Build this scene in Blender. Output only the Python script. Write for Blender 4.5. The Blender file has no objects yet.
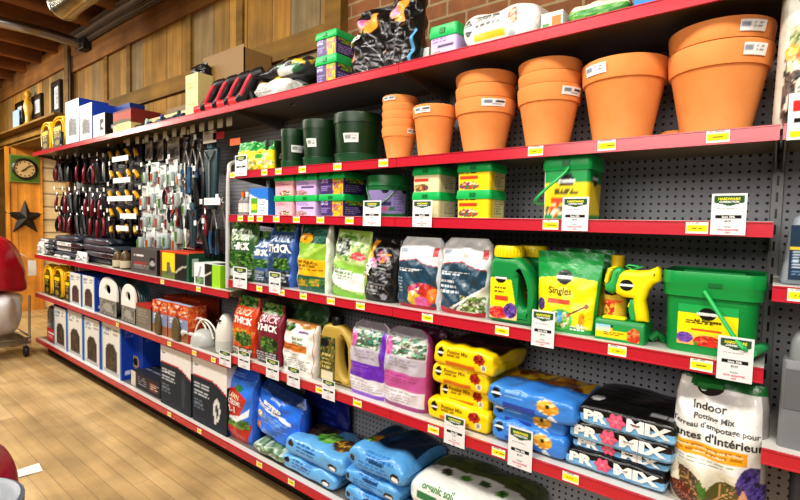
import bpy, math, random
import numpy as np
random.seed(7)
COL = bpy.context.scene.collection
PI = math.pi
# ------------------------------------------------------------------ camera (solved from the shelf lines)
CF = 473.4356
yaw, pit, rol = math.radians(51.6306), math.radians(3.1784), math.radians(1.4151)
CP = np.array([0.0035, -1.5137, 1.474])
ZT, Z2, Z3, Z4, Z5, Z4L, Z5L, ZB = [CP[2] + v for v in (.6447, .2695, .0281, -.3439, -.7788, -.4129, -.8211, -1.3041)]
BAY = 1.2192
YB = .379                      # face of the perforated back panels
CFW = np.array([-math.cos(yaw) * math.cos(pit), math.sin(yaw) * math.cos(pit), -math.sin(pit)])
_r = np.cross(CFW, [0, 0, 1.]); _r /= np.linalg.norm(_r); _u = np.cross(_r, CFW)
CR = _r * math.cos(rol) + _u * math.sin(rol); CU = -_r * math.sin(rol) + _u * math.cos(rol)


def at(px, py, axis, val):
    """the point of the place seen at a pixel, on the plane axis = val"""
    d = CFW + (px - 400) / CF * CR - (py - 250) / CF * CU
    return CP + (val - CP[axis]) / d[axis] * d


def bb(xl, xr, yt, yb, dy, dtop=0.0):
    ym = (yt + yb) / 2
    a = at(xl, ym, 1, dy)[0]; b = at(xr, ym, 1, dy)[0]
    return (a + b) / 2, b - a, at((xl + xr) / 2, yt, 1, dy + dtop)[2]


def c(h):
    h = h.lstrip('#')
    v = [int(h[i:i + 2], 16) / 255 for i in (0, 2, 4)]
    return tuple(x / 12.92 if x <= .04045 else ((x + .055) / 1.055) ** 2.4 for x in v)


# ------------------------------------------------------------------ materials
MATS = {}


def _mat(name):
    m = bpy.data.materials.new(name); m.use_nodes = True
    nt = m.node_tree
    return m, nt, nt.nodes['Principled BSDF']


def printed(name, rough, spec=.5, bump=0.0, bscale=60, coat=0.0, var=.12):
    """colours live on the mesh; a little noise varies colour and sheen"""
    m, nt, b = _mat(name)
    a = nt.nodes.new('ShaderNodeAttribute'); a.attribute_name = 'Col'
    tc = nt.nodes.new('ShaderNodeTexCoord')
    no = nt.nodes.new('ShaderNodeTexNoise'); no.inputs['Scale'].default_value = bscale; no.inputs['Detail'].default_value = 3
    nt.links.new(tc.outputs['Object'], no.inputs['Vector'])
    mr = nt.nodes.new('ShaderNodeMapRange'); mr.inputs[3].default_value = 1 - var; mr.inputs[4].default_value = 1 + var
    nt.links.new(no.outputs[0], mr.inputs[0])
    mx = nt.nodes.new('ShaderNodeVectorMath'); mx.operation = 'SCALE'
    nt.links.new(a.outputs['Color'], mx.inputs[0]); nt.links.new(mr.outputs[0], mx.inputs['Scale'])
    nt.links.new(mx.outputs[0], b.inputs['Base Color'])
    b.inputs['Roughness'].default_value = rough
    b.inputs['Specular IOR Level'].default_value = spec
    b.inputs['Coat Weight'].default_value = coat; b.inputs['Coat Roughness'].default_value = .2
    if bump:
        bp = nt.nodes.new('ShaderNodeBump'); bp.inputs['Strength'].default_value = bump; bp.inputs['Distance'].default_value = .01
        nt.links.new(no.outputs[0], bp.inputs['Height']); nt.links.new(bp.outputs[0], b.inputs['Normal'])
    MATS[name] = m


printed('film', .3, .5, .5, 28, .25, .06)
printed('card', .55, .35, 0, 40, 0, .06)
printed('plastic', .36, .5, .06, 200, 0, .05)
printed('paper', .7, .25, 0, 60, 0, .04)
printed('enamel', .34, .5, .04, 90, .1, .05)
printed('rail', .28, .6, .03, 90, .5, .04)
printed('cloth', .75, .2, .5, 120, 0, .15)
printed('rough', .85, .2, .2, 120, 0, .2)


def metal(name, col, rough=.35, met=1.0):
    m, nt, b = _mat(name)
    no = nt.nodes.new('ShaderNodeTexNoise'); no.inputs['Scale'].default_value = 30
    cr = nt.nodes.new('ShaderNodeValToRGB')
    cr.color_ramp.elements[0].color = (*[x * .75 for x in col], 1); cr.color_ramp.elements[1].color = (*[min(1, x * 1.15) for x in col], 1)
    nt.links.new(no.outputs[0], cr.inputs[0]); nt.links.new(cr.outputs[0], b.inputs['Base Color'])
    b.inputs['Metallic'].default_value = met; b.inputs['Roughness'].default_value = rough
    MATS[name] = m


metal('steel', c('b8b8b8'), .3)
metal('duct', c('cfcabd'), .22)
metal('dark_steel', c('3a3936'), .5, .6)


def terracotta():
    m, nt, b = _mat('terracotta')
    tc = nt.nodes.new('ShaderNodeTexCoord')
    no = nt.nodes.new('ShaderNodeTexNoise'); no.inputs['Scale'].default_value = 7; no.inputs['Detail'].default_value = 5
    n2 = nt.nodes.new('ShaderNodeTexNoise'); n2.inputs['Scale'].default_value = 160
    nt.links.new(tc.outputs['Object'], no.inputs['Vector']); nt.links.new(tc.outputs['Object'], n2.inputs['Vector'])
    cr = nt.nodes.new('ShaderNodeValToRGB')
    cr.color_ramp.elements[0].position = .3; cr.color_ramp.elements[0].color = (*c('dd8a48'), 1)
    cr.color_ramp.elements[1].position = .75; cr.color_ramp.elements[1].color = (*c('eda062'), 1)
    nt.links.new(no.outputs[0], cr.inputs[0]); nt.links.new(cr.outputs[0], b.inputs['Base Color'])
    bp = nt.nodes.new('ShaderNodeBump'); bp.inputs['Strength'].default_value = .12; bp.inputs['Distance'].default_value = .004
    nt.links.new(n2.outputs[0], bp.inputs['Height']); nt.links.new(bp.outputs[0], b.inputs['Normal'])
    b.inputs['Roughness'].default_value = .72; b.inputs['Specular IOR Level'].default_value = .3
    MATS['terracotta'] = m


terracotta()


def pegboard():
    m, nt, b = _mat('pegboard')
    tc = nt.nodes.new('ShaderNodeTexCoord')
    vm = nt.nodes.new('ShaderNodeVectorMath'); vm.operation = 'SCALE'; vm.inputs['Scale'].default_value = 1 / .0254
    fr = nt.nodes.new('ShaderNodeVectorMath'); fr.operation = 'FRACTION'
    sb = nt.nodes.new('ShaderNodeVectorMath'); sb.operation = 'SUBTRACT'; sb.inputs[1].default_value = (.5, .5, .5)
    mu = nt.nodes.new('ShaderNodeVectorMath'); mu.operation = 'MULTIPLY'; mu.inputs[1].default_value = (1, 0, 1)
    ln = nt.nodes.new('ShaderNodeVectorMath'); ln.operation = 'LENGTH'
    for a, o in ((tc, vm), (vm, fr), (fr, sb), (sb, mu), (mu, ln)):
        nt.links.new(a.outputs['Object' if a is tc else 0], o.inputs[0])
    cr = nt.nodes.new('ShaderNodeValToRGB')
    cr.color_ramp.elements[0].position = .15; cr.color_ramp.elements[0].color = (*c('0b0b0c'), 1)
    cr.color_ramp.elements[1].position = .21; cr.color_ramp.elements[1].color = (*c('a0a1a8'), 1)
    nt.links.new(ln.outputs['Value'], cr.inputs[0]); nt.links.new(cr.outputs[0], b.inputs['Base Color'])
    b.inputs['Roughness'].default_value = .5
    MATS['pegboard'] = m


pegboard()


def planks(name, cols, axis_w, width, grain_scale, grain, rough, gap=.035, length=None, seed=0.0, jitter=.0, bump=.25, soft=1.0):
    """wooden planks: axis_w = axis across the boards, grain = axis along them"""
    m, nt, b = _mat(name)
    N = nt.nodes.new; L = nt.links.new
    tc = N('ShaderNodeTexCoord'); sx = N('ShaderNodeSeparateXYZ'); L(tc.outputs['Object'], sx.inputs[0])

    def math_(op, a, bb_=None):
        n = N('ShaderNodeMath'); n.operation = op
        for i, v in enumerate((a, bb_)):
            if v is None: continue
            if isinstance(v, (int, float)): n.inputs[i].default_value = v
            else: L(v, n.inputs[i])
        return n.outputs[0]
    q = math_('ADD', math_('DIVIDE', sx.outputs[axis_w], width), seed)
    if jitter:
        q = math_('ADD', q, math_('MULTIPLY', math_('SINE', math_('MULTIPLY', q, 2.4)), jitter))
    cell = math_('FLOOR', q); f = math_('FRACT', q)
    along = sx.outputs[grain]
    wn = N('ShaderNodeTexWhiteNoise'); wn.noise_dimensions = '2D'
    cx = N('ShaderNodeCombineXYZ'); L(cell, cx.inputs[0])
    edge = math_('MINIMUM', f, math_('SUBTRACT', 1.0, f))
    if length:
        w1 = N('ShaderNodeTexWhiteNoise'); w1.noise_dimensions = '1D'; L(cell, w1.inputs['W'])
        ql = math_('ADD', math_('DIVIDE', along, length), math_('MULTIPLY', w1.outputs[0], 7.0))
        L(math_('FLOOR', ql), cx.inputs[1])
        fl = math_('FRACT', ql)
        edge = math_('MINIMUM', edge, math_('MULTIPLY', math_('MINIMUM', fl, math_('SUBTRACT', 1.0, fl)), length / width))
    L(cx.outputs[0], wn.inputs['Vector'])
    cr = N('ShaderNodeValToRGB'); els = cr.color_ramp.elements
    while len(els) < len(cols): els.new(.5)
    for i, col in enumerate(cols):
        els[i].position = i / (len(cols) - 1); els[i].color = (*c(col), 1)
    L(wn.outputs['Value'], cr.inputs[0])
    sc = [1.0, 1.0, 1.0]; sc[grain] = .07
    mp = N('ShaderNodeVectorMath'); mp.operation = 'MULTIPLY'; mp.inputs[1].default_value = sc
    L(tc.outputs['Object'], mp.inputs[0])
    off = N('ShaderNodeVectorMath'); off.operation = 'ADD'
    w3 = N('ShaderNodeVectorMath'); w3.operation = 'SCALE'; w3.inputs['Scale'].default_value = 9; L(wn.outputs['Color'], w3.inputs[0])
    L(mp.outputs[0], off.inputs[0]); L(w3.outputs[0], off.inputs[1])
    no = N('ShaderNodeTexNoise'); no.inputs['Scale'].default_value = grain_scale; no.inputs['Detail'].default_value = 6; no.inputs['Roughness'].default_value = .65
    L(off.outputs[0], no.inputs['Vector'])
    blot = N('ShaderNodeTexNoise'); blot.inputs['Scale'].default_value = 3.2; blot.inputs['Detail'].default_value = 4
    L(tc.outputs['Object'], blot.inputs['Vector'])
    mr = N('ShaderNodeMapRange'); mr.inputs[1].default_value = .25; mr.inputs[2].default_value = .75
    mr.inputs[3].default_value = 1 - .45 * soft; mr.inputs[4].default_value = 1 + .3 * soft
    L(no.outputs[0], mr.inputs[0])
    mr2 = N('ShaderNodeMapRange'); mr2.inputs[1].default_value = .3; mr2.inputs[2].default_value = .7
    mr2.inputs[3].default_value = .7; mr2.inputs[4].default_value = 1.2
    L(blot.outputs[0], mr2.inputs[0])
    g = N('ShaderNodeMapRange'); g.inputs[1].default_value = 0; g.inputs[2].default_value = gap
    g.inputs[3].default_value = .22 if soft == 1 else .5; g.inputs[4].default_value = 1
    L(edge, g.inputs[0])
    k = math_('MULTIPLY', math_('MULTIPLY', mr.outputs[0], mr2.outputs[0]), g.outputs[0])
    sc2 = N('ShaderNodeVectorMath'); sc2.operation = 'SCALE'
    L(cr.outputs[0], sc2.inputs[0]); L(k, sc2.inputs['Scale'])
    L(sc2.outputs[0], b.inputs['Base Color'])
    b.inputs['Roughness'].default_value = rough
    bp = N('ShaderNodeBump'); bp.inputs['Strength'].default_value = bump; bp.inputs['Distance'].default_value = .01
    L(k, bp.inputs['Height']); L(bp.outputs[0], b.inputs['Normal'])
    MATS[name] = m


planks('wall_boards', ['a87a2c', '8c6826', 'b68838', '7d7054', '9c7430', 'b88c40', '70582c'], 0, .235, 14, 2, .75, .03, seed=.3, jitter=.12)
planks('ceiling_boards', ['7a5228', '8c6030', '6a4622'], 1, .16, 10, 0, .8, .05)
planks('beam_wood', ['8a5c2c', '9a6a34'], 2, 2.0, 9, 0, .8, .004)
planks('rail_wood', ['8f6c2c', '846224'], 2, 2.0, 9, 0, .8, .004)
planks('joist_wood', ['a87038', '8e5a28', 'b57c40'], 0, 1.0, 9, 1, .8, .004)
planks('orange_wood', ['d08a34', 'c9822e', 'd9953c'], 1, .5, 8, 2, .5, .012)
planks('floor_boards', ['c4a676', 'bc9c6a', 'cbae7e', 'c0a170', 'b39666'], 1, .085, 16, 0, .5, .035, length=3.2, bump=.1, soft=.5)
planks('slatwall', ['ead2a2', 'ecd5a8'], 2, .2, 4, 1, .5, .09)


def brick():
    m, nt, b = _mat('brick')
    tc = nt.nodes.new('ShaderNodeTexCoord'); mp = nt.nodes.new('ShaderNodeMapping')
    mp.inputs['Rotation'].default_value = (-PI / 2, 0, 0)
    nt.links.new(tc.outputs['Object'], mp.inputs[0])
    br = nt.nodes.new('ShaderNodeTexBrick')
    br.inputs['Scale'].default_value = 1.0
    br.inputs['Brick Width'].default_value = .215; br.inputs['Row Height'].default_value = .075
    br.inputs['Mortar Size'].default_value = .006
    br.inputs['Color1'].default_value = (*c('8a5a36'), 1); br.inputs['Color2'].default_value = (*c('74482a'), 1)
    br.inputs['Mortar'].default_value = (*c('93805f'), 1)
    nt.links.new(mp.outputs[0], br.inputs['Vector'])
    no = nt.nodes.new('ShaderNodeTexNoise'); no.inputs['Scale'].default_value = 22; no.inputs['Detail'].default_value = 5
    nt.links.new(tc.outputs['Object'], no.inputs['Vector'])
    mr = nt.nodes.new('ShaderNodeMapRange'); mr.inputs[3].default_value = .6; mr.inputs[4].default_value = 1.35
    nt.links.new(no.outputs[0], mr.inputs[0])
    sc = nt.nodes.new('ShaderNodeVectorMath'); sc.operation = 'SCALE'
    nt.links.new(br.outputs['Color'], sc.inputs[0]); nt.links.new(mr.outputs[0], sc.inputs['Scale'])
    nt.links.new(sc.outputs[0], b.inputs['Base Color'])
    bp = nt.nodes.new('ShaderNodeBump'); bp.inputs['Strength'].default_value = .4; bp.inputs['Distance'].default_value = .01; bp.invert = True
    nt.links.new(br.outputs['Fac'], bp.inputs['Height']); nt.links.new(bp.outputs[0], b.inputs['Normal'])
    b.inputs['Roughness'].default_value = .85
    MATS['brick'] = m


brick()


def clear_plastic():
    m, nt, b = _mat('clear_film')
    b.inputs['Base Color'].default_value = (.8, .85, .85, 1); b.inputs['Roughness'].default_value = .12
    b.inputs['Alpha'].default_value = .35
    MATS['clear_film'] = m


clear_plastic()


# ------------------------------------------------------------------ object helpers
class MB:
    """collects vertices, faces and vertex colours of ONE mesh"""
    def __init__(s): s.V = []; s.F = []; s.C = []; s.n = 0

    def add(s, v, f, col):
        v = np.asarray(v, float).reshape(-1, 3)
        col = np.asarray(col, float)
        if col.ndim == 1: col = np.tile(col[:3], (len(v), 1))
        s.V.append(v); s.C.append(col)
        s.F += [tuple(int(i) + s.n for i in q) for q in f]
        s.n += len(v)
        return s

    def grid(s, P, col, flip=False):
        """P: (nu,nv,3)"""
        nu, nv = P.shape[:2]
        i = np.arange(nu * nv).reshape(nu, nv)
        q = np.stack([i[:-1, :-1], i[1:, :-1], i[1:, 1:], i[:-1, 1:]], -1).reshape(-1, 4)
        if flip: q = q[:, ::-1]
        col = np.asarray(col, float)
        if col.ndim == 3: col = col.reshape(-1, 3)
        return s.add(P.reshape(-1, 3), q.tolist(), col)

    def box(s, a, b, col, bev=0.0):
        x0, y0, z0 = a; x1, y1, z1 = b
        v = [(x0, y0, z0), (x1, y0, z0), (x1, y1, z0), (x0, y1, z0), (x0, y0, z1), (x1, y0, z1), (x1, y1, z1), (x0, y1, z1)]
        return s.add(v, [(0, 3, 2, 1), (4, 5, 6, 7), (0, 1, 5, 4), (1, 2, 6, 5), (2, 3, 7, 6), (3, 0, 4, 7)], col)

    def tube(s, pts, r, col, n=8, caps=True, flat=None):
        pts = np.asarray(pts, float); m = len(pts)
        rr = np.full(m, r) if np.isscalar(r) else np.asarray(r, float)
        t = np.gradient(pts, axis=0); t /= np.linalg.norm(t, axis=1)[:, None] + 1e-12
        up = np.array([0, 0, 1.]) if abs(t[0][2]) < .9 else np.array([1., 0, 0])
        nrm = []
        for k in range(m):
            up = up - t[k] * (up @ t[k]); up /= np.linalg.norm(up) + 1e-12; nrm.append(up.copy())
        nrm = np.array(nrm); bi = np.cross(t, nrm)
        a = np.linspace(0, 2 * PI, n, endpoint=False)
        ring = pts[:, None] + rr[:, None, None] * (np.cos(a)[None, :, None] * nrm[:, None] + np.sin(a)[None, :, None] * bi[:, None])
        f = [(k * n + j, k * n + (j + 1) % n, (k + 1) * n + (j + 1) % n, (k + 1) * n + j) for k in range(m - 1) for j in range(n)]
        if caps: f += [tuple(range(n))[::-1], tuple((m - 1) * n + j for j in range(n))]
        return s.add(ring.reshape(-1, 3), f, col)

    def lathe(s, prof, col, n=40, cx=0, cy=0, sx=1.0, sy=1.0, cols=None, close=True):
        a = np.linspace(0, 2 * PI, n, endpoint=False)
        p = np.array(prof, float); m = len(p)
        v = np.stack([cx + sx * p[:, 0:1] * np.cos(a), cy + sy * p[:, 0:1] * np.sin(a), np.repeat(p[:, 1:2], n, 1)], -1)
        f = [(k * n + j, k * n + (j + 1) % n, (k + 1) * n + (j + 1) % n, (k + 1) * n + j) for k in range(m - 1) for j in range(n)]
        if close:
            f += [tuple(range(n))[::-1], tuple((m - 1) * n + j for j in range(n))]
        cc = np.tile(np.asarray(col, float)[:3], (m * n, 1)) if cols is None else np.repeat(np.asarray(cols, float), n, 0)
        return s.add(v.reshape(-1, 3), f, cc)

    def xform(s, M):
        """rotate / move everything collected so far (4x4)"""
        M = np.asarray(M, float)
        s.V = [v @ M[:3, :3].T + M[:3, 3] for v in s.V]
        return s

    def build(s, name, mat, parent=None, smooth=True, loc=None, bevel=0.0, angle=40):
        me = bpy.data.meshes.new(name)
        V = np.concatenate(s.V); C = np.concatenate(s.C)
        me.from_pydata(V.tolist(), [], s.F)
        ca = me.color_attributes.new('Col', 'FLOAT_COLOR', 'POINT')
        ca.data.foreach_set('color', np.concatenate([np.clip(C, 0, 1), np.ones((len(C), 1))], 1).astype(np.float32).ravel())
        me.materials.append(MATS[mat])
        o = bpy.data.objects.new(name, me); COL.objects.link(o)
        if smooth:
            me.polygons.foreach_set('use_smooth', [True] * len(me.polygons))
            if angle < 180: me.set_sharp_from_angle(angle=math.radians(angle))
        if bevel:
            bv = o.modifiers.new('bevel', 'BEVEL'); bv.width = bevel; bv.segments = 2; bv.limit_method = 'ANGLE'
        if parent is not None: o.parent = parent
        if loc is not None: o.location = loc
        return o


def rotz(a, t=(0, 0, 0)):
    M = np.eye(4); M[:2, :2] = [[math.cos(a), -math.sin(a)], [math.sin(a), math.cos(a)]]; M[:3, 3] = t; return M


def roty(a, t=(0, 0, 0)):
    M = np.eye(4); M[0, 0] = M[2, 2] = math.cos(a); M[0, 2] = math.sin(a); M[2, 0] = -math.sin(a); M[:3, 3] = t; return M


def rotx(a, t=(0, 0, 0)):
    M = np.eye(4); M[1:3, 1:3] = [[math.cos(a), -math.sin(a)], [math.sin(a), math.cos(a)]]; M[:3, 3] = t; return M


def tag(o, label, cat, group=None, kind=None):
    o['label'] = label; o['category'] = cat
    if group: o['group'] = group
    if kind: o['kind'] = kind
    return o


def thing(name, label, cat, loc=(0, 0, 0), rz=0.0, group=None, rx=0.0, ry=0.0):
    o = bpy.data.objects.new(name, None); o.empty_display_size = .05; COL.objects.link(o)
    o.location = loc; o.rotation_euler = (rx, ry, rz)
    return tag(o, label, cat, group)


def dup(src, loc, label=None, rz=None, group=None):
    r = src.copy(); COL.objects.link(r); r.location = loc
    if rz is not None: r.rotation_euler = (r.rotation_euler[0], r.rotation_euler[1], rz)
    if label: r['label'] = label
    if group: r['group'] = group
    for ch in list(src.children):
        k = ch.copy(); COL.objects.link(k); k.parent = r
        for g in list(ch.children):
            d = g.copy(); COL.objects.link(d); d.parent = k
    return r


def struct(o):
    o['kind'] = 'structure'; return o


# ------------------------------------------------------------------ text
_TX = {}


def glyphs(s, bold=0.0, shear=0.0):
    k = (s, bold, shear)
    if k in _TX: return _TX[k]
    cu = bpy.data.curves.new('t', 'FONT'); cu.body = s; cu.size = 1; cu.offset = bold; cu.resolution_u = 3
    ob = bpy.data.objects.new('t', cu); COL.objects.link(ob)
    dg = bpy.context.evaluated_depsgraph_get(); dg.update()
    me = bpy.data.meshes.new_from_object(ob.evaluated_get(dg))
    v = np.array([x.co[:2] for x in me.vertices]); f = [tuple(p.vertices) for p in me.polygons]
    bpy.data.objects.remove(ob); bpy.data.curves.remove(cu); bpy.data.meshes.remove(me)
    v = np.clip(v, [-1e3, -.3], [1e3, .85]); v[:, 0] += shear * v[:, 1]
    lo, hi = v.min(0), v.max(0)
    v = v - [(lo[0] + hi[0]) / 2, 0]
    _TX[k] = (v / .72, f, (hi[0] - lo[0]) / .72)
    return _TX[k]


def text(mb, S, s, u, v, h, W, H, col, wmax=None, eps=.0015, bold=.02, rot=0.0, shear=0.0, squeeze=1.0):
    """letter a surface S(u,v)->points; h = cap height in metres, W,H = size of the surface in metres; u,v = centre of the word"""
    g, f, wd = glyphs(s, bold, shear)
    k = h * squeeze
    if wmax and wd * k > wmax: k = wmax / wd
    x = g[:, 0] * k; y = (g[:, 1] - .5) * h
    cr, sr = math.cos(rot), math.sin(rot)
    x, y = x * cr - y * sr, x * sr + y * cr
    U = u + x / W; Vv = v + y / H
    P = S(U, Vv); e = 1e-3
    n = np.cross(S(U + e, Vv) - P, S(U, Vv + e) - P)
    n /= np.linalg.norm(n, axis=1)[:, None] + 1e-12
    mb.add(P + n * eps, f, col)


# ------------------------------------------------------------------ printed designs, evaluated per vertex
def paint(ops, U, V):
    sh = U.shape; U = U.ravel(); V = V.ravel()
    C_ = np.zeros((len(U), 3))
    for o in ops:
        k = o[0]
        if k == 'b': C_[:] = o[1]
        elif k == 'r':
            _, a, b, d, e, col = o
            C_[(U >= a) & (U <= d) & (V >= b) & (V <= e)] = col
        elif k == 'e':
            _, a, b, ru, rv, col = o
            C_[((U - a) / ru) ** 2 + ((V - b) / rv) ** 2 <= 1] = col
        elif k == 'logo':
            _, a, b, ru, rv = o
            q = ((U - a) / ru) ** 2 + ((V - b) / rv) ** 2
            C_[q <= 1] = c('101412')
            C_[(q <= 1.05) & (np.abs(V - b) < rv * .22)] = c('e8ece8')
        elif k == 'p':
            pts = o[1]; inside = np.zeros(len(U), bool); j = len(pts) - 1
            for i in range(len(pts)):
                (xi, yi), (xj, yj) = pts[i], pts[j]
                inside ^= ((yi > V) != (yj > V)) & (U < (xj - xi) * (V - yi) / (yj - yi + 1e-12) + xi)
                j = i
            C_[inside] = o[2]
        elif k == 'w':                      # everything below a polyline
            xs, ys = zip(*o[1]); C_[V < np.interp(U, xs, ys)] = o[2]
        elif k == 'W':
            xs, ys = zip(*o[1]); C_[V > np.interp(U, xs, ys)] = o[2]
        elif k == 'g':
            _, a, b, d, e, c0, c1 = o
            m = (U >= a) & (U <= d) & (V >= b) & (V <= e)
            t = ((V[m] - b) / (e - b))[:, None]
            C_[m] = np.array(c0) * (1 - t) + np.array(c1) * t
        elif k in ('f', 'fe'):              # a photo of leaves or flowers: cells of mixed colours
            _, a, b, d, e, seed, n, cols = o
            if k == 'f': m = (U >= a) & (U <= d) & (V >= b) & (V <= e); bx = (a, b, d, e)
            else: m = ((U - a) / d) ** 2 + ((V - b) / e) ** 2 <= 1; bx = (a - d, b - e, a + d, b + e)
            if not m.any(): continue
            r = np.random.RandomState(seed)
            n = int(n * 2.5); sx = r.uniform(bx[0], bx[2], n); sy = r.uniform(bx[1], bx[3], n); ci = r.randint(0, len(cols), n)
            br = r.uniform(.7, 1.2, n)
            asp = (bx[2] - bx[0]) / (bx[3] - bx[1])
            dd = (U[m][:, None] - sx) ** 2 + ((V[m][:, None] - sy) * asp) ** 2
            w = dd.argmin(1)
            C_[m] = np.array(cols)[ci[w]] * br[w][:, None]
        elif k == 'l':                      # rows of small print
            _, a, b, d, e, col, rows, seed = o
            r = np.random.RandomState(seed)
            for i in range(rows):
                y1 = e - (e - b) * i / rows; y0 = y1 - (e - b) / rows * .5
                x = a; end = a + (d - a) * r.uniform(.6, 1)
                while x < end:
                    L_ = (d - a) * r.uniform(.08, .22)
                    C_[(U >= x) & (U <= min(x + L_, end)) & (V >= y0) & (V <= y1)] = col
                    x += L_ + (d - a) * .035
    return C_.reshape(sh + (3,))


def leaf(cx, cy, L, wd, ang, col, vein, asp=1.0, nv=6):
    """a pointed leaf with pale veins, as painted polygons (asp = width/height of the panel)"""
    ca, sa = math.cos(ang), math.sin(ang)
    def q(x, y): return (cx + (x * ca - y * sa), cy + (x * sa + y * ca) * asp)
    up = [(L * t, wd * math.sin(PI * t ** .8)) for t in np.linspace(0, 1, 12)]
    o = [('p', [q(*k) for k in up] + [q(x, -y) for x, y in up[::-1]], col)]
    o.append(('p', [q(0, -wd * .06), q(L, 0), q(0, wd * .06)], vein))
    for i in range(nv):
        t = .12 + .7 * i / nv
        for s in (-1, 1):
            x0 = L * t; x1 = L * (t + .16); y1 = s * wd * .86 * math.sin(PI * (t + .16) ** .8)
            o.append(('p', [q(x0, 0), q(x0 + L * .02, 0), q(x1 + L * .008, y1), q(x1 - L * .008, y1)], vein))
    return o


# ------------------------------------------------------------------ shapes
def wr(seed, amp, k=5):
    r = np.random.RandomState(seed)
    q = [(r.uniform(1, 5) * r.choice([-1, 1]), r.uniform(1, 6), r.uniform(0, 6.3), r.uniform(.4, 1) / (1 + .3 * i)) for i in range(k)]
    return lambda U, V: amp * sum(a * np.sin(2 * PI * (fu * U + fv * V) / 1.4 + p) for fu, fv, p, a in q)


def bag_surface(w, h, d, seed=0, n=3.0, prof=None, wrk=.004, taper=.05, wprof=None, bend=0.0, zwave=0.0):
    prof = prof or [(0, .8), (.1, .95), (.3, 1), (.6, .85), (.85, .45), (.94, .1), (1, .06)]
    px, py = zip(*prof)
    wpx, wpy = zip(*(wprof or [(0, .96), (.06, 1), (.8, 1 - taper * .6), (1, 1 - taper)]))
    W = wr(seed, wrk)

    def S(U, V, side=-1):
        a = w / 2 * np.interp(V, wpx, wpy)
        t = np.clip(2 * U - 1, -1, 1)
        b = d / 2 * np.interp(V, px, py)
        e = (1 - np.abs(t) ** n) ** (1 / n)
        y = side * (b * e + (W(U, V) if side < 0 else -W(U + .3, V)) * np.minimum(e * 1.5, 1) * np.minimum(1, V * 8) * np.minimum(1, (1.02 - V) * 9))
        z = V * h + zwave * np.sin(U * 6 + seed) * V
        y = y + bend * V * V * h
        return np.stack([a * t + 0 * y, y, z], -1)
    return S


def bag(mb, w, h, d, ops, seed=0, res=(34, 44), back=None, side=None, sidew=.95, **kw):
    """upright pouch or bag; returns its front surface for lettering"""
    S = bag_surface(w, h, d, seed, **kw)
    nu, nv = res
    t = np.linspace(-1, 1, nu)
    tt = np.sign(t) * (1 - (1 - np.abs(t)) ** 1.6)
    U, V = np.meshgrid((tt + 1) / 2, np.linspace(0, 1, nv), indexing='ij')
    Cc = paint(ops, U, V)
    if side is not None:
        m = U > sidew; Cc[m] = side
        m = U < 1 - sidew; Cc[m] = side
    mb.grid(S(U, V), Cc)
    bk = np.asarray(back if back is not None else (side if side is not None else ops[0][1]))
    tb = np.linspace(-1, 1, 13); tb = np.sign(tb) * (1 - (1 - np.abs(tb)) ** 1.6)
    U, V = np.meshgrid((tb + 1) / 2, np.linspace(0, 1, 18), indexing='ij')
    mb.grid(S(U, V, 1), bk, flip=True)
    U, V = np.meshgrid((tb + 1) / 2, np.array([0.0]), indexing='ij')
    mb.grid(np.concatenate([S(U, V), S(U, V, 1)], 1), bk, flip=True)
    U2 = U; V2 = V + 1
    mb.grid(np.concatenate([S(U2, V2), S(U2, V2, 1)], 1), Cc[nu // 2, -1])
    return S


def pillow_surface(w, d, h, seed=0, n=4.0, wrk=.004, p=10.0, q=2.0, droop=0.0, pinch=.8):
    W = wr(seed, wrk, 6)

    def S(U, T):
        """U along the bag, T round it: 0 under the front, 1/3 front, 2/3 top, 1 back"""
        t = np.clip(2 * U - 1, -1, 1)
        e = (1 - np.abs(t) ** p) ** (1 / q)
        ez = np.maximum(e, .04); ey = pinch + (1 - pinch) * np.minimum(1, e * 1.2)
        th = -PI / 2 + T * 1.5 * PI
        cs, sn = np.cos(th), np.sin(th)
        rr = (np.abs(cs) ** n + np.abs(sn) ** n) ** (-1 / n)
        y = -cs * rr; z = sn * rr
        k = W(U, T) * np.clip((T - .3) * 5, .3, 1) * np.minimum(1, e * 1.5)
        P = np.stack([w / 2 * t * (1 + .012 * np.sin(9 * T + seed)), d / 2 * ey * y - k * cs, h / 2 + h / 2 * ez * z + k * sn - droop * t * t * np.clip(z, -.2, 1)], -1)
        return P
    return S


def pillow(mb, w, d, h, ops, seed=0, res=(56, 48), under=None, **kw):
    """bag lying down, long edge to the front; ops painted in (U, T)"""
    S = pillow_surface(w, d, h, seed, **kw)
    nu, nv = res
    t = np.linspace(-1, 1, nu); tt = np.sign(t) * (1 - (1 - np.abs(t)) ** 1.4)
    U, T = np.meshgrid((tt + 1) / 2, np.linspace(0, 1, nv), indexing='ij')
    mb.grid(S(U, T), paint(ops, U, T))
    U, T = np.meshgrid((tt + 1) / 2, np.linspace(1, 4 / 3, 8), indexing='ij')
    mb.grid(S(U, T), np.asarray(under if under is not None else ops[0][1]))
    return S


def rrect(w, d, r, k=6, m=8):
    """rounded rectangle outline, anticlockwise from the middle of the front"""
    pts = []
    def edge(a, b):
        for i in range(m): pts.append((a[0] + (b[0] - a[0]) * i / m, a[1] + (b[1] - a[1]) * i / m))
    x, y = w / 2, d / 2
    r = min(r, x * .98, y * .98)
    cs = [((x - r, -y + r), -PI / 2), ((x - r, y - r), 0), ((-x + r, y - r), PI / 2), ((-x + r, -y + r), PI)]
    starts = [((-x + r, -y), (x - r, -y)), ((x, -y + r), (x, y - r)), ((x - r, y), (-x + r, y)), ((-x, y - r), (-x, -y + r))]
    for (a, b), ((cx, cy), a0) in zip(starts, cs):
        edge(a, b)
        for i in range(k): an = a0 + (PI / 2) * i / k; pts.append((cx + r * math.cos(an), cy + r * math.sin(an)))
    return np.array(pts)


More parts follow.
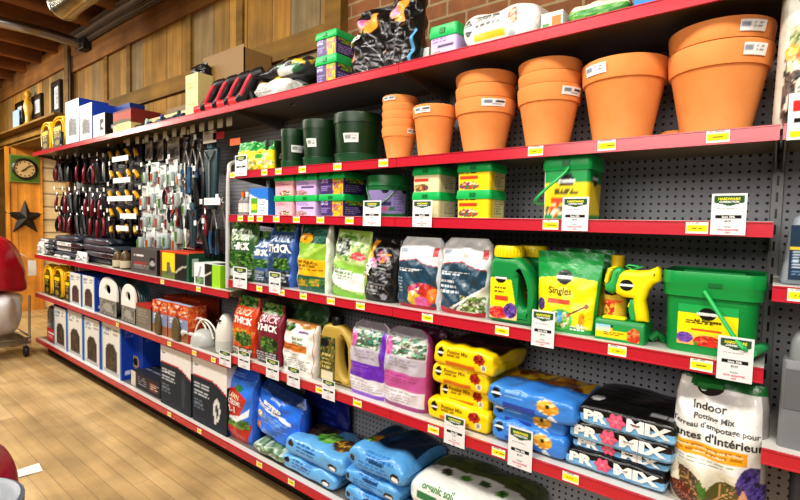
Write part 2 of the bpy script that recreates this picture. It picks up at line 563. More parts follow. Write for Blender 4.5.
def loft(mb, secs, col, ops=None, ops_side=None, w=1, d=1, z0=0, z1=1, k=6, m=8, caps=(True, True)):
    """secs: (w, d, r, z) rounded-rectangle sections; front and right faces can carry a design"""
    rings = [np.concatenate([rrect(a, b, r, k, m), np.full((4 * (k + m), 1), z)], 1) for a, b, r, z in secs]
    P = np.stack(rings)  # (ns, np, 3)
    ns, n = P.shape[:2]
    Cc = np.tile(np.asarray(col, float)[:3], (ns, n, 1))
    if ops is not None:
        idx = np.arange(n); fr = (idx <= m + 2) | (idx >= n - 2)
        U = P[..., 0] / w + .5; V = (P[..., 2] - z0) / (z1 - z0)
        pc = paint(ops, U, V); Cc[:, fr] = pc[:, fr]
        if ops_side is not None:
            sd = (idx > m + 2) & (idx <= 2 * m + k + 2)
            U = P[..., 1] / d + .5
            pc = paint(ops_side, U, V); Cc[:, sd] = pc[:, sd]
    f = [(s * n + j, s * n + (j + 1) % n, (s + 1) * n + (j + 1) % n, (s + 1) * n + j) for s in range(ns - 1) for j in range(n)]
    if caps[0]: f.append(tuple(range(n))[::-1])
    if caps[1]: f.append(tuple((ns - 1) * n + j for j in range(n)))
    mb.add(P.reshape(-1, 3), f, Cc.reshape(-1, 3))


def flat(x0, x1, z0, z1, y):
    """flat upright panel facing the aisle as a surface"""
    return lambda U, V: np.stack([x0 + (x1 - x0) * U, y + 0 * U, z0 + (z1 - z0) * V], -1)


def side_panel(y0, y1, z0, z1, x):
    return lambda U, V: np.stack([x + 0 * U, y0 + (y1 - y0) * U, z0 + (z1 - z0) * V], -1)


def top_panel(x0, x1, y0, y1, z):
    return lambda U, V: np.stack([x0 + (x1 - x0) * U, y0 + (y1 - y0) * V, z + 0 * U], -1)


def sheet(mb, S, ops, nu=24, nv=24, flip=False):
    U, V = np.meshgrid(np.linspace(0, 1, nu), np.linspace(0, 1, nv), indexing='ij')
    mb.grid(S(U, V), paint(ops, U, V), flip)


def carton(mb, w, h, d, front, side, top, nu=20, nv=24, rest=None):
    """closed cardboard box, base on z=0, front at y=-d/2; printed front, right side and top"""
    rest = rest if rest is not None else side[0][1]
    S = flat(-w / 2, w / 2, 0, h, -d / 2)
    sheet(mb, S, front, nu, nv)
    sheet(mb, side_panel(-d / 2, d / 2, 0, h, w / 2), side, nu, nv)
    sheet(mb, top_panel(-w / 2, w / 2, -d / 2, d / 2, h), top, nu, nv)
    x, y = w / 2, d / 2
    mb.add([(-x, -y, 0), (-x, y, 0), (-x, y, h), (-x, -y, h), (x, y, 0), (x, y, h), (x, -y, 0)],
           [(1, 0, 3, 2), (4, 1, 2, 5), (0, 1, 4, 6)], rest)
    return S


def profile(mb, outer, holes, depth, bevel, col, y=0.0, bres=2, flip=False):
    """outline with holes in the XZ plane, given a thickness and rounded edges"""
    cu = bpy.data.curves.new('p', 'CURVE'); cu.dimensions = '2D'; cu.fill_mode = 'BOTH'
    cu.extrude = max(depth / 2 - bevel, .0003); cu.bevel_depth = bevel; cu.bevel_resolution = bres; cu.offset = -bevel
    for pts in [outer] + holes:
        sp = cu.splines.new('POLY'); sp.points.add(len(pts) - 1); sp.use_cyclic_u = True
        for q, p_ in zip(sp.points, pts): q.co = (p_[0], p_[1], 0, 1)
    ob = bpy.data.objects.new('p', cu); COL.objects.link(ob)
    dg = bpy.context.evaluated_depsgraph_get(); dg.update()
    me = bpy.data.meshes.new_from_object(ob.evaluated_get(dg))
    v = np.array([x.co[:] for x in me.vertices]); f = [tuple(p.vertices) for p in me.polygons]
    bpy.data.objects.remove(ob); bpy.data.curves.remove(cu); bpy.data.meshes.remove(me)
    mb.add(np.stack([v[:, 0], -v[:, 2] + y, v[:, 1]], -1), f, col)


def arc(cx, cz, r, a0, a1, n=10, rz=None):
    rz = rz or r
    return [(cx + r * math.cos(math.radians(a0 + (a1 - a0) * i / n)), cz + rz * math.sin(math.radians(a0 + (a1 - a0) * i / n))) for i in range(n + 1)]


def smooth_path(pts, n=6):
    """Catmull-Rom through the points"""
    p = [np.array(q, float) for q in pts]; p = [2 * p[0] - p[1]] + p + [2 * p[-1] - p[-2]]
    out = []
    for i in range(1, len(p) - 2):
        for k in range(n):
            t = k / n
            out.append(.5 * (2 * p[i] + (p[i + 1] - p[i - 1]) * t + (2 * p[i - 1] - 5 * p[i] + 4 * p[i + 1] - p[i + 2]) * t * t + (3 * p[i] - p[i - 1] - 3 * p[i + 1] + p[i + 2]) * t ** 3))
    out.append(p[-2]); return np.array(out)


WHITE = c('eeeeec'); BLACK = c('121214'); RED = c('d0202c'); MGREEN = c('129048'); MYEL = c('fbe010')
# ================================================================== THE ROOM
YW = .42                                                   # wall behind the shelving
XL, XR = -13.0, 1.6


def slab(name, a, b, mat, kind=True, parent=None):
    m = MB(); m.box(a, b, c('808080')); o = m.build(name, mat, parent, smooth=False)
    if kind and parent is None: struct(o)
    return o


slab('floor', (XL, -4.2, -.08), (XR + 1, 3.2, 0), 'floor_boards')
slab('ceiling', (XL, -4.2, 3.62), (XR + 1, 3.2, 3.7), 'ceiling_boards')
XBR = -1.96                                                # boards end, brick begins
slab('wall_back_boards', (-6.28, YW, 0), (XBR - .13, YW + .1, 3.62), 'wall_boards')
slab('wall_back_brick', (XBR - .13, YW + .02, 0), (XR + 1, YW + .12, 3.62), 'brick')
ZN = at(22, 141, 1, YW)[2]
slab('wall_upper_left', (-9.7, YW, ZN), (-6.30, YW + .1, 3.62), 'wall_boards')
slab('wall_end', (-13, -4.2, 0), (-12.9, 3.2, 3.62), 'wall_boards')
# trims of the timber wall
slab('trim_1', (XBR - .13, YW - .04, 0), (XBR, YW + .02, 3.6), 'rail_wood')          # post beside the brick
slab('trim_2', (-6.36, YW - .06, 0), (-6.24, YW + .1, 3.6), 'rail_wood')             # post where the wall steps
slab('trim_3', (-6.24, YW - .03, 3.06), (XBR - .0, YW, 3.42), 'beam_wood')             # beam above the boards
slab('trim_4', (-9.7, YW - .03, 3.16), (-6.36, YW, 3.44), 'beam_wood')
zr = 2.62
slab('trim_5', (-6.24, YW - .025, zr - .13), (XBR - .13, YW, zr), 'rail_wood')      # low rail
slab('trim_6', (-9.7, YW - .035, ZN), (-6.36, YW, ZN + .1), 'rail_wood')             # lower edge of the upper wall
slab('trim_7', (-9.7, YW, ZN - .03), (-6.30, 2.0, ZN), 'rail_wood')                    # soffit of the nook
# battens over the board joints
for i, x in enumerate((-5.35, -4.82, -3.72, -3.02)):
    slab('trim_%d' % (8 + i), (x, YW - .018, 2.62), (x + .075, YW, 3.06), 'rail_wood')
# the nook at the far end: orange pine panel and slatted wall, facing down the aisle
XN = -8.9
slab('wall_far', (XN - .06, .36, 0), (XN, .80, ZN - .03), 'orange_wood')
slab('wall_far_slats', (XN - .06, .80, 0), (XN - .01, 2.0, ZN - .03), 'slatwall')
slab('wall_nook', (XN, 1.95, 0), (-6.3, 2.0, ZN - .03), 'slatwall')
for i, (a, b) in enumerate(((.36, .40), (.76, .80))):
    slab('trim_%d' % (12 + i), (XN, a, 0), (XN + .02, b, ZN - .03), 'orange_wood')
# joists carry the ceiling, they run out from the wall
for i in range(13):
    x = -4.25 - .62 * i
    slab('beam_%d' % (i + 1), (x, -4.0, 3.36), (x + .075, YW - .03, 3.62), 'joist_wood')

# ---- ducting, conduit and cables under the ceiling
m = MB()
dl = at(64, 5, 1, -.12); dx0 = dl[0]; dz = dl[2]
pts = [(dx0 + t, -.12, dz) for t in np.linspace(0, 1.9, 20)]
rr = [.108 + (.008 if i % 5 == 0 else 0) for i in range(20)]
m.tube(pts, rr, c('cfcabd'), 24)
duct = tag(m.build('air_duct', 'duct'), 'shiny round metal air duct hanging under the ceiling joists', 'duct')
m = MB(); a = np.linspace(0, 2 * PI, 25)
m.tube([(dx0 + .0, -.12 + .111 * math.cos(t), dz + .111 * math.sin(t)) for t in a], .012, c('cfcabd'), 6, False)
m.build('duct_rim', 'duct', duct)
for k in (.7, 1.5):
    m = MB(); m.box((dx0 + k, -.13, dz + .12), (dx0 + k + .03, -.11, 3.62), c('8a8a86')); m.build('hanger_strap', 'steel', duct, smooth=False)
m = MB()
pA = at(0, 22, 2, 3.26); pB = at(80, 44, 1, YW - .09)
pth = smooth_path([(pA[0] - .3, pA[1] - 1.0, pA[2] + .02), tuple(pA), ((pA[0] + pB[0]) / 2, (pA[1] + pB[1]) / 2, (pA[2] + pB[2]) / 2 + .015), tuple(pB)], 10)
m.tube(pth, .052, c('9a938a'), 12)
cond = tag(m.build('conduit', 'steel'), 'grey metal conduit pipe running across the joists to the wall', 'pipe')
m = MB(); m.box((pB[0] - .02, YW - .11, pB[2] - .07), (pB[0] + .14, YW - .032, pB[2] + .04), c('5a564e'))
m.build('junction_box', 'dark_steel', cond, smooth=False, bevel=.008)
m = MB(); m.tube([(-6.19, YW - .05, pB[2] - .02), (-6.19, YW - .05, 2.6)], .014, c('3c372f'), 8); m.build('drop_pipe', 'dark_steel', cond)
for k in range(7):
    m = MB(); zz = 3.27 + .018 * k; yy = YW - .05 - .012 * k
    m.tube(smooth_path([(-6.0, yy, zz), (-5.0, yy, zz + .008), (-4.0, yy, zz - .004), (-2.4, yy, zz)], 5), .012, c(('5d5148', '7b6d60', '4b4038')[k % 3]), 6)
    tag(m.build('ceiling_cable', 'plastic'), 'thin dark cable in the parallel run along the top of the wall beam', 'cable', 'cables along the beam')

# ---- pictures on the upper wall
for i, (xl, xr, yt, yb, lab) in enumerate(((15, 23, 102, 123, 'small black framed picture, farthest left on the upper plank wall'),
                                          (31, 41, 95, 118, 'black framed picture in the middle of the three on the plank wall'),
                                          (51, 60, 81, 114, 'tall black framed picture nearest the post on the plank wall'))):
    xc, w, zt = bb(xl, xr, yt, yb, YW - .03); zb = at((xl + xr) / 2, yb, 1, YW - .03)[2]; h = zt - zb
    t = thing('picture_frame', lab, 'picture', (xc, YW - .001 - (.035 if zb < 2.3 else 0), zb))
    m = MB(); b_ = .055
    for a_, b2 in (((-w / 2, 0), (w / 2, b_)), ((-w / 2, h - b_), (w / 2, h)), ((-w / 2, b_), (-w / 2 + b_, h - b_)), ((w / 2 - b_, b_), (w / 2, h - b_))):
        m.box((a_[0], -.03, a_[1]), (b2[0], 0, b2[1]), c('1c1714'))
    m.build('frame', 'enamel', t, smooth=False)
    m = MB(); sheet(m, flat(-w / 2 + b_, w / 2 - b_, b_, h - b_, -.012), [('b', c('d8dade')), ('r', .2, .15, .8, .85, c('b9bcc4')), ('l', .28, .25, .72, .7, c('8b8f98'), 6, i)], 16, 20)
    m.build('print', 'paper', t)
# small yellow figurine and pale blue card standing on the ledge by the frames
p = at(24.5, 124, 1, YW - .12)
t = thing('figurine', 'small golden figurine on the ledge between two framed pictures', 'figurine', (p[0], YW - .08, ZN + .125))
m = MB(); m.lathe([(.04, 0), (.045, .02), (.03, .05), (.035, .14), (.055, .24), (.035, .33), (.02, .36), (.035, .39), (.035, .42), (.01, .45)], c('c79a2e'), 16); m.build('body', 'enamel', t)
p = at(14, 122, 1, YW - .07)
m = MB(); m.box((p[0] - .15, YW - .05, ZN + .125), (p[0] + .14, YW - .04, ZN + .42), c('a9cbe0'))
tag(m.build('blue_card', 'paper', smooth=False), 'pale blue card leaning on the plank wall beside the first frame', 'card')
slab('trim_14', (-9.7, YW - .16, ZN + .1), (-6.36, YW, ZN + .125), 'rail_wood')

# ---- round clock in a green square frame and the metal star on the pine panel
q0, q1 = at(9, 157, 0, XN + .03), at(39, 157, 0, XN + .03); zc0, zc1 = at(24, 182.5, 0, XN + .03)[2], at(24, 155.5, 0, XN + .03)[2]
cy, cz = (q0[1] + q1[1]) / 2, (zc0 + zc1) / 2; hw, hh = (q1[1] - q0[1]) / 2, (zc1 - zc0) / 2
t = thing('wall_clock', 'round dark rimmed dial in a square green frame on the pine panel', 'clock', (XN + .001, cy, cz), rz=PI / 2)
m = MB(); m.box((-hw, -.03, -hh), (hw, 0, hh), c('6f8a3c')); m.box((-hw * .9, -.034, -hh * .9), (hw * .9, -.03, hh * .9), c('55702f')); m.build('frame', 'enamel', t, smooth=False)
R_ = min(hw, hh) * .86
m = MB(); m.lathe([(R_, .028), (R_ * 1.02, .05), (R_ * .86, .062), (R_ * .8, .045)], c('2a211a'), 36, close=False); m.xform(rotx(PI / 2)); m.build('rim', 'enamel', t)
m = MB(); m.lathe([(.001, .042), (R_ * .84, .042)], c('c9ac7a'), 36, close=False)
for k in range(12):
    a = PI / 6 * k; m.box((R_ * .66 * math.cos(a) - .008, R_ * .66 * math.sin(a) - .008, .0425), (R_ * .66 * math.cos(a) + .008, R_ * .66 * math.sin(a) + .008, .045), c('4a3a28'))
m.xform(rotx(PI / 2)); m.build('dial', 'paper', t, angle=180)
m = MB(); m.tube([(-.02, -.05, -.02), (R_ * .45, -.05, R_ * .4)], .006, c('2a211a'), 6); m.tube([(.01, -.052, 0), (-R_ * .3, -.052, -R_ * .25)], .006, c('2a211a'), 6); m.build('hands', 'enamel', t)
sc_ = at(26, 218, 0, XN + .05)
rr_ = abs(at(9, 218, 0, XN + .05)[1] - at(43, 218, 0, XN + .05)[1]) / 2 * 1.2
t = thing('metal_star', 'dark weathered five pointed metal star on the pine panel below the clock', 'star', (XN + .002, sc_[1], sc_[2]), rz=PI / 2)
m = MB(); v = [(0, -.1, 0)]
for k in range(10):
    a = PI / 2 + PI / 5 * k; r_ = rr_ * 1.05 if k % 2 == 0 else rr_ * .42
    v.append((r_ * math.cos(a), -.003, r_ * math.sin(a) * 1.04))
f = [(0, 1 + (k + 1) % 10, 1 + k) for k in range(10)]
cl = [c('5a564c')] + [c('4d4a42') if k % 2 else c('3c3a35') for k in range(10)]
m.add(v, f, np.array(cl)); m.build('star_plate', 'dark_steel', t, smooth=False)

# ================================================================== SHELVING
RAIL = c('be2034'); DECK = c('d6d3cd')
LIPH = .040


def price_tags(parent, x0, zt, pxs, yline):
    for px in pxs:
        X = at(px, yline(px), 1, -.004)[0]
        w = .052
        m = MB(); S = flat(X - x0 - w / 2, X - x0 + w / 2, -LIPH + .005, -.003, -.0085)
        sheet(m, S, [('b', c('f2efe0')), ('r', .04, .18, .96, .68, c('f4e21c')), ('l', .3, .3, .95, .55, c('5a5320'), 1, int(px)), ('l', .1, .74, .9, .9, c('8a8a80'), 1, int(px) + 1)], 14, 10)
        m.build('price_label', 'paper', parent)


def shelf(x0, x1, z, depth, label, lip=RAIL, deck=DECK, left_end=False, right_end=False, bracket=True, kick=None, under=c('7a6c4e')):
    """one steel shelf: origin at its left front top edge"""
    t = thing('gondola_shelf', label, 'shelf', (x0, 0, z))
    L = x1 - x0 - .002
    m = MB(); m.box((0, .002, -.004), (L, .035, 0), DECK); m.box((0, .035, -.004), (L, depth, 0), deck); m.box((0, .004, -.030), (L, .02, -.004), under)  # deck behind the front strip can be coloured darker, painting in the recess shade
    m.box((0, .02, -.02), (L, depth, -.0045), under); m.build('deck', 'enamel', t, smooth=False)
    m = MB(); m.box((0, -.006, -LIPH), (L, .0015, -.001), lip); m.box((0, -.0085, -LIPH), (L, -.006, -LIPH + .004), lip); m.box((0, -.0085, -.004), (L, -.006, -.001), lip)
    m.build('price_rail', 'rail', t, smooth=False)
    if bracket:
        for x in (.004, L - .008):
            m = MB(); m.add([(x, .02, -.02), (x, depth, -.02), (x, depth, -.085), (x, .03, -.036), (x + .004, .02, -.02), (x + .004, depth, -.02), (x + .004, depth, -.085), (x + .004, .03, -.036)],
                            [(0, 1, 2, 3), (7, 6, 5, 4), (0, 4, 5, 1), (1, 5, 6, 2), (2, 6, 7, 3), (3, 7, 4, 0)], c('6e665a'))
            m.build('bracket', 'enamel', t, smooth=False)
    if kick:
        m = MB(); m.box((0, .10, -z), (L, .12, -.03), c('1c1a17')); m.build('kick_plate', 'enamel', t, smooth=False)
    return t


def yl(z): return lambda px: 250          # the pixel row hardly matters on the rail


def rail_y(z):
    def f(px):
        y = 250.
        for _ in range(4):
            p_ = at(px, y, 1, 0); p2 = at(px, y + 10, 1, 0)
            y += (z - .02 - p_[2]) / ((p2[2] - p_[2]) / 10)
        return y
    return f


XB = [-BAY * k for k in range(6)]         # bay edges, from the right end to the left
DEP = YB - .005
bays = ['nearest bay', 'second bay from the right end', 'third bay from the right end', 'fourth bay from the right end', 'far left bay']
top_txt = ['top shelf of the nearest bay, above the biggest clay pots', 'top shelf above the green planters, carrying purple tubs', 'top shelf over the blue loppers, carrying a big cardboard carton',
           'top shelf of the fourth bay, over hanging yellow packs', 'top shelf at the far left end, carrying yellow cords']
base_txt = ['base shelf of the nearest bay, its front out of frame', 'base shelf under the blue soil bags', 'base shelf under the navy and white cartons', 'base shelf under the dark flat carton and last blue box', 'base shelf at the far left end, carrying tall blue boxes']
SH = {}
for k in range(5):
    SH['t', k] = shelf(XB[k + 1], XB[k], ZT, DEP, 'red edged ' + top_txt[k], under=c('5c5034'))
    SH['b', k] = shelf(XB[k + 1], XB[k], ZB, DEP, 'red edged ' + base_txt[k], kick=True, bracket=False, deck=c('77736c'))  # base deck colour carries the shade of the low recess
names_r = {2: ['red edged shelf under the two biggest clay pot stacks', 'red edged shelf under the green planters and smallest clay pots'],
           3: ['red edged shelf under the single yellow tub with handle', 'red edged shelf under the pink and purple tubs'],
           4: ['red edged shelf under the big green bucket', 'red edged shelf under the grass seed bags'],
           5: ['red edged shelf under the black and pink soil bags', 'red edged shelf under the gold jug and purple bag']}
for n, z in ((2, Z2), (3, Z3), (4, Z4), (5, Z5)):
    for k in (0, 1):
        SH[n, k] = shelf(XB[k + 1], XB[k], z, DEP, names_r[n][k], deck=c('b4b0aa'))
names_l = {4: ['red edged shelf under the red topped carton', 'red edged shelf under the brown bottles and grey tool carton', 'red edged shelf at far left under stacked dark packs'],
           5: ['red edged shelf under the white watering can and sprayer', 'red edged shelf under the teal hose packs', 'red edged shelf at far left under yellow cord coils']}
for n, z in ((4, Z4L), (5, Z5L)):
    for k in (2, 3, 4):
        SH[n, k] = shelf(XB[k + 1], XB[k], z, DEP, names_l[n][k - 2], deck=c('85817a'))  # deck darkened in colour for the dim interior of the left bays
lab = {(2, 0): (524 + 12, 607, 718), (2, 1): (233, 265, 279, 303, 338, 384, 472), (3, 0): (551, 697), (3, 1): (241, 251.5, 260.5, 277, 297, 321, 350, 409, 466),
       (4, 0): (428, 502.5, 617.5, 701.5), (4, 1): (232, 260, 282, 304, 331.5, 361), (5, 0): (434, 499, 571), (5, 1): (320, 358, 400),
       (4, 2): (163, 199), (4, 3): (136,), (5, 2): (170, 195, 214), (5, 3): (118, 141), ('b', 2): (138, 170, 200), ('b', 1): (292, 260)}
zof = {2: Z2, 3: Z3, 4: Z4, 5: Z5, 'b': ZB, 't': ZT}
for (n, k), pxs in lab.items():
    z = (Z4L if n == 4 else Z5L) if (k >= 2 and n in (4, 5)) else zof[n]
    lo, hi = XB[k + 1] + .03, XB[k] - .03
    good = [p_ for p_ in pxs if lo < at(p_, rail_y(z)(p_), 1, 0)[0] < hi]
    price_tags(SH[n, k], XB[k + 1], z, good, rail_y(z))
# perforated back panels and uprights
for k in range(6):
    x1 = XB[k] if k < 5 else None
    if k < 5:
        m = MB(); m.box((0, 0, 0), (BAY - .03, .012, 2.1), c('85868c'))
        tag(m.build('pegboard_panel', 'pegboard', smooth=False, loc=(XB[k + 1] + .015, YB, .03)),
            'grey perforated back panel of the ' + bays[k], 'back panel')
m = MB(); m.box((0, 0, 0), (BAY - .03, .012, 2.1), c('85868c'))
tag(m.build('pegboard_panel', 'pegboard', smooth=False, loc=(.015, YB, .03)), 'grey perforated back panel beyond the nearest bay, at the right edge', 'back panel')
ups = ['at the right end of the nearest bay', 'between the nearest bay and the next', 'right of the hanging tools', 'behind the white carded packs', 'behind the red handled pruners', 'at the far left end of the run']
for k in range(6):
    m = MB(); m.box((-.014, YB - .012, 0), (.014, YB + .03, 2.13), c('9a9a9c'))
    for z in np.arange(.3, 2.1, .0508): m.box((-.003, YB - .0125, z), (.003, YB - .0118, z + .03), c('1a1a1a'))
    tag(m.build('shelf_upright', 'enamel', smooth=False, loc=(XB[k], 0, 0)), 'slotted steel upright ' + ups[k], 'upright')
# the silver hang rail that stands left of the second bay
p0 = at(228, 175, 1, .02)
m = MB(); m.tube(smooth_path([(p0[0] - .04, .30, 1.83), (p0[0] - .035, .08, 1.81), (p0[0], .025, 1.74), (p0[0], .02, 1.5), (p0[0], .02, 1.075)], 6), .012, c('c8c8c8'), 8)
tag(m.build('display_rod', 'enamel'), 'bent silver rod standing between hanging tools and the seed bags', 'rod')
# the next unit, right of the nearest bay, with its shelves at other heights
names_n = ['red edged shelf of the right hand unit under a white bag', 'red edged shelf of the right hand unit under a blue bottle', 'red edged shelf of the right hand unit under the grey sprayer']
for z, nm in zip((Z2, 1.343, .925), names_n):
    SH['n', nm] = shelf(.004, BAY, z, DEP, nm)
for px, nm, z in ((801, names_n[1], 1.343),):
    price_tags(SH['n', nm], .004, z, [px], rail_y(z))
# ================================================================== SHELF OF POTS
def round_at(xl, xr, ym, dy):
    """centre and radius of an upright round thing seen between two pixel columns, its front dy behind the rail"""
    a1 = at(xl, ym, 1, dy); a2 = at(xr, ym, 1, dy)
    t1 = math.atan2(a1[1] - CP[1], -(a1[0] - CP[0])); t2 = math.atan2(a2[1] - CP[1], -(a2[0] - CP[0]))
    phi, de = (t1 + t2) / 2, abs(t2 - t1) / 2
    D = (dy - CP[1]) / (math.sin(phi) - math.sin(de))
    return CP[0] - D * math.cos(phi), CP[1] + D * math.sin(phi), D * math.sin(de)


def sticker(t, x, y, R_, z, h, ang, wdeg, ops, name='price_sticker', flare=0.0):
    """paper label stuck on the round side, ang measured from the side that faces the camera"""
    base = math.atan2(CP[1] - y, CP[0] - x) + math.radians(ang)
    m = MB(); A = math.radians(wdeg)
    S = lambda U, V: np.stack([(R_ + .0012 + flare * V) * np.cos(base + A * (U - .5)), (R_ + .0012 + flare * V) * np.sin(base + A * (U - .5)), z + h * V], -1)
    sheet(m, S, ops, 16, 8)
    m.build(name, 'paper', t)


STK = [('b', c('eceae6')), ('r', .08, .3, .4, .72, c('7a8698')), ('r', .55, .45, .95, .75, c('3a3d44')), ('l', .45, .1, .95, .4, c('8890a0'), 1, 3)]
STK2 = [('b', c('eceae6')), ('r', .06, .35, .38, .8, c('8f98a8')), ('l', .5, .3, .95, .8, c('7d8796'), 2, 5)]


def pot_mesh(t, R_, H, rim, base=.64, neck=.9, tone=1.0):
    prof = [(.001, .0), (R_ * base * .97, 0), (R_ * base, .006), (R_ * neck, H - rim - .004), (R_ * neck + .002, H - rim), (R_ * .95, H - rim - .001), (R_ * .962, H - rim + .005),
            (R_, H - .009), (R_ * .992, H - .002), (R_ * .97, H), (R_ * .94, H - .004), (R_ * neck * .96, H - rim), (R_ * base * .93, .02), (.001, .018)]
    m = MB(); m.lathe(prof, c('d98540'), 56, close=False)
    return m.build('pot_body', 'terracotta', t, angle=35)


def pot_stack(xl, xr, rims, ybase, dy, labels, stick=(), base=.64, neck=.9):
    """rims: pixel rows of the rim edges from the top of the stack to the underside of the lowest rim"""
    x, y, R_ = round_at(xl, xr, (rims[0] + rims[-1]) / 2, dy)
    xm = (xl + xr) / 2
    zz = [at(xm, r, 1, y - R_)[2] for r in rims]
    for i in range(len(rims) - 1):
        zt_, zb_ = zz[i], zz[i + 1]
        rim = zt_ - zb_
        H0 = zz[-2] - Z2
        zbase = zt_ - H0
        t = thing('terracotta_pot', labels[i], 'flower pot', (x, y, max(zbase, Z2)), group='terracotta pots on the second shelf')
        pot_mesh(t, R_ * (1 - .004 * (i % 2)), zt_ - max(zbase, Z2), rim if i == len(rims) - 2 else rim * .93, base, neck)
        for (k, ang, wd, fr, ops) in stick:
            if k == i:
                hz = rim * .48
                sticker(t, x, y, R_ * .985, zt_ - max(zbase, Z2) - rim * fr - hz / 2, hz, ang, wd, ops, flare=.006)
    return x, y, R_


def stackl(what, n):
    o = ['topmost', 'second from top', 'third from top', 'fourth from top', 'lowest']
    return ['%s clay pot of %s' % (o[i] if i < n - 1 else 'lowest', what) for i in range(n)]


pot_stack(382, 417.5, [92.5, 100, 108, 116.5, 124.5, 134], 159.5, .05, stackl('the narrow five pot terracotta stack', 5), [(0, -38, 46, .5, STK), (4, 42, 34, .5, STK)])
pot_stack(412.5, 457.5, [101.5, 113.5], 155.5, .05, ['single small terracotta pot standing between two taller pot stacks'], [(0, -35, 48, .5, STK)], .68, .9)
pot_stack(455.5, 517, [66.5, 80, 94, 109], 151, .045, stackl('the three pot stack beside the small single pot', 3), [(2, 15, 44, .45, STK)])
pot_stack(518, 583, [54.5, 67.5, 80.5, 97.5], 146.5, .045, stackl('the three pot stack beside the wide single pot', 3), [(2, 42, 42, .5, STK)])
pot_stack(582, 671, [52, 73.5], 138.5, .05, ['wide single terracotta pot between a three pot stack and the biggest pots'], [(0, -40, 34, .5, STK2)])
pot_stack(668.5, 777, [16, 38, 62], 131, .045, ['upper of the two biggest terracotta pots, at the right end of the shelf', 'lower of the two biggest terracotta pots, at the right end of the shelf'],
          [(0, 34, 30, .5, STK2), (1, 38, 28, .5, STK2)])
x, y, R_ = round_at(660, 694, 131, .2)
t = thing('plant_saucer', 'small terracotta saucer lying on the shelf behind the biggest pots', 'saucer', (x, y, Z2))
m = MB(); m.lathe([(.001, 0), (R_ * .85, 0), (R_ * .97, .012), (R_, .045), (R_ * .95, .046), (R_ * .85, .012), (.001, .01)], c('c4703a'), 36, close=False); m.build('dish', 'terracotta', t)

GP = c('143416')


def green_pot(xl, xr, yt, yb, dy, label, ang, wd):
    x, y, R_ = round_at(xl, xr, (yt + yb) / 2, dy)
    H = at((xl + xr) / 2, yt, 1, y - R_)[2] - Z2
    t = thing('plastic_planter', label, 'planter', (x, y, Z2), group='green plastic planters')
    m = MB()
    m.lathe([(.001, .012), (R_ * .8, .012), (R_ * .84, H * .2), (R_ * .95, H * .8), (R_ * .955, H * .8 + .004), (R_ * .985, H * .81), (R_, H - .008), (R_ * .99, H), (R_ * .96, H), (R_ * .93, H * .82), (R_ * .78, .03), (.001, .03)], GP, 44, close=False)
    m.build('planter_body', 'plastic', t)
    m = MB(); m.lathe([(.001, 0), (R_ * .82, 0), (R_ * .9, .012), (R_ * .93, H * .2), (R_ * .955, H * .205), (R_ * .955, H * .22), (R_ * .91, H * .22), (R_ * .87, .02), (.001, .014)], c('1d4a2a'), 44, close=False)
    m.build('saucer', 'plastic', t)
    sticker(t, x, y, R_ * .9, H * .42, H * .17, ang, wd, [('b', c('e4e6e4')), ('r', .12, .3, .5, .75, c('98a098')), ('l', .55, .25, .95, .8, c('8a928a'), 2, 2)], flare=.012)


green_pot(264, 283, 139, 167, .06, 'smallest dark green plastic planter, beside the yellow pouches', 55, 34)
green_pot(280, 306, 127, 166, .05, 'second smallest dark green planter in the row', 20, 56)
green_pot(301.5, 338, 116.5, 164, .05, 'tall dark green planter beside the widest planter', -28, 34)
green_pot(333, 384, 108.5, 162, .05, 'widest dark green plastic planter, next to the clay pots', -18, 36)

# yellow and green seed pouches at the left end
SEED = [('b', MYEL), ('W', [(0, .66), (.5, .72), (1, .66)], c('22963c')), ('fe', .5, .25, .5, .25, 4, 30, [c('f0b010'), c('f8e030'), c('6aa024'), c('e8e0b0')]),
        ('e', .4, .5, .3, .08, c('27a043')), ('l', .2, .55, .8, .64, c('4b6a20'), 1, 3)]
for i, (xl, xr, yt, yb, dy, lab_) in enumerate(((235, 252, 143, 169.5, .04, 'yellow and green pouch nearest the rod, behind a sale tag'), (251, 270, 142, 168.5, .05, 'yellow and green pouch beside the smallest green planter'))):
    xc, w, zt = bb(xl, xr, yt, yb, dy, .03)
    m = MB(); bag(m, w, zt - Z2, .06, SEED, 30 + i, (22, 30))
    o = m.build('plant_food_pouch', 'film', loc=(xc, dy + .03, Z2), angle=180); tag(o, lab_, 'pouch', 'yellow pouches at the left end of the pot shelf')
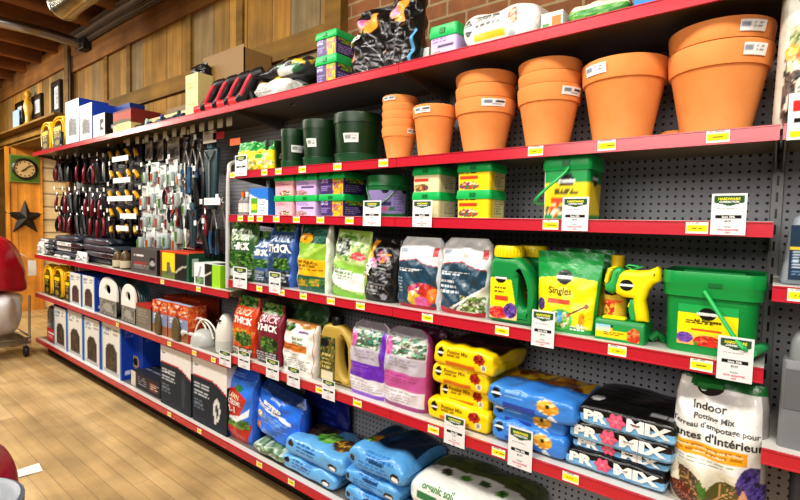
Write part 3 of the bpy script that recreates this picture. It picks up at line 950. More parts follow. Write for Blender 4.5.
# ================================================================== TUBS ON THE THIRD SHELF
def tub(name, label, cat, xc, yc, z, w, d, h, body_ops, side_ops, lid_h, lidcol=c('1cb45c'), base=None, rad=.018, handle=None, group=None, words=(), taper=.93, lidw=1.06):
    t = thing(name, label, cat, (xc, yc, z), group=group)
    hb = h - lid_h * .55
    m = MB(); zs = np.linspace(0, hb, 20)
    secs = [(w * (taper + (1 - taper) * s / hb), d * (taper + (1 - taper) * s / hb), rad, s) for s in zs]
    loft(m, secs, base or c('e8e4dc'), body_ops, side_ops, w, d, 0, hb, 6, 22)
    S = lambda U, V: np.stack([w * (U - .5) * (taper + (1 - taper) * V), -d / 2 * (taper + (1 - taper) * V), hb * V], -1)
    for a in words: text(m, S, a[0], a[1], a[2], a[3], w, hb, a[4], **(a[5] if len(a) > 5 else {}))
    m.build('tub_body', 'plastic', t)
    m = MB(); lw, ld = w * lidw, d * lidw
    loft(m, [(lw * .985, ld * .985, rad, h - lid_h), (lw, ld, rad, h - lid_h + .003), (lw, ld, rad, h - .5 * lid_h), (lw * .985, ld * .985, rad, h - .48 * lid_h), (lw * .98, ld * .98, rad, h - .006), (lw * .96, ld * .96, rad, h), (lw * .86, ld * .86, rad, h), (lw * .84, ld * .84, rad, h - .004)], lidcol, k=5, m=6)
    m.box((-.012, -ld / 2 - .003, h - lid_h * .72), (.012, -ld / 2 + .004, h - lid_h * .3), c('0d7a38'))
    m.build('lid', 'plastic', t, angle=30)
    return t


def tub_ops(col, pic, txt, seed, lowcol=None):
    return [('b', col), ('l', .1, .78, .6, .88, txt, 1, seed), ('l', .1, .55, .85, .74, txt, 2, seed + 1)] + pic


def px_tub(xl, xr, yt, yb, dy, zshelf):
    xc, w, zt = bb(xl, xr, yt, yb, dy)
    return xc, w, zt


ROW3 = []
z3 = Z3
pk = tub_ops(c('f0b4bc'), [('fe', .6, .12, .3, .16, 3, 30, [c('b03038'), c('5a8a3a'), c('f0e0d0'), c('c84850')]), ('r', .1, .62, .55, .68, c('c06070'))], c('a06070'), 11)
li = tub_ops(c('cfb4e4'), [('fe', .3, .12, .28, .16, 5, 30, [c('c85a86'), c('e8a0b8'), c('6a9a5a')]), ('r', .3, .4, .9, .48, c('4a4060'))], c('74609a'), 21)
pu = [('b', c('4a3470')), ('l', .08, .55, .5, .9, c('c8b8e0'), 4, 31), ('l', .08, .1, .5, .45, c('9a86c0'), 3, 32), ('f', .56, .0, .98, .85, 33, 40, [c('f0a020'), c('f8c030'), c('e88018'), c('6a4a9a')]), ('r', .58, .7, .98, .9, c('8a9a30'))]
pus = [('b', c('3d2a60')), ('f', .1, .62, .9, .95, 34, 24, [c('c8b020'), c('6a9a30'), c('4a3470'), c('e0d040')]), ('l', .12, .1, .88, .5, c('a090c8'), 4, 35)]
cols3 = [((273.5, 293), (175, 195.5, 215), .04, pk, [('b', c('e2a0aa'))], 'pink labelled square tub', .1), ((294.5, 316.5), (174, 195, 215.3), .04, li, [('b', c('b79ccc'))], 'lilac labelled square tub', .1),
         ((318.5, 344), (172, 194, 215.7), .04, pu, pus, 'purple and orange labelled tub', .15)]
for (xl, xr), (yt, ymid, yb), dy, ops, sops, nm, dpt in cols3:
    xc, w, zt = bb(xl, xr, yt, yb, dy); zm = at((xl + xr) / 2, ymid, 1, dy)[2]
    h1 = zm - z3; h2 = zt - zm
    w *= .95
    for zz, h, k in ((z3, h1, 'lower'), (zm, h2, 'upper')):
        tub('fertilizer_tub', '%s with green lid, %s of its stack of two' % (nm, k), 'tub', xc, dy + dpt / 2, zz, w, dpt, h, ops, sops, h * .3, rad=.012, group='stacked fertilizer tubs', taper=.96)
# cream and yellow pairs
cr_ = [('b', c('e8dcae')), ('r', .06, .5, .6, .66, c('c83a30')), ('fe', .32, .2, .28, .2, 41, 30, [c('b83a30'), c('7a3a4a'), c('d8c070'), c('4a7a3a')]), ('r', .3, .86, .46, 1, c('15181a')), ('l', .05, .74, .9, .84, c('6a6040'), 1, 4)]
crs = [('b', c('d4c89c')), ('r', .3, .1, .9, .9, c('cfc6a8')), ('l', .35, .15, .85, .85, c('8d8460'), 6, 6)]
ye_ = [('b', c('f4d414')), ('r', .08, .48, .62, .64, c('d04020')), ('fe', .36, .2, .3, .2, 43, 30, [c('d83820'), c('8a3a5a'), c('f0e0a0'), c('3a8a3a')]), ('r', .4, .84, .56, 1, c('15181a')), ('l', .05, .7, .9, .8, c('5a5010'), 1, 7)]
yes = [('b', c('e0c020')), ('r', .25, .08, .92, .92, c('d8d09a')), ('l', .3, .12, .88, .88, c('77703c'), 7, 8)]
for (xl, xr), (yt, ymid, yb), dy, ops, sops, nm, dpt in [((411.5, 440), (167, 192, 217.6), .035, cr_, crs, 'cream labelled tub', .13), ((456, 491), (163.5, 190, 217.8), .03, ye_, yes, 'bright yellow labelled tub', .13)]:
    xc, w, zt = bb(xl, xr, yt, yb, dy); zm = at((xl + xr) / 2, ymid, 1, dy)[2]
    for zz, h, k in ((z3, zm - z3, 'lower'), (zm, zt - zm, 'upper')):
        tub('fertilizer_tub', '%s with green lid, %s of its stack of two' % (nm, k), 'tub', xc, dy + dpt / 2, zz, w * .95, dpt, h, ops, sops, h * .32, rad=.012, group='stacked fertilizer tubs', taper=.97)

# round green bucket with a lilac label
x, y, R_ = round_at(366.5, 410, 195, .04)
H = at(388, 174, 1, y - R_)[2] - Z3
t = thing('round_bucket', 'round dark green bucket with a lilac label, behind a sale tag', 'bucket', (x, y, Z3))
m = MB(); m.lathe([(.001, 0), (R_ * .88, 0), (R_ * .9, .005), (R_ * .965, H * .76), (R_ * .97, H * .78)], c('1f6a38'), 40, close=False); m.build('bucket_body', 'plastic', t)
m = MB(); m.lathe([(R_ * .97, H * .74), (R_, H * .75), (R_, H * .95), (R_ * .985, H), (R_ * .9, H), (R_ * .88, H * .97), (.001, H * .97)], c('1f6f3a'), 40, close=False); m.build('lid', 'plastic', t)
base = math.atan2(CP[1] - y, CP[0] - x) - .15
Sl = lambda U, V: np.stack([(R_ * (.905 + .055 * V) + .001) * np.cos(base + 2.3 * (U - .5)), (R_ * (.905 + .055 * V) + .001) * np.sin(base + 2.3 * (U - .5)), H * (.08 + .56 * V)], -1)
m = MB(); sheet(m, Sl, [('b', c('8d7fae')), ('e', .5, .98, .09, .12, c('16181c')), ('e', .95, .98, .09, .12, c('16181c')), ('r', .36, .34, .62, .52, c('3c3460')), ('e', .5, .2, .07, .1, c('c05a80')), ('fe', .64, .2, .06, .1, 3, 9, [c('3f7d4d'), c('2a5a3a')]),
                          ('l', .68, .1, .98, .75, c('5d5282'), 6, 2)], 40, 20)
m.build('label', 'paper', t)
m = MB(); m.tube([(x_ * R_ * 1.015, y_ * R_ * 1.015, z_) for x_, y_, z_ in [(math.cos(base - 1.35 + .25 * k), math.sin(base - 1.35 + .25 * k), H * .8 - H * .5 * math.sin(k / 8 * PI) * (k < 9)) for k in range(9)]], .003, c('2b7a48'), 6)
m.build('handle', 'plastic', t)

# yellow tub with a carrying handle
xc, w, zt = bb(541.5, 591, 156, 217.5, .035); h = zt - Z3
dpt = .14; w *= .94
bo = [('b', c('f4d818')), ('r', 0, .68, 1, 1, MGREEN), ('r', 0, 0, 1, .08, MGREEN), ('logo', .52, .7, .17, .115), ('r', .2, .3, .5, .37, c('d84a20')), ('l', .25, .44, .85, .55, c('5a5410'), 2, 5),
      ('fe', .3, .16, .24, .11, 7, 30, [c('5a5a62'), c('e8a030'), c('d84020'), c('e8e0c8')])]
so = [('b', c('eacd1c')), ('r', 0, .68, 1, 1, MGREEN), ('r', 0, 0, 1, .08, MGREEN), ('logo', .45, .72, .22, .1), ('l', .1, .14, .8, .62, c('8a8230'), 9, 6)]
t = tub('fertilizer_tub', 'tall yellow tub with green lid and swing handle, alone on its shelf', 'tub', xc, .035 + dpt / 2, Z3, w, dpt, h, bo, so, h * .22, rad=.014, taper=.97,
        words=[('Miracle-Gro', .52, .705, .009, c('f4f4f4'), dict(wmax=.05))])
m = MB(); hx = -w / 2
m.tube(smooth_path([(w * .08, -dpt * .54, h * .84), (w * .0, -dpt * .62, h * .72), (-w * .25, -dpt * .85, h * .5), (-w * .48, -dpt * .95, h * .3), (-w * .56, -dpt * .6, h * .24), (-w * .58, dpt * .2, h * .32), (-w * .54, dpt * .4, h * .7)], 6), .0045, c('1fae58'), 8)
m.build('handle', 'plastic', t)

# small blue white and green carton and the little bottles beside it
xc, w, zt = bb(249.5, 268, 188, 213.5, .03); h = zt - Z3
m = MB(); carton(m, w, h, .06, [('b', c('e8ecf0')), ('W', [(0, .8), (.5, .6), (1, .55)], c('2a78d0')), ('r', .06, .05, .46, .62, c('5aa02c')), ('r', .1, .2, .42, .42, c('e8d420')), ('l', .55, .1, .95, .5, c('8090a8'), 4, 3)],
                 [('b', c('2568b8'))], [('b', c('2a78d0'))])
tag(m.build('seed_carton', 'card', loc=(xc, .06, Z3)), 'small blue, white and green carton at the left end of the tub shelf', 'box')
for i, (px, lab_) in enumerate(((243, 'small clear bottle nearest the rod, on the tub shelf'), (273 - 5, 'small clear bottle behind the blue and white carton'), (247.5, 'small clear bottle between the first bottle and the carton'))):
    p = at(px, 205, 1, .05 if i != 1 else .14); hh = .13 if i != 1 else .2
    t = thing('spray_bottle', lab_, 'bottle', (p[0], p[1], Z3), group='little bottles on the tub shelf')
    m = MB(); m.lathe([(.001, 0), (.022, 0), (.024, .004), (.024, hh * .6), (.01, hh * .72), (.009, hh * .8)], c('8a8684'), 16, close=False); m.build('bottle_body', 'plastic', t)
    m = MB(); m.lathe([(.025, hh * .12), (.025, hh * .5)], c('d8d0cc'), 16, close=False); m.build('label', 'paper', t)
    m = MB(); m.lathe([(.011, hh * .78), (.012, hh), (.001, hh)], c('e8e6e0') if i else c('d86a30'), 12, close=False); m.build('cap', 'plastic', t)
# ================================================================== SHELF OF SEED BAGS, PLANT FOOD AND THE BIG BUCKET
LEAF = [c('26561f'), c('477d2e'), c('183c18'), c('76a04e'), c('346828'), c('1f421a')]
LEAFP = [c('b8d88a'), c('8cbc5a'), c('dfe8c8'), c('6a9a48'), c('c8dca0')]
FLOW = [c('d84a6a'), c('e88030'), c('f0e8e0'), c('c04a9a'), c('e8b030'), c('7a3a8a'), c('d83a30')]


def std_bag(name, label, cat, xl, xr, yt, yb, dy, zs, depth, ops, seed, side=None, words=(), res=(40, 50), dtop=None, mat='film', group=None, rz=0.0, lean=0.0, back=None, ws=1.0, **kw):
    xc, w, _ = bb(xl, xr, yt, yb, dy + depth * kw.pop('mid', .42))
    zt = bb(xl, xr, yt, yb, dy, depth / 2 if dtop is None else dtop)[2]
    w *= ws
    h = zt - zs
    m = MB(); S = bag(m, w, h, depth, ops, seed, res, side=side, back=back, **kw)
    for a in words: text(m, S, a[0], a[1], a[2], a[3] * h, w, h, a[4], **(a[5] if len(a) > 5 else {}))
    if lean: m.xform(roty(lean))
    o = m.build(name, mat, loc=(xc, dy + depth / 2, zs), angle=180)
    if rz: o.rotation_euler = (0, 0, rz)
    return tag(o, label, cat, group)


GUS = [(0, .9), (.08, 1), (.4, 1), (.68, .85), (.8, .4), (.87, .1), (1, .06)]
qg = [('b', c('466c3e')), ('f', 0, .0, 1, 1, 1, 90, LEAF), ('f', 0, .84, 1, 1, 7, 70, LEAF), ('r', .0, .48, 1, .82, c('3a6038')), ('f', .04, .3, .96, .48, 2, 60, LEAF), ('r', 0, 0, 1, .22, c('34503a')), ('r', .05, .06, .6, .18, c('d8e0d8')), ('l', .1, .03, .9, .2, c('c8d0c4'), 3, 4)]
qb = [('b', c('3f5f92')), ('f', 0, .84, 1, 1, 8, 70, LEAF), ('r', 0, .52, 1, .84, c('4a6c9c')), ('f', .02, .3, .98, .46, 3, 60, LEAF), ('r', 0, 0, 1, .24, c('24344a')), ('r', .1, .18, .8, .24, c('8a8f98')), ('l', .1, .03, .9, .16, c('b8c4d4'), 3, 5)]
qd = [('b', c('27456e')), ('f', 0, .84, 1, 1, 9, 70, LEAF), ('r', 0, .5, 1, .84, c('2c4e7c')), ('f', .3, .25, .98, .44, 4, 60, LEAF), ('r', 0, 0, 1, .24, c('1c2630')), ('l', .1, .04, .95, .2, c('c4ccd4'), 3, 6)]
std_bag('grass_seed_bag', 'green grass seed bag at the left end of the row, behind a sale tag', 'bag', 231, 259, 222, 284, .03, Z4, .09, qg, 51, side=c('4a6a3c'), prof=GUS, n=4,
        words=[('QUICK', .5, .74, .105, c('cfe0b8'), dict(shear=.2, bold=.03, squeeze=1.15, wmax=.21)), ('THICK', .5, .59, .115, WHITE, dict(bold=.06, shear=.1, squeeze=1.2, wmax=.23))], group='grass seed bags')
std_bag('grass_seed_bag', 'mid blue grass seed bag squeezed between the green and navy ones', 'bag', 252, 275, 231, 289, .045, Z4, .09, qb, 52, side=c('35568c'), prof=GUS, n=4,
        words=[('QUICK', .5, .74, .105, c('c8d8ec'), dict(shear=.2, bold=.03, squeeze=1.15, wmax=.21)), ('THICK', .5, .59, .115, WHITE, dict(bold=.06, shear=.1, squeeze=1.2, wmax=.23))], group='grass seed bags')
std_bag('grass_seed_bag', 'navy grass seed bag with a blue side, second sale tag in front', 'bag', 272, 297.5, 222, 291, .035, Z4, .1, qd, 53, side=c('3a62ac'), prof=GUS, n=5, sidew=.92,
        words=[('QUICK', .5, .74, .105, c('b8c8dc'), dict(shear=.2, bold=.03, squeeze=1.15, wmax=.21)), ('THICK', .5, .59, .115, WHITE, dict(bold=.06, shear=.1, squeeze=1.2, wmax=.23))], group='grass seed bags')
lw = [('b', c('1f5a48')), ('f', 0, .72, 1, 1, 11, 80, [c('1c4a44'), c('2a6a5a'), c('173a38'), c('3a7a5c')]), ('e', .28, .8, .24, .075, c('f0a818')), ('r', 0, .48, 1, .72, c('8cb83c')), ('p', [(0, .5), (.9, .72), (1, .72), (.3, .48)], c('b4d468')),
      ('r', .02, .24, .98, .48, c('f2bc1c')), ('l', .08, .28, .92, .45, c('8a6a10'), 3, 9), ('f', .05, .08, .95, .2, 12, 30, [c('c8a030'), c('1f5a48'), c('5a8a3a')])]
std_bag('lawn_food_bag', 'dark green lawn food bag with an orange yellow band and white side', 'bag', 302, 333, 225, 294, .03, Z4, .1, lw, 54, side=c('dfe6da'), n=5, prof=[(0, .9), (.08, 1), (.5, 1), (.8, .8), (.95, .5), (1, .3)], sidew=.93,
        words=[('27', .28, .8, .05, c('5a3a08'), dict(bold=.04)), ('LAWN FOOD', .52, .42, .035, c('7a5808'), dict(wmax=.13))])
lm = [('b', c('b6cf84')), ('f', 0, .55, 1, 1, 13, 90, LEAFP), ('f', .06, .62, .5, .86, 14, 50, [c('4a5a4a'), c('8a9a8a'), c('2a3a2a'), c('c8d0c0')]), ('fe', .76, .62, .2, .06, 15, 10, [c('d84a50'), c('e8a0a0')]), ('r', 0, .12, 1, .5, c('eef2e8')), ('p', [(0, .44), (1, .36), (1, .5), (0, .52)], c('8fbf4a')), ('W', [(0, .98), (.4, .96), (1, .9)], c('8fae4a')),
      ('l', .08, .22, .7, .42, c('6a9a70'), 4, 12), ('w', [(0, .2), (.4, .12), (1, .06)], c('7ab83c'))]
std_bag('potting_mix_bag', 'lime green bag with a white label leaning beside the black bag', 'bag', 335, 370, 230, 300, .03, Z4, .1, lm, 55, side=c('a9c56a'), n=3.4, lean=.04, words=[('organic', .45, .9, .05, c('4a7a2a'), dict(wmax=.1))])
bl = [('b', c('161618')), ('fe', .6, .72, .22, .1, 16, 16, [c('c85a9a'), c('e0a0c0'), c('e8a040'), c('3a2a3a')]), ('fe', .3, .6, .14, .08, 17, 10, [c('d070b0'), c('e0b0d0')]), ('p', [(.02, .62), (.14, .95), (.3, .95), (.22, .62)], c('f0a040')), ('fe', .06, .36, .08, .07, 18, 8, [c('e89060'), c('e0b090')]),
      ('f', .22, .32, .9, .5, 19, 40, [c('161618'), c('26282c'), c('8a8c90'), c('161618')]), ('l', .15, .08, .85, .3, c('8a8a8e'), 4, 13), ('l', .3, .5, .9, .6, c('a8a8ac'), 2, 14), ('e', .72, .1, .09, .05, c('8a8a94'))]
std_bag('soil_bag', 'glossy black soil bag with orange and pink flowers, leaning between lime and white bags', 'bag', 367, 398, 238, 306, .035, Z4, .11, bl, 56, side=c('161618'), n=3, lean=.07, wrk=.005,
        words=[('MIX', .2, .52, .1, WHITE, dict(rot=1.25, bold=.05, eps=.008))])
m_ = [('b', c('e9ebec')), ('w', [(0, .64), (.25, .68), (.5, .7), (.75, .63), (1, .6)], c('a02838')), ('w', [(0, .625), (.25, .665), (.5, .685), (.75, .615), (1, .585)], c('24485e')), ('r', .1, .78, .26, .84, c('8a98a8')), ('r', .86, .74, .98, .86, c('c83a40')), ('l', .08, .5, .7, .56, c('d8e0e4'), 2, 15)]
mA = m_ + [('l', .06, .2, .26, .42, c('9ab0bc'), 5, 16), ('fe', .66, .2, .32, .17, 20, 40, FLOW), ('fe', .76, .27, .14, .09, 21, 6, [c('c83a28'), c('a82a20')]), ('fe', .48, .15, .14, .1, 22, 5, [c('f0ece4'), c('e8c040')]), ('fe', .9, .2, .12, .1, 23, 5, [c('f08a20'), c('e87010')]), ('fe', .66, .1, .15, .075, 23, 5, [c('e070a8'), c('d85a98')]), ('w', [(0, .05), (1, .05)], c('a02030'))]
mB = m_ + [('l', .08, .24, .5, .44, c('c8d4da'), 3, 17), ('p', [(.3, 0), (1, .42), (1, 0)], c('d8d8c0')), ('f', .5, .06, 1, .26, 24, 60, [c('5a7a3a'), c('8a8a6a'), c('3a4a2a'), c('d8d8c8'), c('8fae5a')]), ('w', [(0, .09), (.5, .05), (1, .06)], c('b02430')), ('p', [(.3, .08), (.34, .06), (1, .4), (1, .43)], c('e8e8e0'))]
std_bag('white_soil_bag', 'white and navy soil bag with mixed flowers, beside the black bag', 'bag', 401, 443.5, 237, 312, .03, Z4, .12, mA, 57, n=3, side=c('d8dadc'), res=(80, 90), prof=[(0, .8), (.1, 1), (.6, 1), (.82, .75), (.94, .3), (1, .1)], wprof=[(0, .97), (.05, 1), (.8, 1), (.93, .96), (1, .8)], words=[('premium', .5, .55, .035, WHITE, dict(wmax=.12))])
std_bag('white_soil_bag', 'white and navy soil bag with a green garden corner, beside the yellow capped bottle', 'bag', 443, 493, 238, 316, .035, Z4, .12, mB, 58, n=3, side=c('d8dadc'), res=(80, 90), prof=[(0, .8), (.1, 1), (.6, 1), (.82, .75), (.94, .3), (1, .1)], wprof=[(0, .97), (.05, 1), (.78, 1), (.92, .95), (1, .75)])

# ---- green plant food bottles with yellow caps
def green_bottle(label, xl, xr, yt, yb, dy, dtop=.05):
    xc, w, zt = bb(xl, xr, yt, yb, dy + .03, .0); h = zt - Z4
    t = thing('plant_food_bottle', label, 'bottle', (xc, dy + .045, Z4), group='green bottles with yellow caps')
    X = lambda p: (p - .5) * w
    out = [(X(.02), .03 * h), (X(.06), 0), (X(.9), 0), (X(.97), .03 * h)] + [(X(1.0), .25 * h), (X(.99), .48 * h), (X(.92), .62 * h), (X(.8), .76 * h), (X(.66), .845 * h), (X(.6), .86 * h), (X(.08), .86 * h), (X(.01), .78 * h), (X(0), .5 * h)]
    hole = [(X(.62) + X(.115) * 0 + w * .12 * math.cos(a) * (1 if math.cos(a) > 0 else .8), .43 * h + .21 * h * math.sin(a)) for a in np.linspace(0, 2 * PI, 24, endpoint=False)]
    hole = [(x_ + w * .12 + (z_ - .43 * h) * -.12, z_) for x_, z_ in hole]
    m = MB(); profile(m, out, [hole], .085, .022, c('148843'), bres=4); m.build('bottle_body', 'plastic', t, angle=50)
    m = MB(); cx = X(.33); m.lathe([(w * .3, .85 * h), (w * .31, .86 * h), (w * .31, .97 * h), (w * .29, h), (.001, h)], MYEL, 28, cx, 0, 1, .85, close=False)
    for k in range(28):
        a = 2 * PI * k / 28; m.box((cx + w * .308 * math.cos(a) - .0012, w * .262 * math.sin(a) - .0012, .87 * h), (cx + w * .308 * math.cos(a) + .0012, w * .262 * math.sin(a) + .0012, .96 * h), c('e4c00c'))
    m.build('cap', 'plastic', t)
    m = MB(); S = flat(X(.05), X(.66), .05 * h, .6 * h, -.0435)
    sheet(m, S, [('b', MYEL), ('p', [(.74, 1), (1.01, 1), (1.01, .0), (.95, .0), (.92, .4)], c('148843')), ('W', [(0, .97), (1, .93)], c('148843')), ('logo', .38, .97, .2, .13), ('r', .18, .42, .66, .54, c('d84a28')), ('l', .15, .58, .7, .76, c('6a5a10'), 2, 3),
                  ('r', 0, 0, 1, .3, c('e8c880')), ('fe', .32, .14, .34, .15, 25, 24, [c('d83a30'), c('e86a50'), c('c82a3a')]), ('fe', .76, .22, .24, .18, 26, 24, [c('5a3a8a'), c('7a5ab0'), c('4a2a6a')])], 44, 44)
    text(m, S, 'Miracle-Gro', .38, .97, .007, X(.66) - X(.05), .55 * h, WHITE, wmax=.045)
    m.build('label', 'paper', t)


green_bottle('green plant food bottle with yellow cap, standing at the front beside the pouch', 492, 537.5, 246, 324, .03)
green_bottle('second green bottle with yellow cap, half hidden behind the front one', 516, 561, 246, 322, .14)

# ---- the green and yellow pouches
sg = [('b', MYEL), ('W', [(0, .65), (.5, .7), (1, .66)], c('1c9446')), ('r', 0, .93, 1, 1, c('1c9444')), ('r', 0, 0, .03, 1, c('1c9446')), ('r', .965, 0, 1, 1, c('1c9446')), ('r', 0, .855, 1, .862, c('157a38')), ('logo', .46, .685, .125, .092),
      ('r', .22, .345, .58, .405, c('e0583a')), ('l', .36, .44, .62, .47, c('4a4410'), 1, 3), ('w', [(0, .1), (.5, .1), (1, .06)], c('2a9a48')), ('e', .46, .16, .2, .13, c('58b858')), ('fe', .44, .16, .17, .11, 27, 20, [c('6aa83c'), c('e8e0c0'), c('3a8a3a'), c('a8c878')]), ('fe', .44, .19, .05, .07, 28, 4, [c('4a9ad8'), c('7ab8e8')]),
      ('fe', .1, .32, .07, .08, 29, 12, [c('6a4a8a'), c('4a3a7a')]), ('p', [(.56, .23), (.84, .36), (.85, .34), (.57, .21)], c('5a3a28')), ('fe', .85, .35, .035, .03, 4, 4, [c('8a2a1a')]), ('fe', .58, .22, .03, .025, 5, 4, [c('c83a20')]), ('fe', .8, .18, .05, .09, 6, 8, [c('e8b020'), c('d89018')]), ('l', .62, .03, .95, .1, WHITE, 2, 8)]
std_bag('plant_food_pouch', 'upright green and yellow zip pouch reading Singles', 'pouch', 536, 602, 252, 337, .03, Z4, .085, sg, 60, n=3, res=(90, 100), dtop=.03, prof=[(0, .9), (.12, 1), (.3, .92), (.6, .6), (.8, .22), (.86, .1), (1, .05)], wprof=[(0, .86), (.5, .93), (1, 1)], wrk=.0015, side=c('1f9a48'), sidew=.985,
        words=[('Singles', .41, .515, .085, c('3d3a14'), dict(bold=.01)), ('Miracle-Gro', .46, .687, .03, c('f4f4f0'), dict(wmax=.045, bold=.03)), ('24', .78, .1, .06, WHITE, dict(bold=.03))])
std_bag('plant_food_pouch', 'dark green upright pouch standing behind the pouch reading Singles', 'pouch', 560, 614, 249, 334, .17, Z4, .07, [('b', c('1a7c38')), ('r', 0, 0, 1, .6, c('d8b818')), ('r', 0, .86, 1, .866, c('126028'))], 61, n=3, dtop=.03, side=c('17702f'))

# ---- the hose end feeder: box, bottle and spray gun
xc, w, zt = bb(594, 645, 318, 349, .025); h = zt - Z4
t = thing('feeder_kit', 'green and yellow spray feeder gun with bottle, mounted on its green display base', 'garden sprayer', (xc, .025, Z4))
m = MB(); dB = .12
loft(m, [(w, dB, .008, 0), (w, dB, .008, h * .72), (w * .97, dB * .94, .008, h * .86), (w * .96, dB * .9, .008, h * .88)], c('1e8a46'), k=4, m=8); m.xform(rotz(0, (0, dB / 2, 0)))
m.tube([(w * .5, dB * .6, h * .1), (w * .62, dB * .7, h * .35), (w * .72, dB * .75, h * .2), (w * .76, dB * .78, .004)], .012, c('1a7a3c'), 8)
m.build('display_base', 'plastic', t)
m = MB(); S = flat(-w * .47, w * .4, h * .06, h * .66, -.0012)
sheet(m, S, [('b', c('f0d018')), ('g', 0, .5, .35, 1, c('f0e0a0'), c('88c8e8')), ('r', 0, .0, 1, .12, c('2a9a48')), ('e', .42, .95, .08, .18, c('15181a')), ('r', .4, .62, 1, 1, c('2a9a48')), ('fe', .88, .4, .16, .55, 30, 20, [c('e0502a'), c('c83a20'), c('e88a50')]), ('l', .2, .2, .75, .5, c('6a5a10'), 2, 3)], 40, 16)
m.build('front_label', 'paper', t)
m = MB(); m.box((-w * .36, .004, h * .88), (w * .1, .04, h * 1.0), MYEL); m.build('yellow_bar', 'plastic', t, bevel=.006)
bx = -w * .2
m = MB(); bh = at(612, 283, 1, .09)[2] - Z4
m.lathe([(.03, h * .85), (.034, h * .9), (.034, bh - .02), (.028, bh), (.016, bh + .012), (.016, bh + .05), (.02, bh + .055), (.02, bh + .09), (.001, bh + .09)], c('d8bc28'), 24, bx, .07, close=False)
m.build('feeder_bottle', 'plastic', t)
m = MB(); bs = lambda U, V: np.stack([bx + .0352 * np.sin((U - .5) * 2.4), .07 - .0352 * np.cos((U - .5) * 2.4), h * .95 + (bh - h * .95 - .02) * V], -1)
sheet(m, bs, [('b', c('c8a838')), ('fe', .3, .3, .3, .35, 31, 20, [c('c8382a'), c('e8c040'), c('a82a20')]), ('e', .3, .9, .3, .1, c('15181a')), ('r', .1, .55, .8, .65, c('d85a38'))], 20, 24); m.build('bottle_label', 'paper', t)
# gun: outline measured on the plane of its middle
gy = .055
def gp(px, py):
    q = at(px, py, 1, gy); return (q[0] - xc, q[2] - Z4)
gun = [gp(*q) for q in ((617, 293), (614, 284), (619, 272), (630, 269.5), (640, 270.5), (650, 270), (658, 266.5), (661, 269), (661.5, 281), (655, 284), (650, 290), (646, 300), (648, 312), (649, 322), (636.5, 321), (635, 308), (634, 298), (625, 297))]
m = MB(); profile(m, gun, [], .05, .016, MYEL, y=gy - .025, bres=4); m.build('gun_body', 'plastic', t, angle=60)
m = MB(); profile(m, [gp(*q) for q in ((607, 290), (606, 284), (612, 279), (614, 270), (620, 266.5), (625, 270), (622, 280), (619, 289), (614, 293.5))], [], .05, .014, c('2aa452'), y=gy - .027, bres=3); m.build('gun_collar', 'plastic', t, angle=60)
m = MB(); profile(m, [gp(*q) for q in ((606, 284), (606.5, 275), (609, 268), (614, 266), (619, 266.5), (614, 271), (611, 279), (609, 285))], [], .045, .012, c('ecd01c'), y=gy - .027, bres=3); m.build('nozzle', 'plastic', t, angle=60)
m = MB(); profile(m, [gp(*q) for q in ((626, 267), (628, 264), (638, 265.5), (640, 268.5), (632, 270.5))], [[gp(*q) for q in ((630, 267), (637, 267.6), (633, 269))]], .02, .004, c('2aa452'), y=gy - .02); m.build('dial', 'plastic', t, angle=60)
m = MB(); profile(m, [gp(*q) for q in ((630.5, 299), (635.5, 299), (637, 321), (631, 320), (629, 310))], [], .028, .006, c('2aa452'), y=gy - .025); m.build('grip_insert', 'plastic', t, angle=60)
m = MB(); profile(m, [gp(*q) for q in ((629, 302), (627, 307), (629.5, 308), (631.5, 302))], [], .016, .004, c('e0c418'), y=gy - .02); m.build('trigger', 'plastic', t, angle=60)
q = gp(628.5, 284.5)
m = MB(); Sg = lambda U, V: np.stack([q[0] + .019 * (2 * U - 1) * np.sqrt(np.clip(1 - (2 * V - 1) ** 2, .0, 1)), gy - .0512 + 0 * U, q[1] + .017 * (2 * V - 1)], -1)
sheet(m, Sg, [('b', c('141816')), ('r', 0, .4, 1, .6, c('e8ece8'))], 16, 20); m.build('badge', 'paper', t)

# ---- the big green bucket
xc, w, zt = bb(663, 761, 273, 352, .035); h = zt - Z4
d = .20
bw = (at(761, 330, 1, .035)[0] - at(665, 330, 1, .035)[0]) * .985
t = thing('big_bucket', 'big green square bucket with lid and swing handle, at the right end of its shelf', 'bucket', (xc, .035 + d / 2, Z4))
m = MB(); hb = h * .86
loft(m, [(bw * 1.03 * (.94 + .06 * s), d * (.94 + .06 * s), .035, hb * s) for s in np.linspace(0, 1, 8)], c('10883f'), k=8, m=8)
m.build('bucket_body', 'plastic', t)
lw_ = (at(769, 285, 1, .035)[0] - at(660.5, 285, 1, .035)[0]) * .97
m = MB(); loft(m, [(lw_ * .97, d * 1.04, .04, h * .69), (lw_ * .98, d * 1.06, .04, h * .695), (lw_, d * 1.09, .042, h * .83), (lw_ * 1.01, d * 1.1, .042, h * .84), (lw_ * 1.01, d * 1.1, .042, h * .975), (lw_ * 1.0, d * 1.09, .042, h), (lw_ * .97, d * 1.05, .04, h), (lw_ * .95, d * 1.02, .04, h * .98), (lw_ * .9, d * .95, .03, h * .975)], c('139448'), k=8, m=8)
m.tube([(-lw_ * .3, -d * .2, h * .985), (lw_ * .3, -d * .2, h * .985)], .006, c('139448'), 6)
m.box((-.016 + .01, -d * .56, h * .83), (.016 + .01, -d * .53, h * .88), c('0b6a30')); m.build('lid', 'plastic', t, angle=30)
X = lambda px, py: at(px, py, 1, .035)[0] - xc
Sb = flat(X(677, 330), X(738, 330), h * .10, h * .60, 0)
def Sb2(U, V): P = Sb(U, V); s = P[..., 2] / hb; P[..., 1] = -d / 2 * (.94 + .06 * s) - .0015; return P
m = MB(); LW = X(738, 330) - X(677, 330)
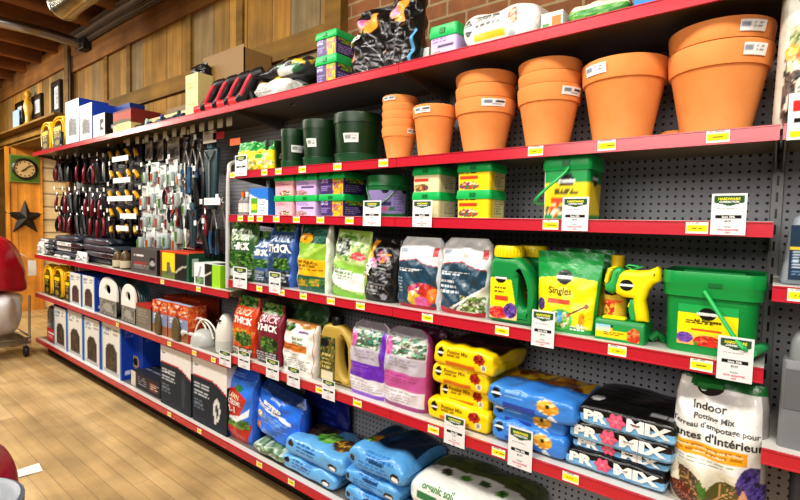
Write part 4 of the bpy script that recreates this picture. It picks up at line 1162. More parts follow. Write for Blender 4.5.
sheet(m, Sb2, [('b', MYEL), ('r', 0, .78, 1, 1, c('24a454')), ('logo', .5, .79, .145, .155), ('l', .14, .5, .86, .62, c('5a5210'), 2, 3), ('r', .24, .36, .74, .42, c('d85a28')), ('g', 0, 0, 1, .32, c('f0a860'), c('f4d440')), ('fe', .13, .17, .15, .13, 33, 40, [c('5a3a8a'), c('7a5ab8'), c('8a4a9a')]), ('fe', .52, .1, .24, .17, 34, 50, [c('d83828'), c('b82a20'), c('e86a4a')]), ('fe', .92, .15, .1, .16, 35, 16, [c('f0c8a0'), c('e88a50'), c('6a9a3a')]), ('r', .3, .0, .36, .1, c('4a8a2a'))], 70, 60)
text(m, Sb2, 'Miracle-Gro', .5, .79, .009, LW, h * .5, WHITE, wmax=.05, bold=.03)
text(m, Sb2, 'All Purpose', .5, .62, .010, LW, h * .5, c('5a5210'), wmax=.09)
m.build('label', 'paper', t)
m = MB(); hy = -d * .56
a_ = (X(705, 291), hy, h * .78); b_ = (X(737, 335), hy - .03, h * .28)
b2 = (X(762, 352), hy + .01, h * .14)
m.tube(smooth_path([a_, ((a_[0] + b_[0]) / 2, hy - .018, (a_[2] + b_[2]) / 2), b_, (X(748, 347), hy - .028, h * .17), (X(760, 351), d * .02, h * .12)], 7), .0055, c('28b860'), 8); m.build('handle', 'plastic', t)
m = MB(); m.tube([(X(751, 352), hy - .022, h * .145), (X(764, 350), d * .0, h * .12)], .0135, c('3cba72'), 12); m.build('grip', 'plastic', t)
# ================================================================== SHELF OF SOIL BAGS
qr = [('b', c('d8562c')), ('f', 0, .82, 1, 1, 61, 70, LEAF), ('r', 0, .5, 1, .82, c('d24a26')), ('f', .0, .22, 1, .46, 62, 60, [c('e88a30'), c('d86a24'), c('4a7a2a'), c('e8b050')]), ('fe', .6, .3, .36, .12, 63, 40, LEAF), ('r', 0, 0, 1, .16, c('4a3a2c')), ('l', .1, .03, .9, .14, c('d8d0c8'), 3, 4)]
qm = [('b', c('6a2030')), ('f', 0, .82, 1, 1, 64, 70, LEAF), ('r', 0, .46, 1, .82, c('742334')), ('fe', .6, .34, .38, .13, 65, 60, LEAF), ('r', 0, 0, 1, .22, c('2a2426')), ('l', .1, .03, .9, .2, c('c8c4c4'), 4, 4)]
std_bag('grass_seed_bag', 'orange red grass seed bag beside the white sprayer bottle', 'bag', 237, 259.5, 296, 363, .03, Z5, .1, qr, 71, side=c('d0441e'), prof=GUS, n=5, sidew=.93,
        words=[('QUICK', .5, .745, .10, c('f0c0a0'), dict(shear=.2, bold=.03, squeeze=1.15, wmax=.21)), ('THICK', .5, .605, .105, WHITE, dict(bold=.06, shear=.1, squeeze=1.2, wmax=.23))], group='red grass seed bags')
std_bag('grass_seed_bag', 'maroon grass seed bag beside the white bag with an orange band', 'bag', 261, 284.5, 303, 370, .03, Z5, .1, qm, 72, side=c('802438'), prof=GUS, n=5, sidew=.93,
        words=[('QUICK', .5, .745, .10, c('e8c0c8'), dict(shear=.2, bold=.03, squeeze=1.15, wmax=.21)), ('THICK', .5, .605, .105, WHITE, dict(bold=.06, shear=.1, squeeze=1.2, wmax=.23))], group='red grass seed bags')
wb = [('b', c('eceae4')), ('fe', .16, .9, .2, .1, 66, 20, LEAF), ('fe', .75, .97, .3, .06, 67, 20, [c('c86a30'), c('6a8a3a'), c('d88a40')]), ('r', .5, .8, .8, .84, c('7a5aa0')), ('r', .06, .43, .78, .58, c('d07830')), ('l', .1, .45, .75, .56, c('8a4a18'), 2, 5), ('l', .1, .36, .8, .4, c('a8a49c'), 1, 5), ('l', .1, .08, .9, .3, c('9a9a94'), 5, 6), ('r', .0, .96, 1, 1, c('b07a4a')), ('r', .93, 0, 1, 1, c('b86a3a'))]
std_bag('plant_food_bag', 'white bag with green lettering and an orange band, beside the gold jug', 'bag', 286.5, 320, 322, 382, .03, Z5, .1, wb, 73, side=c('d8d4cc'), n=4, prof=[(0, .9), (.1, 1), (.6, .95), (.85, .7), (1, .4)], words=[('for acid', .5, .7, .07, c('4a8a4a'), dict(wmax=.13)), ('loving plants', .52, .615, .05, c('4a8a4a'), dict(wmax=.15))], res=(46, 50))
dk = [('b', c('2f4a34')), ('f', 0, 0, 1, 1, 68, 160, [c('2a4028'), c('4a6a3a'), c('1c2a1e'), c('6a4a34'), c('3a5a3a')]), ('e', .32, .6, .25, .3, c('1a2018')), ('fe', .75, .7, .22, .26, 69, 20, [c('3a5a3a'), c('2a4a2a'), c('5a7a4a')])]
std_bag('dark_leafy_bag', 'dark green bag with a leaf pattern, standing behind the white and maroon bags', 'bag', 266, 330, 294, 372, .15, Z5, .09, dk, 74, n=3, dtop=.02)
# gold jug with a black cap
xc, w, zt = bb(320, 354, 325, 390, .06, .0); h = zt - Z5
t = thing('gold_jug', 'gold plastic jug with side handle and black cap, beside the purple bag', 'jug', (xc, .085, Z5))
X = lambda p: (p - .5) * w
out = [(X(.03), .02 * h), (X(.08), 0), (X(.93), 0), (X(.99), .04 * h), (X(1.0), .4 * h), (X(.97), .7 * h), (X(.88), .85 * h), (X(.72), .955 * h), (X(.62), h), (X(.25), h), (X(.1), .95 * h), (X(.02), .8 * h)]
hole = [(X(.73 + .17 * math.cos(a) - .05 * math.sin(a)), h * (.46 + .32 * math.sin(a))) for a in np.linspace(0, 2 * PI, 26, endpoint=False)]
m = MB(); profile(m, out, [hole], .07, .024, c('b59a48'), bres=4); m.build('jug_body', 'plastic', t, angle=50)
m = MB(); m.lathe([(.028, h * .98), (.03, h), (.03, h + .035), (.026, h + .04), (.001, h + .04)], c('1a1a1a'), 24, X(.42), 0, close=False); m.build('cap', 'plastic', t)
m = MB(); Sj = flat(X(.05), X(.5), .04 * h, .78 * h, -.0365); sheet(m, Sj, [('b', c('6a6434')), ('f', 0, .25, 1, 1, 70, 60, [c('3a5a34'), c('24401f'), c('6a5a28'), c('8a7a3a')]), ('e', .3, .86, .3, .11, c('16181a')), ('r', .1, .02, .9, .2, c('d8d0b0')), ('l', .15, .24, .9, .6, c('c8b878'), 4, 3)], 24, 36); m.build('label', 'paper', t)

# purple and pink orchid-mix bags
def orchid(colr, dark, seed):
    return [('b', c('c9c4cc')), ('f', .08, .66, .95, .9, seed, 70, [c('4a8a7a'), c('8ab89a'), c('3a5a3a'), c('e8dce0'), c('7a6a5a'), c('b0c8b0')]), ('fe', .12, .74, .12, .13, seed + 1, 8, [c('c85aa0'), c('d880b8')]), ('r', 0, .46, 1, .64, c('b9b2be')), ('l', .2, .5, .9, .62, c('9a94a4'), 3, seed),
            ('r', 0, .24, 1, .46, colr), ('l', .08, .3, .8, .42, dark, 3, seed + 2), ('r', 0, .05, 1, .24, c('dcd8dc')), ('l', .06, .07, .94, .22, c('a8a4ac'), 5, seed + 3), ('r', 0, 0, 1, .05, dark), ('W', [(0, .9), (.5, .92), (1, .9)], c('8f8a92'))]
op = orchid(c('6a2fb0'), c('8a54c8'), 81) + [('r', .86, .32, 1, .9, c('6a2fb0'))]
ok = orchid(c('bd5a98'), c('9c4480'), 91)
OPR = [(0, .85), (.1, 1), (.6, 1), (.82, .75), (.94, .3), (1, .1)]
std_bag('orchid_mix_bag', 'grey and purple bag with plants pictured, beside the gold jug', 'bag', 353.5, 391, 321, 404, .03, Z5, .11, op, 75, n=3.6, side=c('d0cad4'), prof=OPR, res=(50, 64), wprof=[(0, .97), (.05, 1), (.85, 1), (.94, .9), (1, .6)], group='orchid mix bags')
std_bag('orchid_mix_bag', 'grey and pink bag with plants pictured, beside the yellow bags', 'bag', 387.5, 431, 327, 418, .03, Z5, .12, ok, 76, n=3.4, side=c('b04488'), prof=OPR, res=(50, 64), wprof=[(0, .97), (.05, 1), (.85, 1), (.94, .9), (1, .55)], group='orchid mix bags', sidew=.97)
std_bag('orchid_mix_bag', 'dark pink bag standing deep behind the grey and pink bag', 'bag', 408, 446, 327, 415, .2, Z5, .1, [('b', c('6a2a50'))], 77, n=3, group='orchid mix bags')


# ---- stacked bags lying down
def lying(name, label, cat, pL, pR, depth, z0, h, ops, seed, words=(), rz=0.0, group=None, res=(60, 54), dy=None, mat='film', **kw):
    """pL,pR: points (x,y) of the front bottom corners on the shelf"""
    x0, y0 = pL; x1, y1 = pR
    w = math.hypot(x1 - x0, y1 - y0); ang = math.atan2(y1 - y0, x1 - x0)
    m = MB(); S = pillow(m, w, depth, h, ops, seed, res, **kw)
    per = .33 * 1.0
    for a in words: text(m, S, a[0], a[1], a[2], a[3] * h, w, h * 2.6, a[4], **(a[5] if len(a) > 5 else {}))
    nx, ny = -math.sin(ang), math.cos(ang)
    o = m.build(name, mat, loc=((x0 + x1) / 2 + nx * depth / 2, (y0 + y1) / 2 + ny * depth / 2, z0), angle=180)
    o.rotation_euler = (0, 0, ang)
    return tag(o, label, cat, group)


def stack_z(xm, ys, dy):
    return [at(xm, y, 1, dy)[2] for y in ys]


# T runs 0 (bottom) .33 (middle of the front) .67 (top middle) 1 (back)
YB1 = c('f8d210')
yel = [('b', YB1), ('f', .02, .535, .98, 1.0, 101, 90, [c('3a1c1c'), c('5a2a20'), c('6a3a4a'), c('2a1612'), c('4a2430')]), ('logo', .13, .37, .055, .085), ('r', .22, .19, .7, .26, c('d07018')), ('l', .24, .3, .6, .36, c('9a7a10'), 1, 5), ('fe', .77, .38, .09, .08, 102, 18, [c('a82a20'), c('c83a28'), c('7a1a18')]), ('e', .84, .27, .05, .05, c('e8e4dc')), ('e', .84, .27, .034, .034, c('9a9488'))]
ylev = [(432, 494, 341, 'topmost'), (431, 489, 365, 'second'), (438, 489, 389, 'third'), (427, 491, 402, 'lowest')]
zbase = Z5
zs_ = [Z5]
xm = 458
zt_all = at(440, 341, 1, .04)[2]
hh = (zt_all - Z5) / 3.75
zz = [Z5 + hh * .0, Z5 + hh * .84, Z5 + hh * 1.72, Z5 + hh * 2.66]
offs = [(427, 490), (439, 488), (431, 488), (432, 494)]
nmz = ['lowest of the yellow soil bag stack, behind a sale tag', 'third from the top in the yellow soil bag stack, pushed in', 'second from the top in the yellow soil bag stack', 'topmost yellow soil bag, its dark printed top showing']
for i in range(4):
    xl, xr = offs[i]; dy = (.03, .05, .03, .02)[i]
    a = at(xl, 400, 1, dy)[0]; b = at(xr, 400, 1, dy)[0]
    lying('yellow_soil_bag', nmz[i], 'soil bag', (a, dy), (b, dy + (.0, .01, .0, -.01)[i]), .27, zz[i], hh * 1.12, yel, 110 + i, words=[('Potting Mix', .42, .415, .15, c('8a6a10'), dict(wmax=.12)), ('Miracle-Gro', .13, .37, .06, WHITE, dict(wmax=.03))], group='stack of yellow soil bags', droop=.004, wrk=.003, n=6, p=22)
BL = c('3f86d8')
blu = [('b', BL), ('f', .04, .70, .96, 1.0, 120, 30, [c('e8b818'), c('f0cc30'), c('d89020'), c('8a4a24'), c('e8c020')]), ('W', [(0, .6), (.2, .66), (.4, .62), (.6, .7), (.8, .64), (1, .68)], c('e2b41c')), ('f', .1, .66, .9, .95, 121, 26, [c('e8b818'), c('b06a2a'), c('f0cc30'), c('7a4020')]), ('r', 0, .52, .05, 1, BL), ('r', .95, .52, 1, 1, BL), ('logo', .12, .38, .055, .085), ('r', .2, .19, .58, .27, c('2a4aa8')), ('l', .22, .33, .5, .46, c('8ab8f0'), 2, 6), ('fe', .7, .36, .12, .1, 122, 14, [c('f0c040'), c('e8a030'), c('f4e0a0')]), ('e', .7, .37, .03, .03, c('3a2a1a')), ('e', .74, .2, .05, .05, c('dfe6ee'))]
zt_all = at(500, 381, 1, .04)[2]
hb_ = (zt_all - Z5) / 2.62
for i, ((xl, xr), dy, lab_) in enumerate((((491, 568), .03, 'lowest light blue soil bag of three, with a sale tag in front'), ((491, 566), .045, 'middle light blue soil bag of three, mostly hidden'), ((485, 577), .015, 'topmost light blue soil bag of three, yellow print on its top'))):
    a = at(xl, 425, 1, dy)[0]; b = at(xr, 440, 1, dy)[0]
    lying('blue_soil_bag', lab_, 'soil bag', (a, dy), (b, dy - .01), .28, Z5 + hb_ * (0, .76, 1.5)[i], hb_ * 1.12, blu, 130 + i, words=[('Miracle-Gro', .12, .38, .06, WHITE, dict(wmax=.04))], group='stack of light blue soil bags', droop=.006, wrk=.0035, n=5.5, p=16)
PB = c('101012')
def pm(seed):
    return [('b', PB), ('f', .1, .62, .9, .98, seed, 46, [c('101012'), c('1a1214'), c('3a1a22'), c('141416'), c('2a2a20')]), ('w', [(0, .36), (.2, .35), (.35, .37), (.5, .34), (.7, .36), (.85, .32), (1, .36)], c('7ab8e4')), ('w', [(0, .2), (.3, .24), (.6, .2), (1, .26)], c('9ccbee')), ('f', .02, .02, .98, .22, seed + 1, 30, [c('7ab8e4'), c('a8d4f2'), c('5a9ad0')]), ('W', [(0, 2), (1, 2)], PB),
            ('e', .14, .58, .07, .03, c('c8c8cc')), ('l', .72, .5, .95, .54, c('8a8a8c'), 1, seed)]
zt_all = at(590, 406, 1, .04)[2]
hp = (zt_all - Z5) / 3.95
pms = [((564, 668), .03, 'lowest black and sky blue bag reading PRO MIX'), ((571, 670), .05, 'second from bottom black bag reading PRO MIX, flattened'), ((567, 674), .03, 'second from top black bag reading PRO MIX'), ((576, 677), .03, 'topmost black bag reading PRO MIX, its shiny black top showing')]
for i, ((xl, xr), dy, lab_) in enumerate(pms):
    a = at(xl, 455, 1, dy)[0]; b = at(xr, 455, 1, dy)[0]
    hz = hp * (1.32, 1.12, 1.4, 1.45)[i]; z0 = Z5 + hp * (0, .98, 1.68, 2.72)[i]
    w_ = b - a
    o = lying('black_soil_bag', lab_, 'soil bag', (a, dy), (b, dy), .3, z0, hz, pm(140 + 3 * i), 150 + i, group='stack of black soil bags', droop=.006, wrk=.003, n=6.5, p=24, res=(84, 64),
          words=[('PR', .19, .35, .44, WHITE, dict(bold=.06, squeeze=1.5, wmax=w_ * .25, eps=.004)), ('MIX', .73, .35, .44, WHITE, dict(bold=.06, squeeze=1.6, wmax=w_ * .43, eps=.004))])
    # pink flower printed as the letter O
    Sf = pillow_surface(w_, .3, hz, 150 + i, n=6.5, wrk=.003, p=24, droop=.006)
    m = MB(); an = np.linspace(0, 2 * PI, 61)[:-1]
    rim = .5 * hz * .56 * (1 + .13 * np.cos(6 * an))
    vv = [(0, 0)]; 
    rings = [.35, .7, 1.0]; pts = [(0., 0.)]; cl = [c('e89ab0')]
    for r_ in rings:
        for a_, q in zip(an, rim): pts.append((r_ * q * math.cos(a_), r_ * q * math.sin(a_))); cl.append(np.array(c('e0627e')) * (.8 + .35 * (math.cos(6 * a_) > 0)) if r_ < 1 else c('d84e70'))
    pts = np.array(pts); U = .41 + pts[:, 0] * 1.2 / w_; T = .345 + pts[:, 1] / (hz * 2.6)
    P = Sf(U, T); e = 1e-3; nn = np.cross(Sf(U + e, T) - P, Sf(U, T + e) - P); nn /= np.linalg.norm(nn, axis=1)[:, None]
    n_ = 60; f = [(0, 1 + k, 1 + (k + 1) % n_) for k in range(n_)] + [(1 + r_ * n_ + k, 1 + (r_ + 1) * n_ + k, 1 + (r_ + 1) * n_ + (k + 1) % n_, 1 + r_ * n_ + (k + 1) % n_) for r_ in range(2) for k in range(n_)]
    m.add(P + nn * .005, f, np.array(cl)); m.build('printed_flower', 'film', o)

# ---- the white indoor potting mix bag at the right end
ind = [('b', c('e6e4e0')), ('g', 0, 0, 1, .34, c('c8b8a0'), c('dcd8c4')), ('r', .04, .415, .8, .52, c('f0a824')), ('l', .1, .43, .76, .5, c('b87810'), 2, 4), ('l', .1, .35, .7, .4, c('8a9a7a'), 2, 6),
       *leaf(.40, .05, .42, .12, 2.35, c('54402a'), c('b08a5a'), .85), *leaf(.30, .03, .34, .1, 2.7, c('5a2e22'), c('b86a4a'), .85), *leaf(.37, .12, .16, .035, 1.7, c('4a7a2e'), c('6a9a44'), .85, 2),
       *leaf(.40, .06, .46, .13, .55, c('5c5a2e'), c('d09a6a'), .85, 8), *leaf(.5, .05, .42, .09, .12, c('9a5a38'), c('e0b890'), .85), *leaf(.36, .08, .16, .04, 1.2, c('3f7a2c'), c('5f9a40'), .85, 2),
       ('fe', .88, .28, .17, .14, 163, 90, [c('4a3a78'), c('5a4a94'), c('3a2a60'), c('6a5aa8')]), ('p', [(.66, 0), (.7, .16), (.85, .17), (1, .12), (1, 0)], c('c8743c')), ('f', .68, .0, 1, .14, 164, 40, [c('c8743c'), c('e0935a'), c('b8602c')]), ('p', [(.72, .14), (.78, .26), (.84, .17)], c('e8b088')),
       ('W', [(0, .985), (.4, .96), (.45, .93), (1, .93)], c('1c6a34')), ('p', [(.14, .93), (.46, .9), (.46, .985), (.2, 1), (.14, 1)], c('24763a')), ('r', .93, .3, 1, .93, c('9a9694'))]
xc, w, zt = bb(668, 771, 381, 505, .02, .05); h = zt - Z5
m = MB(); S = bag(m, w, h, .16, ind, 165, (100, 110), n=2.8, prof=[(0, .75), (.08, .95), (.3, 1), (.6, .9), (.82, .6), (.95, .25), (1, .1)], wprof=[(0, .97), (.1, 1), (.6, .98), (.85, .95), (1, .86)], wrk=.006, back=c('cfcac4'))
for a in [('Indoor', .40, .80, .06, c('3a3a38'), dict(bold=.02)), ('Potting Mix', .45, .718, .042, c('55524e'), {}), ("Terreau d'empotage pour", .46, .655, .04, c('55524e'), dict(wmax=.25)), ("Plantes d'Intérieur", .455, .575, .062, c('3a3a38'), dict(bold=.02, wmax=.315)), ('premium growing mix with fertilizer', .42, .485, .022, c('fff0c8'), dict(wmax=.24)), ('melange de culture', .42, .45, .02, c('fff0c8'), dict(wmax=.24))]:
    text(m, S, a[0], a[1], a[2], a[3] * h, w, h, a[4], **a[5])
Sh = lambda U, V: S(.36 + .17 * (U - .5) * np.sqrt(np.clip(1 - (1 - V) ** 2 * 1.0, .05, 1)) * 2, .895 + .06 * V) + np.array([0, -.002, 0])
o = tag(m.build('indoor_soil_bag', 'film', loc=(xc, .10, Z5), angle=180), "white bag reading Indoor Potting Mix with pictured foliage, at the right end", 'soil bag')
m = MB(); an = np.linspace(PI, 2 * PI, 20)
U = np.array([.38] + list(.38 + .15 * np.cos(an))); V = np.array([.93] + list(.935 + .055 * np.sin(an)))
P = S(U, V) + np.array([0, -.003, 0]); m.add(P, [(0, k, k + 1) for k in range(1, 20)], c('3a3028')); m.build('handle_hole', 'cloth', o)
m = MB(); P0 = S(np.linspace(.24, .52, 12), np.full(12, .955)) + np.array([0, -.008, 0]); m.tube(P0, .012, c('1f7a3a'), 6)
m.xform(np.diag([1, 1, 1, 1.])); m.build('handle_strap', 'film', o)
# ================================================================== BASE SHELF AND THE LEFT MIDDLE SHELVES
def px_box(name, label, xl, xr, yt, yb, dy, zs, d, front, side, top, group=None, cat='box', rz=0.0, words=(), nu=22, nv=28, mat='card', wscale=.985, hz=None):
    xc, w, zt = bb(xl, xr, yt, yb, dy); h = (zt - zs) if hz is None else hz; w *= wscale
    m = MB(); S = carton(m, w, h, d, front, side, top, nu, nv)
    for a in words: text(m, S, a[0], a[1], a[2], a[3] * h, w, h, a[4], **(a[5] if len(a) > 5 else {}))
    o = m.build(name, mat, loc=(xc, dy + d / 2, zs), smooth=False)
    if rz: o.rotation_euler = (0, 0, rz)
    return tag(o, label, cat, group)


BLUE = c('1c48b4')
def mat_front(s): return [('b', c('e4e4de')), ('r', 0, 0, .07, 1, c('7d9cc8')), ('r', .93, 0, 1, 1, c('4a70b8')), ('l', .14, .72, .5, .92, c('8c96a6'), 3, s), ('l', .6, .76, .9, .92, c('a89888'), 2, s + 1), ('p', [(.22, .1), (.22, .46), (.3, .58), (.45, .63), (.62, .6), (.76, .5), (.8, .38), (.8, .1)], c('463c33')), ('f', .3, .14, .74, .48, s, 30, [c('3e352d'), c('50463b'), c('5c5146')]), ('r', .1, .03, .9, .08, c('b8bcc0'))]
bs_ = [('b', BLUE), ('r', .1, .1, .3, .16, c('dfe4f4')), ('l', .1, .75, .8, .9, c('7a94dc'), 2, 3)]
lab5 = ['leftmost tall white and blue box on the base shelf, beside the grey jug', 'second tall white and blue box from the left on the base shelf', 'third tall white and blue box from the left on the base shelf', 'last tall white and blue box of the base row, its blue side showing']
for i, (xl, xr, yt, yb) in enumerate(((54, 67, 308, 358), (67.3, 83.3, 312, 367), (83.8, 100.5, 319, 378), (101.5, 121.5, 324, 389))):
    px_box('boot_tray_box', lab5[i], xl, xr, yt, yb, .03, ZB, .22, mat_front(200 + i), bs_, [('b', c('2450bc')), ('l', .2, .2, .8, .8, c('5a80d8'), 3, i)], group='tall white and blue boxes on the base shelf')
px_box('boot_tray_box', 'blue box with a round gold emblem, set back beside the dark flat carton', 131.5, 143, 330, 385, .12, ZB, .2, [('b', BLUE), ('e', .35, .35, .3, .13, c('c09a3a')), ('e', .35, .35, .2, .085, c('1a1a22'))], bs_, [('b', c('2450bc'))])
# grey jug at the left end
xc, w, zt = bb(45, 54, 307, 346, .03); h = zt - ZB
t = thing('grey_jug', 'dark grey jug with a red label at the far left end of the base shelf', 'jug', (xc, .11, ZB))
X = lambda p: (p - .5) * w
m = MB(); profile(m, [(X(.0), 0), (X(1), 0), (X(1), .7 * h), (X(.85), .9 * h), (X(.6), h), (X(.2), h), (X(0), .85 * h)], [[(X(.7 + .16 * math.cos(a)), h * (.62 + .18 * math.sin(a))) for a in np.linspace(0, 2 * PI, 16, endpoint=False)]], .13, .03, c('4f4d49')); m.build('jug_body', 'plastic', t, angle=50)
m = MB(); sheet(m, flat(X(.06), X(.94), .03 * h, .38 * h, -.067), [('b', c('c8323c')), ('r', .1, .55, .9, .7, WHITE), ('l', .1, .1, .9, .4, c('f0c8c8'), 3, 1)], 14, 16); m.build('label', 'paper', t)
m = MB(); m.lathe([(.03, h), (.03, h + .03), (.001, h + .03)], c('2a2a2a'), 16, X(.4), 0, close=False); m.build('cap', 'plastic', t)
# flat dark carton
px_box('flat_carton', 'low dark carton with a cream end, lying between blue boxes and navy cartons', 131, 160, 367, 402, .05, ZB, .26,
       [('b', c('2b2a30')), ('r', 0, 0, .18, 1, c('d8d2c4')), ('l', .26, .2, .6, .8, c('8a8a90'), 4, 5), ('r', .66, .2, .86, .75, c('7a3a34')), ('l', .68, .3, .98, .7, c('c8b8a8'), 3, 6)], [('b', c('232228'))], [('b', c('2c2c36')), ('l', .1, .2, .9, .8, c('6a7484'), 3, 7)], hz=.115)
# navy and white cartons
nv_ = [('b', c('e6e2e0')), ('w', [(0, .72), (.3, .735), (.6, .73), (.8, .68), (1, .6)], c('c02c38')), ('w', [(0, .70), (.3, .715), (.6, .71), (.8, .66), (1, .575)], c('1f2c3a')), ('l', .05, .84, .25, .93, c('6a6a70'), 2, 3), ('l', .06, .4, .5, .62, c('c0c8d0'), 4, 4), ('l', .06, .2, .4, .36, c('6a7a88'), 4, 5)]
px_box('navy_carton', 'navy and white carton beside the flat dark carton', 160.5, 191, 350, 424, .03, ZB, .24, nv_ + [('p', [(.72, .1), (.8, .1), (.84, .5), (.76, .62), (.7, .5)], c('3a4654'))], [('b', c('1f2c3a')), ('r', 0, .7, 1, 1, c('e6e2e0'))], [('b', c('d8d4d0')), ('r', .1, .2, .5, .8, c('c0404a'))], group='navy and white cartons', nu=34, nv=44, words=[('power', .25, .58, .045, WHITE, {})])
px_box('navy_carton', 'navy and white carton with a hose pictured, beside the blue and red bag', 192.5, 227, 362, 446, .03, ZB, .24, nv_ + [('e', .72, .32, .1, .17, c('d8dcd4')), ('e', .72, .3, .05, .1, c('3a4654')), ('r', .66, .1, .7, .3, c('d8dcd4'))], [('b', c('1a2632')), ('r', 0, .72, 1, 1, c('e6e2e0'))], [('b', c('e0dcd8')), ('r', .35, .1, .95, .9, c('26333f')), ('l', .05, .2, .3, .8, c('4a4a50'), 3, 3)], group='navy and white cartons', nu=34, nv=44)

# ---- leaning bags on the base
rb = [('b', c('3a7ee4')), ('p', [(.12, .3), (.05, .68), (.4, .72), (.85, .62), (.6, .36), (.3, .26)], c('c8342c')), ('p', [(.3, 0), (.85, 0), (.95, .28), (.2, .2)], c('b83028')), ('f', .1, .2, .9, .33, 171, 40, [c('5a8a3a'), c('7aa84a'), c('3a6a2a')]), ('p', [(.1, .3), (.6, .36), (.9, .5), (.9, .4), (.5, .26)], c('e8ecf0')), ('e', .52, .73, .14, .05, c('2a7a4a')), ('W', [(0, .86), (.5, .84), (1, .86)], c('2a5cc0')), ('l', .2, .86, .8, .92, c('6a98e8'), 2, 5)]
std_bag('lawn_seed_bag', 'blue and red lawn bag standing beside the navy carton', 'bag', 231, 259, 366, 446, .04, ZB, .14, rb, 172, n=3, side=c('2860c0'), res=(56, 70), rz=.0, wrk=.004, prof=[(0, .8), (.1, 1), (.6, 1), (.85, .6), (1, .1)], words=[('LAWN', .42, .62, .065, c('f0e8c0'), dict(rot=-.05, eps=.006)), ('EXTREME', .42, .54, .065, WHITE, dict(rot=-.05, wmax=.15, eps=.006)), ('2-1', .38, .44, .085, WHITE, dict(rot=-.05, bold=.04, eps=.006))])
eb = [('b', c('3078e6')), ('W', [(0, .86), (.5, .83), (1, .86)], c('1a3a70')), ('p', [(.04, .58), (.04, .64), (.84, .56), (.84, .5)], c('e8ecf4')), ('l', .08, .56, .8, .6, c('2a5ac0'), 1, 5), ('fe', .2, .42, .07, .07, 173, 9, [c('e8e0a0'), c('f0f0e0'), c('d8b030')]), ('fe', .18, .2, .06, .06, 174, 9, [c('e8a030'), c('c86a20')]), ('l', .3, .3, .8, .48, c('7aa8ec'), 4, 6), ('l', .3, .12, .6, .2, c('8ab4f0'), 2, 7), ('w', [(0, .08), (.5, .02), (1, .06)], c('a8c0e0'))]
o = std_bag('slug_bait_bag', 'bright blue bag with white slanted lettering, leaning on the green bag', 'bag', 258, 305, 386, 460, .06, ZB + .07, .16, eb, 175, n=2.6, res=(64, 64), wrk=.0035, side=c('1a50b0'), prof=[(0, .5), (.12, .95), (.4, 1), (.75, .8), (.92, .4), (1, .1)], wprof=[(0, .8), (.1, .95), (.3, 1), (.85, .96), (1, .8)], lean=.12,
             words=[('escargots', .45, .69, .095, WHITE, dict(rot=-.08, wmax=.22, eps=.008, bold=.05)), ('anti-limaces', .5, .79, .05, c('c8d8f4'), dict(rot=-.08, wmax=.18, eps=.008))])
# clear greenish sack lying below it
a = at(251, 441, 1, .02)[0]; b = at(284, 462, 1, .02)[0]
lying('green_sack', 'pale green clear sack lying flat under the bright blue bag', 'bag', (a, .02), (b + .02, .02), .3, ZB, .085, [('b', c('7f9a7c')), ('f', 0, 0, 1, 1, 176, 90, [c('6a8a6a'), c('9ab09a'), c('58765a'), c('b0c0b0')])], 177, n=2.6, p=6, wrk=.008)
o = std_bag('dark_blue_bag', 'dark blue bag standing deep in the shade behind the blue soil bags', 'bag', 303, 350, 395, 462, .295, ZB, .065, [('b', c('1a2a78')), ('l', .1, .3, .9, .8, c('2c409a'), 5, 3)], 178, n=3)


def lb(seed, dark=False):
    return [('b', c('6aaee6')), ('f', .05, .60, .5, 1, seed, 30, [c('3a2a24'), c('4a3a2e'), c('2a1e1a'), c('5a4a3a')]), ('fe', .52, .66, .17, .1, seed + 1, 16, [c('5aa03a'), c('7ac04a'), c('3a7a2a'), c('a8d47a')]), ('fe', .78, .64, .15, .09, seed + 2, 20, [c('4a3a24'), c('c8a040'), c('6a4a2a')]),
            ('e', .12, .4, .05, .06, c('1c1c20')), ('l', .22, .26, .68, .46, c('2f6cb0'), 3, seed), ('e', .83, .3, .07, .06, c('1a1c20')), ('e', .83, .28, .06, .03, c('f0ece8'))]


def shelf_pt(px, py, dz=0.0): return at(px, py, 2, ZB + dz)


# pair of light blue bags
for i, (pl, pr, z0, hh_, lab_) in enumerate((((281, 463), (334, 497), .0, .09, 'lower light blue soil bag of the pair beside the green sack'), ((284, 447), (342, 480), .085, .105, 'upper light blue soil bag of the pair, green leaves on its top'))):
    p0, p1 = shelf_pt(*pl, dz=.03 + z0), shelf_pt(*pr, dz=.03 + z0)
    y0 = max(.01, min(p0[1], .05))
    a = at(pl[0], pl[1], 1, .025)[0]; b = at(pr[0], pr[1], 1, .025)[0]
    lying('light_blue_soil_bag', lab_, 'soil bag', (a, .025), (b, .03), .255, ZB + z0, hh_, lb(180 + 5 * i), 181 + i, group='pair of light blue soil bags', n=4, p=12, wrk=.005, res=(60, 60), words=[('terre', .45, .40, .16, c('2a5a9a'), dict(wmax=.15))])
